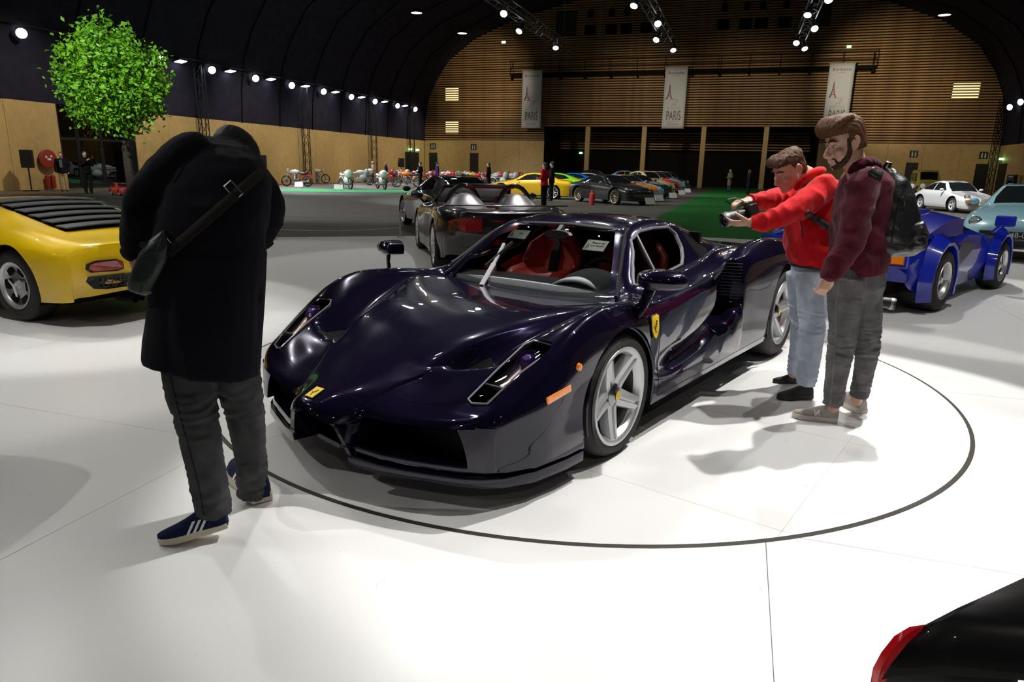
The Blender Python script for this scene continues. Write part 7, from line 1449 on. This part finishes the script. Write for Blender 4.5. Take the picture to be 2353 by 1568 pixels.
inn = [PX(x, y, 1.295) for x, y in ((2121, 1440), (2098, 1460), (2075, 1482), (2050, 1512), (2034, 1534), (2018, 1562), (2010, 1590))]; ot = [PX(x, y, 1.30) for x, y in red]
m.rings([[a, a+V((0, 0, -.03)), b_+V((0, 0, -.05)), b_, (a+b_)/2+V((0, -.01, .012))] for a, b_ in zip(ot, inn)], True, True); m.obj('rear_lamp', mat('bright_red_lens', (.62, .006, .012), .12, coat=1, emit=.08, ecol=(1, .02, .03)), kc)
m = MB(); m.box((1.75, .6, .32), (.9, .8, .5)); m.obj('lower_body', GKP, kc, False)
ww = wheel(kc, (1.45, .35, .33), .33, .24, .22, 1, 'fork5', low=True)
# ================================================================ motorcycles, distant visitors, tree, small things
ENG = mat('engine_metal', (.30, .30, .31), .35, .9); SPK = mat('spoke_disc', (.38, .38, .38), .35, .7, alpha=.35); TY2 = mat('bike_tyre', (.03, .03, .03), .8)
BW = None
def bike_wheel(p, x):
    global BW
    if BW is None:
        t = MB(); t.lathe([(.27, -.03), (.30, -.05), (.325, -.03), (.33, 0), (.325, .03), (.30, .05), (.27, .03)], 22, axis='y'); r = MB(); r.lathe([(.275, -.03), (.25, -.025), (.25, .025), (.275, .03)], 22, axis='y'); h = MB(); h.lathe([(.001, -.06), (.09, -.05), (.09, .05), (.001, .06)], 12, axis='y')
        s = MB()
        for k in range(14): a = 2*PI*k/14; s.bar((math.cos(a)*.06, .03*(-1)**k, math.sin(a)*.06), (math.cos(a)*.26, 0, math.sin(a)*.26), .006, .006)
        BW = [('tyre', t.mesh('tyre'), TY2), ('rim', r.mesh('rim'), CHR), ('hub', h.mesh('hub'), ENG), ('spokes', s.mesh('spokes', False), CHR)]
        for n, me, mm in BW: me.materials.append(mm)
    e = bpy.data.objects.new('wheel', None); COL.objects.link(e); e.parent = p; e.location = (x, 0, .33)
    for n, me, mm in BW: o = bpy.data.objects.new(n, me); COL.objects.link(o); o.parent = e
PM = {}
def pm(c): 
    if c not in PM: PM[c] = mat('bike_paint_%d' % len(PM), c, .3, coat=1.)
    return PM[c]
def bike(loc, ang, tank, body, fairing, label, plate=True, sc=1.06):
    r = thing('motorcycle', label, 'motorcycle', loc, ang, 'classic racing motorcycles'); r.scale = (sc, sc, sc); bike_wheel(r, .70); bike_wheel(r, -.70); T_, B_ = pm(tank), pm(body)
    m = MB(); m.tube([(.42, 0, .86), (-.1, 0, .70), (-.45, 0, .68)], .022, 6).tube([(.42, 0, .80), (.22, 0, .32), (-.2, 0, .26), (-.45, 0, .66)], .02, 6).tube([(-.25, .09, .33), (-.70, .09, .33)], .02, 6).tube([(-.25, -.09, .33), (-.70, -.09, .33)], .02, 6); m.obj('frame', B_, r)
    m = MB(); m.tube([(.44, .09, .90), (.70, .09, .33)], .024, 8).tube([(.44, -.09, .90), (.70, -.09, .33)], .024, 8); m.obj('fork', CHR, r)
    m = MB(); m.tube([(.40, -.33, .90), (.46, -.16, .95), (.46, .16, .95), (.40, .33, .90)], .014, 6); m.obj('handlebar', BLK, r)
    m = MB(); m.sphere((.12, 0, .88), .2, 14, 10, (1.75, .75, .72)); m.obj('tank', T_, r)
    m = MB(); m.sphere((-.40, 0, .80), .16, 12, 8, (1.9, .75, .42)); m.sphere((-.68, 0, .84), .12, 10, 8, (1, .8, .7)); m.obj('seat', BLK if not fairing else B_, r)
    m = MB(); m.box((.02, 0, .36), (.42, .26, .22)); m.lathe([(.11, .0), (.12, .06), (.10, .08), (.12, .14), (.10, .16), (.12, .22), (.08, .28)], 10, (.08, 0, .44)); bevelmod(m.obj('engine', ENG, r, False), .02)
    m = MB(); m.tube([(.16, .13, .58), (.30, .15, .40), (.10, .17, .26), (-.5, .18, .30), (-.92, .18, .36)], [.02, .022, .025, .03, .05], 8); m.obj('exhaust', CHR, r)
    m = MB(); m.tube([(-.70+.37*math.cos(a), 0, .33+.37*math.sin(a)) for a in np.linspace(.9, 2.6, 9)], .055, 6, True, .25, (0, 1, 0)); m.obj('rear_mudguard', B_, r)
    if fairing: m = MB(); m.sphere((.52, 0, .86), .27, 14, 10, (.75, .95, .95)); m.sphere((.30, 0, .52), .26, 12, 8, (1.25, .85, .95)); m.obj('fairing', B_, r)
    if plate: m = MB(); m.sphere((.70 if fairing else .56, 0, .93), .13, 12, 8, (.22, 1, 1.1)); m.obj('number_plate', WHT, r)
Rd, Wh, Yl, Gr, Or, Bk = (.55, .015, .02), (.72, .72, .70), (.80, .62, .02), (.45, .48, .48), (.80, .25, .02), (.02, .02, .025)
BL = [(683, 429, 170, Wh, Rd, 0, 'red and white racing motorcycle with a yellow flash at the end of the row'), (726, 421, 12, Wh, Gr, 0, 'silver racing motorcycle with a bright white tank behind the red and white one'), (772, 419, 175, Rd, Rd, 0, 'all red motorcycle behind the silver one with a white tank'), (795, 435, -55, Wh, Wh, 1, 'white faired racing motorcycle on the mint green carpet next to a lot card'), (826, 425, 8, Wh, Gr, 1, 'long pale grey streamlined racing motorcycle between two white ones'), (846, 421, -60, Rd, Wh, 1, 'red and white faired motorcycle in front of the man in the pale coat'), (876, 435, -62, Wh, Wh, 1, 'white racing motorcycle with a narrow fairing at the end of the green carpet'), (897, 424, -50, Rd, Rd, 1, 'dark red faired motorcycle in front of the man in the navy coat'), (914, 420, -55, Wh, Rd, 1, 'red motorcycle with white tank before the small loudspeaker'), (929, 422, -50, Rd, Wh, 1, 'white faired motorcycle with red tank before the double door'), (936, 431, 190, Or, Or, 0, 'small orange and red motorcycle standing on the dark floor')]
for i, a in enumerate(BL): bike(G(a[0], a[1], -.004), R(a[2]), a[3], a[4], a[5], a[6])
cl = [(Rd, Wh), (Wh, Rd), (Wh, Wh), (Rd, Rd), (Wh, Gr)]; k = 0
for px, py in ((950, 425), (988, 426), (1018, 427), (1034, 428), (1047, 427), (1060, 426), (1074, 428), (1094, 433), (1109, 429), (1137, 430), (1149, 431), (1160, 429), (1171, 431), (1183, 430)):
    c = cl[k % 5]; k += 1
    if px == 1060: c = (Yl, Wh)
    if px == 1094: c = (Rd, Rd)
    lab = {1060: 'white motorcycle with a yellow fairing panel in the far cluster', 1094: 'red dirt motorcycle with white fork left of the man in the dark green coat'}.get(px, 'red and white faired motorcycle in the far cluster by the plywood wall')
    bike(G(px, py, -.004), R(-58+7*((k*3) % 5)), c[0], c[1], px != 1094, lab)
bike(G(1084, 430, -.004), R(10), (.62, .72, .02), Bk, 0, 'small lime yellow motorcycle next to the red dirt motorcycle')
for px, py, lab in ((2078, 433, 'white motorcycle just above the black leather backpack'), (2100, 431, 'chrome and white motorcycle behind the white classic coupe'), (2124, 430, 'pale motorcycle with long tank behind the roof of the white classic coupe')): bike((lambda q: V((q.x, q.y, -.004)))(PX(px, py, 38+(px-2078)*.09)), R(230), Wh, Gr, 0, lab, sc=1.0)
# visitors far away
def visitor(px, py, hgt, face, coat, trou, hair, label, pose='stand', longcoat=False, skirt=None, hairlong=False, accent=None, at=None):
    p = at or G(px, py, -.004); r = thing('person', label, 'person', p, R(face)); s = hgt/1.75; S = lambda x, y, z: V((x*s, y*s, z*s))
    arms = {'stand': [[(0, 1), (.22, 1.42), (.27, 1.12), (.26, .86)]]}
    A = {1: [(0, .19, 1.42), (-.02, .26, 1.14), (.06, .25, .88)], -1: [(0, -.19, 1.42), (-.02, -.26, 1.14), (.06, -.25, .88)]}
    if pose == 'phone': A = {1: [(0, .19, 1.42), (.10, .24, 1.18), (.30, .08, 1.38)], -1: [(0, -.19, 1.42), (.10, -.24, 1.18), (.32, -.06, 1.36)]}
    if pose == 'hold': A = {1: [(0, .19, 1.42), (-.02, .25, 1.15), (.22, .12, 1.10)], -1: [(0, -.19, 1.42), (-.02, -.25, 1.15), (.22, -.12, 1.10)]}
    b = MB(); b.sphere(S(.01, 0, 1.63), .1*s, 12, 10, (1.02, .82, 1.2)); b.sphere(S(.10, 0, 1.60), .022*s, 8, 6); limb(b, [(S(0, 0, 1.56), .055*s), (S(-.01, 0, 1.45), .06*s), (S(0, 0, 1.2), .10*s), (S(0, 0, .95), .11*s)], 10)
    for sg in (1, -1):
        limb(b, [(S(*A[sg][0]), .04*s), (S(*A[sg][1]), .035*s), (S(*A[sg][2]), .03*s)], 8); d = (V(A[sg][2])-V(A[sg][1])).normalized(); limb(b, [(S(*A[sg][2]), .035*s), (S(*(V(A[sg][2])+d*.09)), .03*s)], 8); limb(b, [(S(0, .09*sg, .92), .07*s), (S(.01, .10*sg, .5), .05*s), (S(-.01, .10*sg, .08), .04*s)], 8)
    blob('body', b, .022, SKIN, r, 1)
    b = MB(); hem = .5 if longcoat else .82
    b.rings([ering(S(0, 0, z), (1, 0, 0), (0, 1, 0), a*s, c*s, 16) for z, a, c in ((hem, .15, .21), (1.0, .135, .18), (1.2, .14, .195), (1.36, .13, .205), (1.45, .10, .16), (1.50, .07, .08))], True, True)
    for sg in (1, -1): limb(b, [(S(*A[sg][0]), .075*s), (S(*A[sg][1]), .062*s), (S(*A[sg][2]), .05*s)], 10)
    blob('coat', b, .022, mat('coat_%02d' % len(MATS), coat, .85), r, 2)
    if accent: m = MB(); m.box(S(.14, 0, 1.25), (.03, .12*s, .35*s)); bevelmod(m.obj('shirt_front', mat('accent_%02d' % len(MATS), accent, .7), r, False), .01)
    for sg in (1, -1):
        b = MB(); limb(b, [(S(0, .09*sg, .92), .10*s), (S(.01, .10*sg, .5), .078*s), (S(-.01, .10*sg, .07), .065*s)], 10); b.obj('trouser_leg', mat('trousers_'+label[:24], trou, .85), r)
        b = MB(); b.sphere(S(.05, .10*sg, .04), .05*s, 10, 6, (2.4, 1, .8)); b.obj('shoe', BLK, r)
    b = MB(); b.sphere(S(-.015, 0, 1.665), .105*s, 12, 8, (1.05, .9, 1.05))
    if hairlong: b.sphere(S(-.07, 0, 1.55), .1*s, 10, 8, (.7, .95, 1.5))
    blob('hair', b, .02, mat('hair_'+label[:24], hair, .6), r, 1, keep=lambda q: q.z > 1.64*s or q.x < -.02*s or hairlong and q.x < .0); return r
visitor(205, 445, 1.80, -40, (.006, .006, .006), (.01, .01, .012), (.01, .01, .01), 'man in black with a cap raising his phone before the glass entrance', 'phone')
visitor(150, 440, 1.74, -70, (.008, .008, .010), (.45, .33, .16), (.10, .06, .03), 'visitor in a dark jacket and beige trousers by the hose reel', accent=(.10, .12, .14))
visitor(857, 421, 1.76, 200, (.42, .34, .25), (.03, .03, .04), (.45, .38, .30), 'visitor in a pale beige coat behind the motorcycles', accent=(.02, .02, .06)); visitor(888, 421, 1.74, 190, (.012, .012, .035), (.02, .02, .03), (.30, .22, .15), 'visitor in a navy coat behind the motorcycles')
visitor(966, 434, 1.72, 160, (.015, .018, .02), (.02, .02, .025), (.02, .02, .02), 'person in a black jacket with white bands leaning over the motorcycles', 'hold', accent=(.5, .5, .5)); visitor(1005, 430, 1.78, 20, (.05, .015, .11), (.02, .02, .025), (.02, .012, .01), 'man in a purple jumper walking past the motorcycles')
visitor(1122, 438, 1.76, 160, (.020, .022, .012), (.03, .025, .02), (.06, .035, .02), 'visitor with long hair and a dark green coat by the far motorcycles', longcoat=True, hairlong=True)
rj = visitor(1249, 474, 1.70, 150, (.42, .008, .015), (.006, .006, .008), (.01, .008, .008), 'attendant in a red jacket and black trousers beside the yellow coupe', 'hold', hairlong=True); text_mesh('STAFF', .08, WST, rj, 'jacket_print', (-.165, 0, 1.33), (R(90), 0, R(-90))) if False else None
visitor(1266, 462, 1.78, 165, (.01, .01, .012), (.01, .01, .012), (.01, .008, .008), 'person in dark clothes standing just behind the attendant in red')
visitor(1452, 424, 1.74, 250, (.015, .015, .02), (.02, .02, .02), (.55, .52, .48), 'white haired man in a dark shirt behind the parked cars'); visitor(1674, 441, 1.70, 200, (.20, .17, .08), (.06, .09, .11), (.40, .30, .14), 'woman in an olive coat standing on the green carpet', 'hold', longcoat=True, hairlong=True); visitor(1718, 447, 1.68, 0, (.010, .011, .014), (.015, .015, .02), (.14, .05, .02), 'woman in a dark coat looking at her phone by the green carpet', 'hold', longcoat=True, hairlong=True)
# tree -------------------------------------------------------------
tp = G(305, 453, -.004); tr_ = thing('tree', 'slender trunked tree with bright lime green leaves by the entrance', 'tree', tp); BARK = mat('bark', (.075, .062, .048), .9, noise_amt=.4, nscale=12, bump=.5, bscale=30)
LF = mat('lime_leaf', (.22, .55, .02), .5, col2=(.10, .32, .015), nscale=.9); LF.node_tree.nodes['Principled BSDF'].inputs['Transmission Weight'].default_value = 0.0
TP = lambda px, py, dy=0: PX(px, py, tp.y+dy)-tp
m = MB(); m.tube([TP(305, 453), TP(302, 420), TP(295, 380), TP(289, 330), TP(286, 290)], [.24, .19, .17, .16, .17], 12); m.obj('trunk', BARK, tr_)
rt = random.Random(3); fork = TP(286, 292); tips = []
sil = [(232, 55, .45), (205, 85, .5), (265, 100, .5), (290, 85, .35), (145, 125, .4), (180, 130, .55), (225, 130, .7), (270, 140, .7), (310, 130, .5), (350, 130, .35), (375, 140, .3), (140, 172, .4), (170, 180, .6), (215, 185, .8), (260, 190, .8), (310, 185, .7), (350, 180, .5), (365, 205, .4), (170, 225, .45), (205, 235, .7), (250, 240, .8), (300, 240, .75), (340, 235, .55), (360, 250, .3), (205, 262, .45), (235, 275, .45), (275, 272, .5), (310, 270, .45), (330, 262, .35)]
leafv, leaff = [], []
def leaf(c, sz):
    d = V((rt.gauss(0, 1), rt.gauss(0, 1), rt.gauss(-.3, .8))).normalized(); n = d.orthogonal().normalized(); n = Matrix.Rotation(rt.uniform(0, 6.28), 3, d) @ n; sdv = d.cross(n); i = len(leafv)
    leafv.extend([c, c+d*sz*.5+sdv*sz*.3+n*sz*.08, c+d*sz, c+d*sz*.5-sdv*sz*.3+n*sz*.08]); leaff.append((i, i+1, i+2)); leaff.append((i, i+2, i+3))
for px, py, rad in sil:
    for dy in ((-.9, .0, .9) if rad > .48 else (rt.uniform(-.4, .4),)):
        c = TP(px+rt.uniform(-8, 8), py+rt.uniform(-6, 6), dy*(1.3 if rad > .6 else .8)); mid = fork.lerp(c, .5)+V((0, 0, .25*rt.random())); mm = MB(); mm.tube([fork, mid, c], [.06, .03, .012], 6); mm.obj('branch', BARK, tr_)
        for _ in range(int(150*rad/.6)):
            o = V((rt.gauss(0, 1), rt.gauss(0, 1), rt.gauss(0, 1))); leaf(c+o*rad*.55, rt.uniform(.14, .24))
mb = MB(); mb.v = [tuple(p) for p in leafv]; mb.f = leaff; mb.mi = [0]*len(leaff); tag(mb.obj('foliage', LF, tr_, False), kind='stuff')
# small red toy cars beside the tree, lot cards, fire extinguisher
for px, py, a, lab in ((280, 449, -40, 'small red toy car with a white screen beside the tree trunk'), (326, 446, -60, 'small red toy car half hidden behind the bending man')):
    o = gcar('toy_car', lab, G(px, py, -.004), R(a), **OLD, paintm=RDP); o.scale = (.36, .36, .36)
for px, py, lab in ((1493, 473, 'white lot card in front of the black coupe'), (1514, 465, 'white lot card in front of the pale blue and orange coupe'), (1546, 458, 'white lot card in front of the dark green coupe'), (1566, 450, 'white lot card in front of the cream saloon'), (1580, 445, 'white lot card in front of the small red vintage car')): sign_card(G(px, py, -.004), R(-62), lab)
sign_card(G(687, 432, .012), R(-85), 'white lot card on the green carpet by the red and white motorcycle'); sign_card(G(778, 438, .012), R(-85), 'white lot card on the green carpet by the white faired motorcycle'); sign_card(G(2262, 508, -.004), R(-60), 'white lot card in front of the white classic coupe')
m = MB(); m.lathe([(.001, .62), (.05, .61), (.06, .52), (.12, .46), (.12, .06), (.10, 0), (.001, 0)], 14); o = m.obj('fire_extinguisher', mat('extinguisher_red', (.55, .05, .04), .4), None); o.location = G(1360, 471, -.004); tag(o, 'red fire extinguisher standing on the floor beside the black coupe', 'fire extinguisher')

# the coupe parked next to the stage path, just out of view; its shadow falls on the floor beside the bending man
gcar('sports_coupe', 'silver coupe on the stage casting its shadow beside the bending man', (-4.62, 2.42, 0), R(-4), **GT, paintm=paint('silver_paint', (.45, .46, .48), .8))
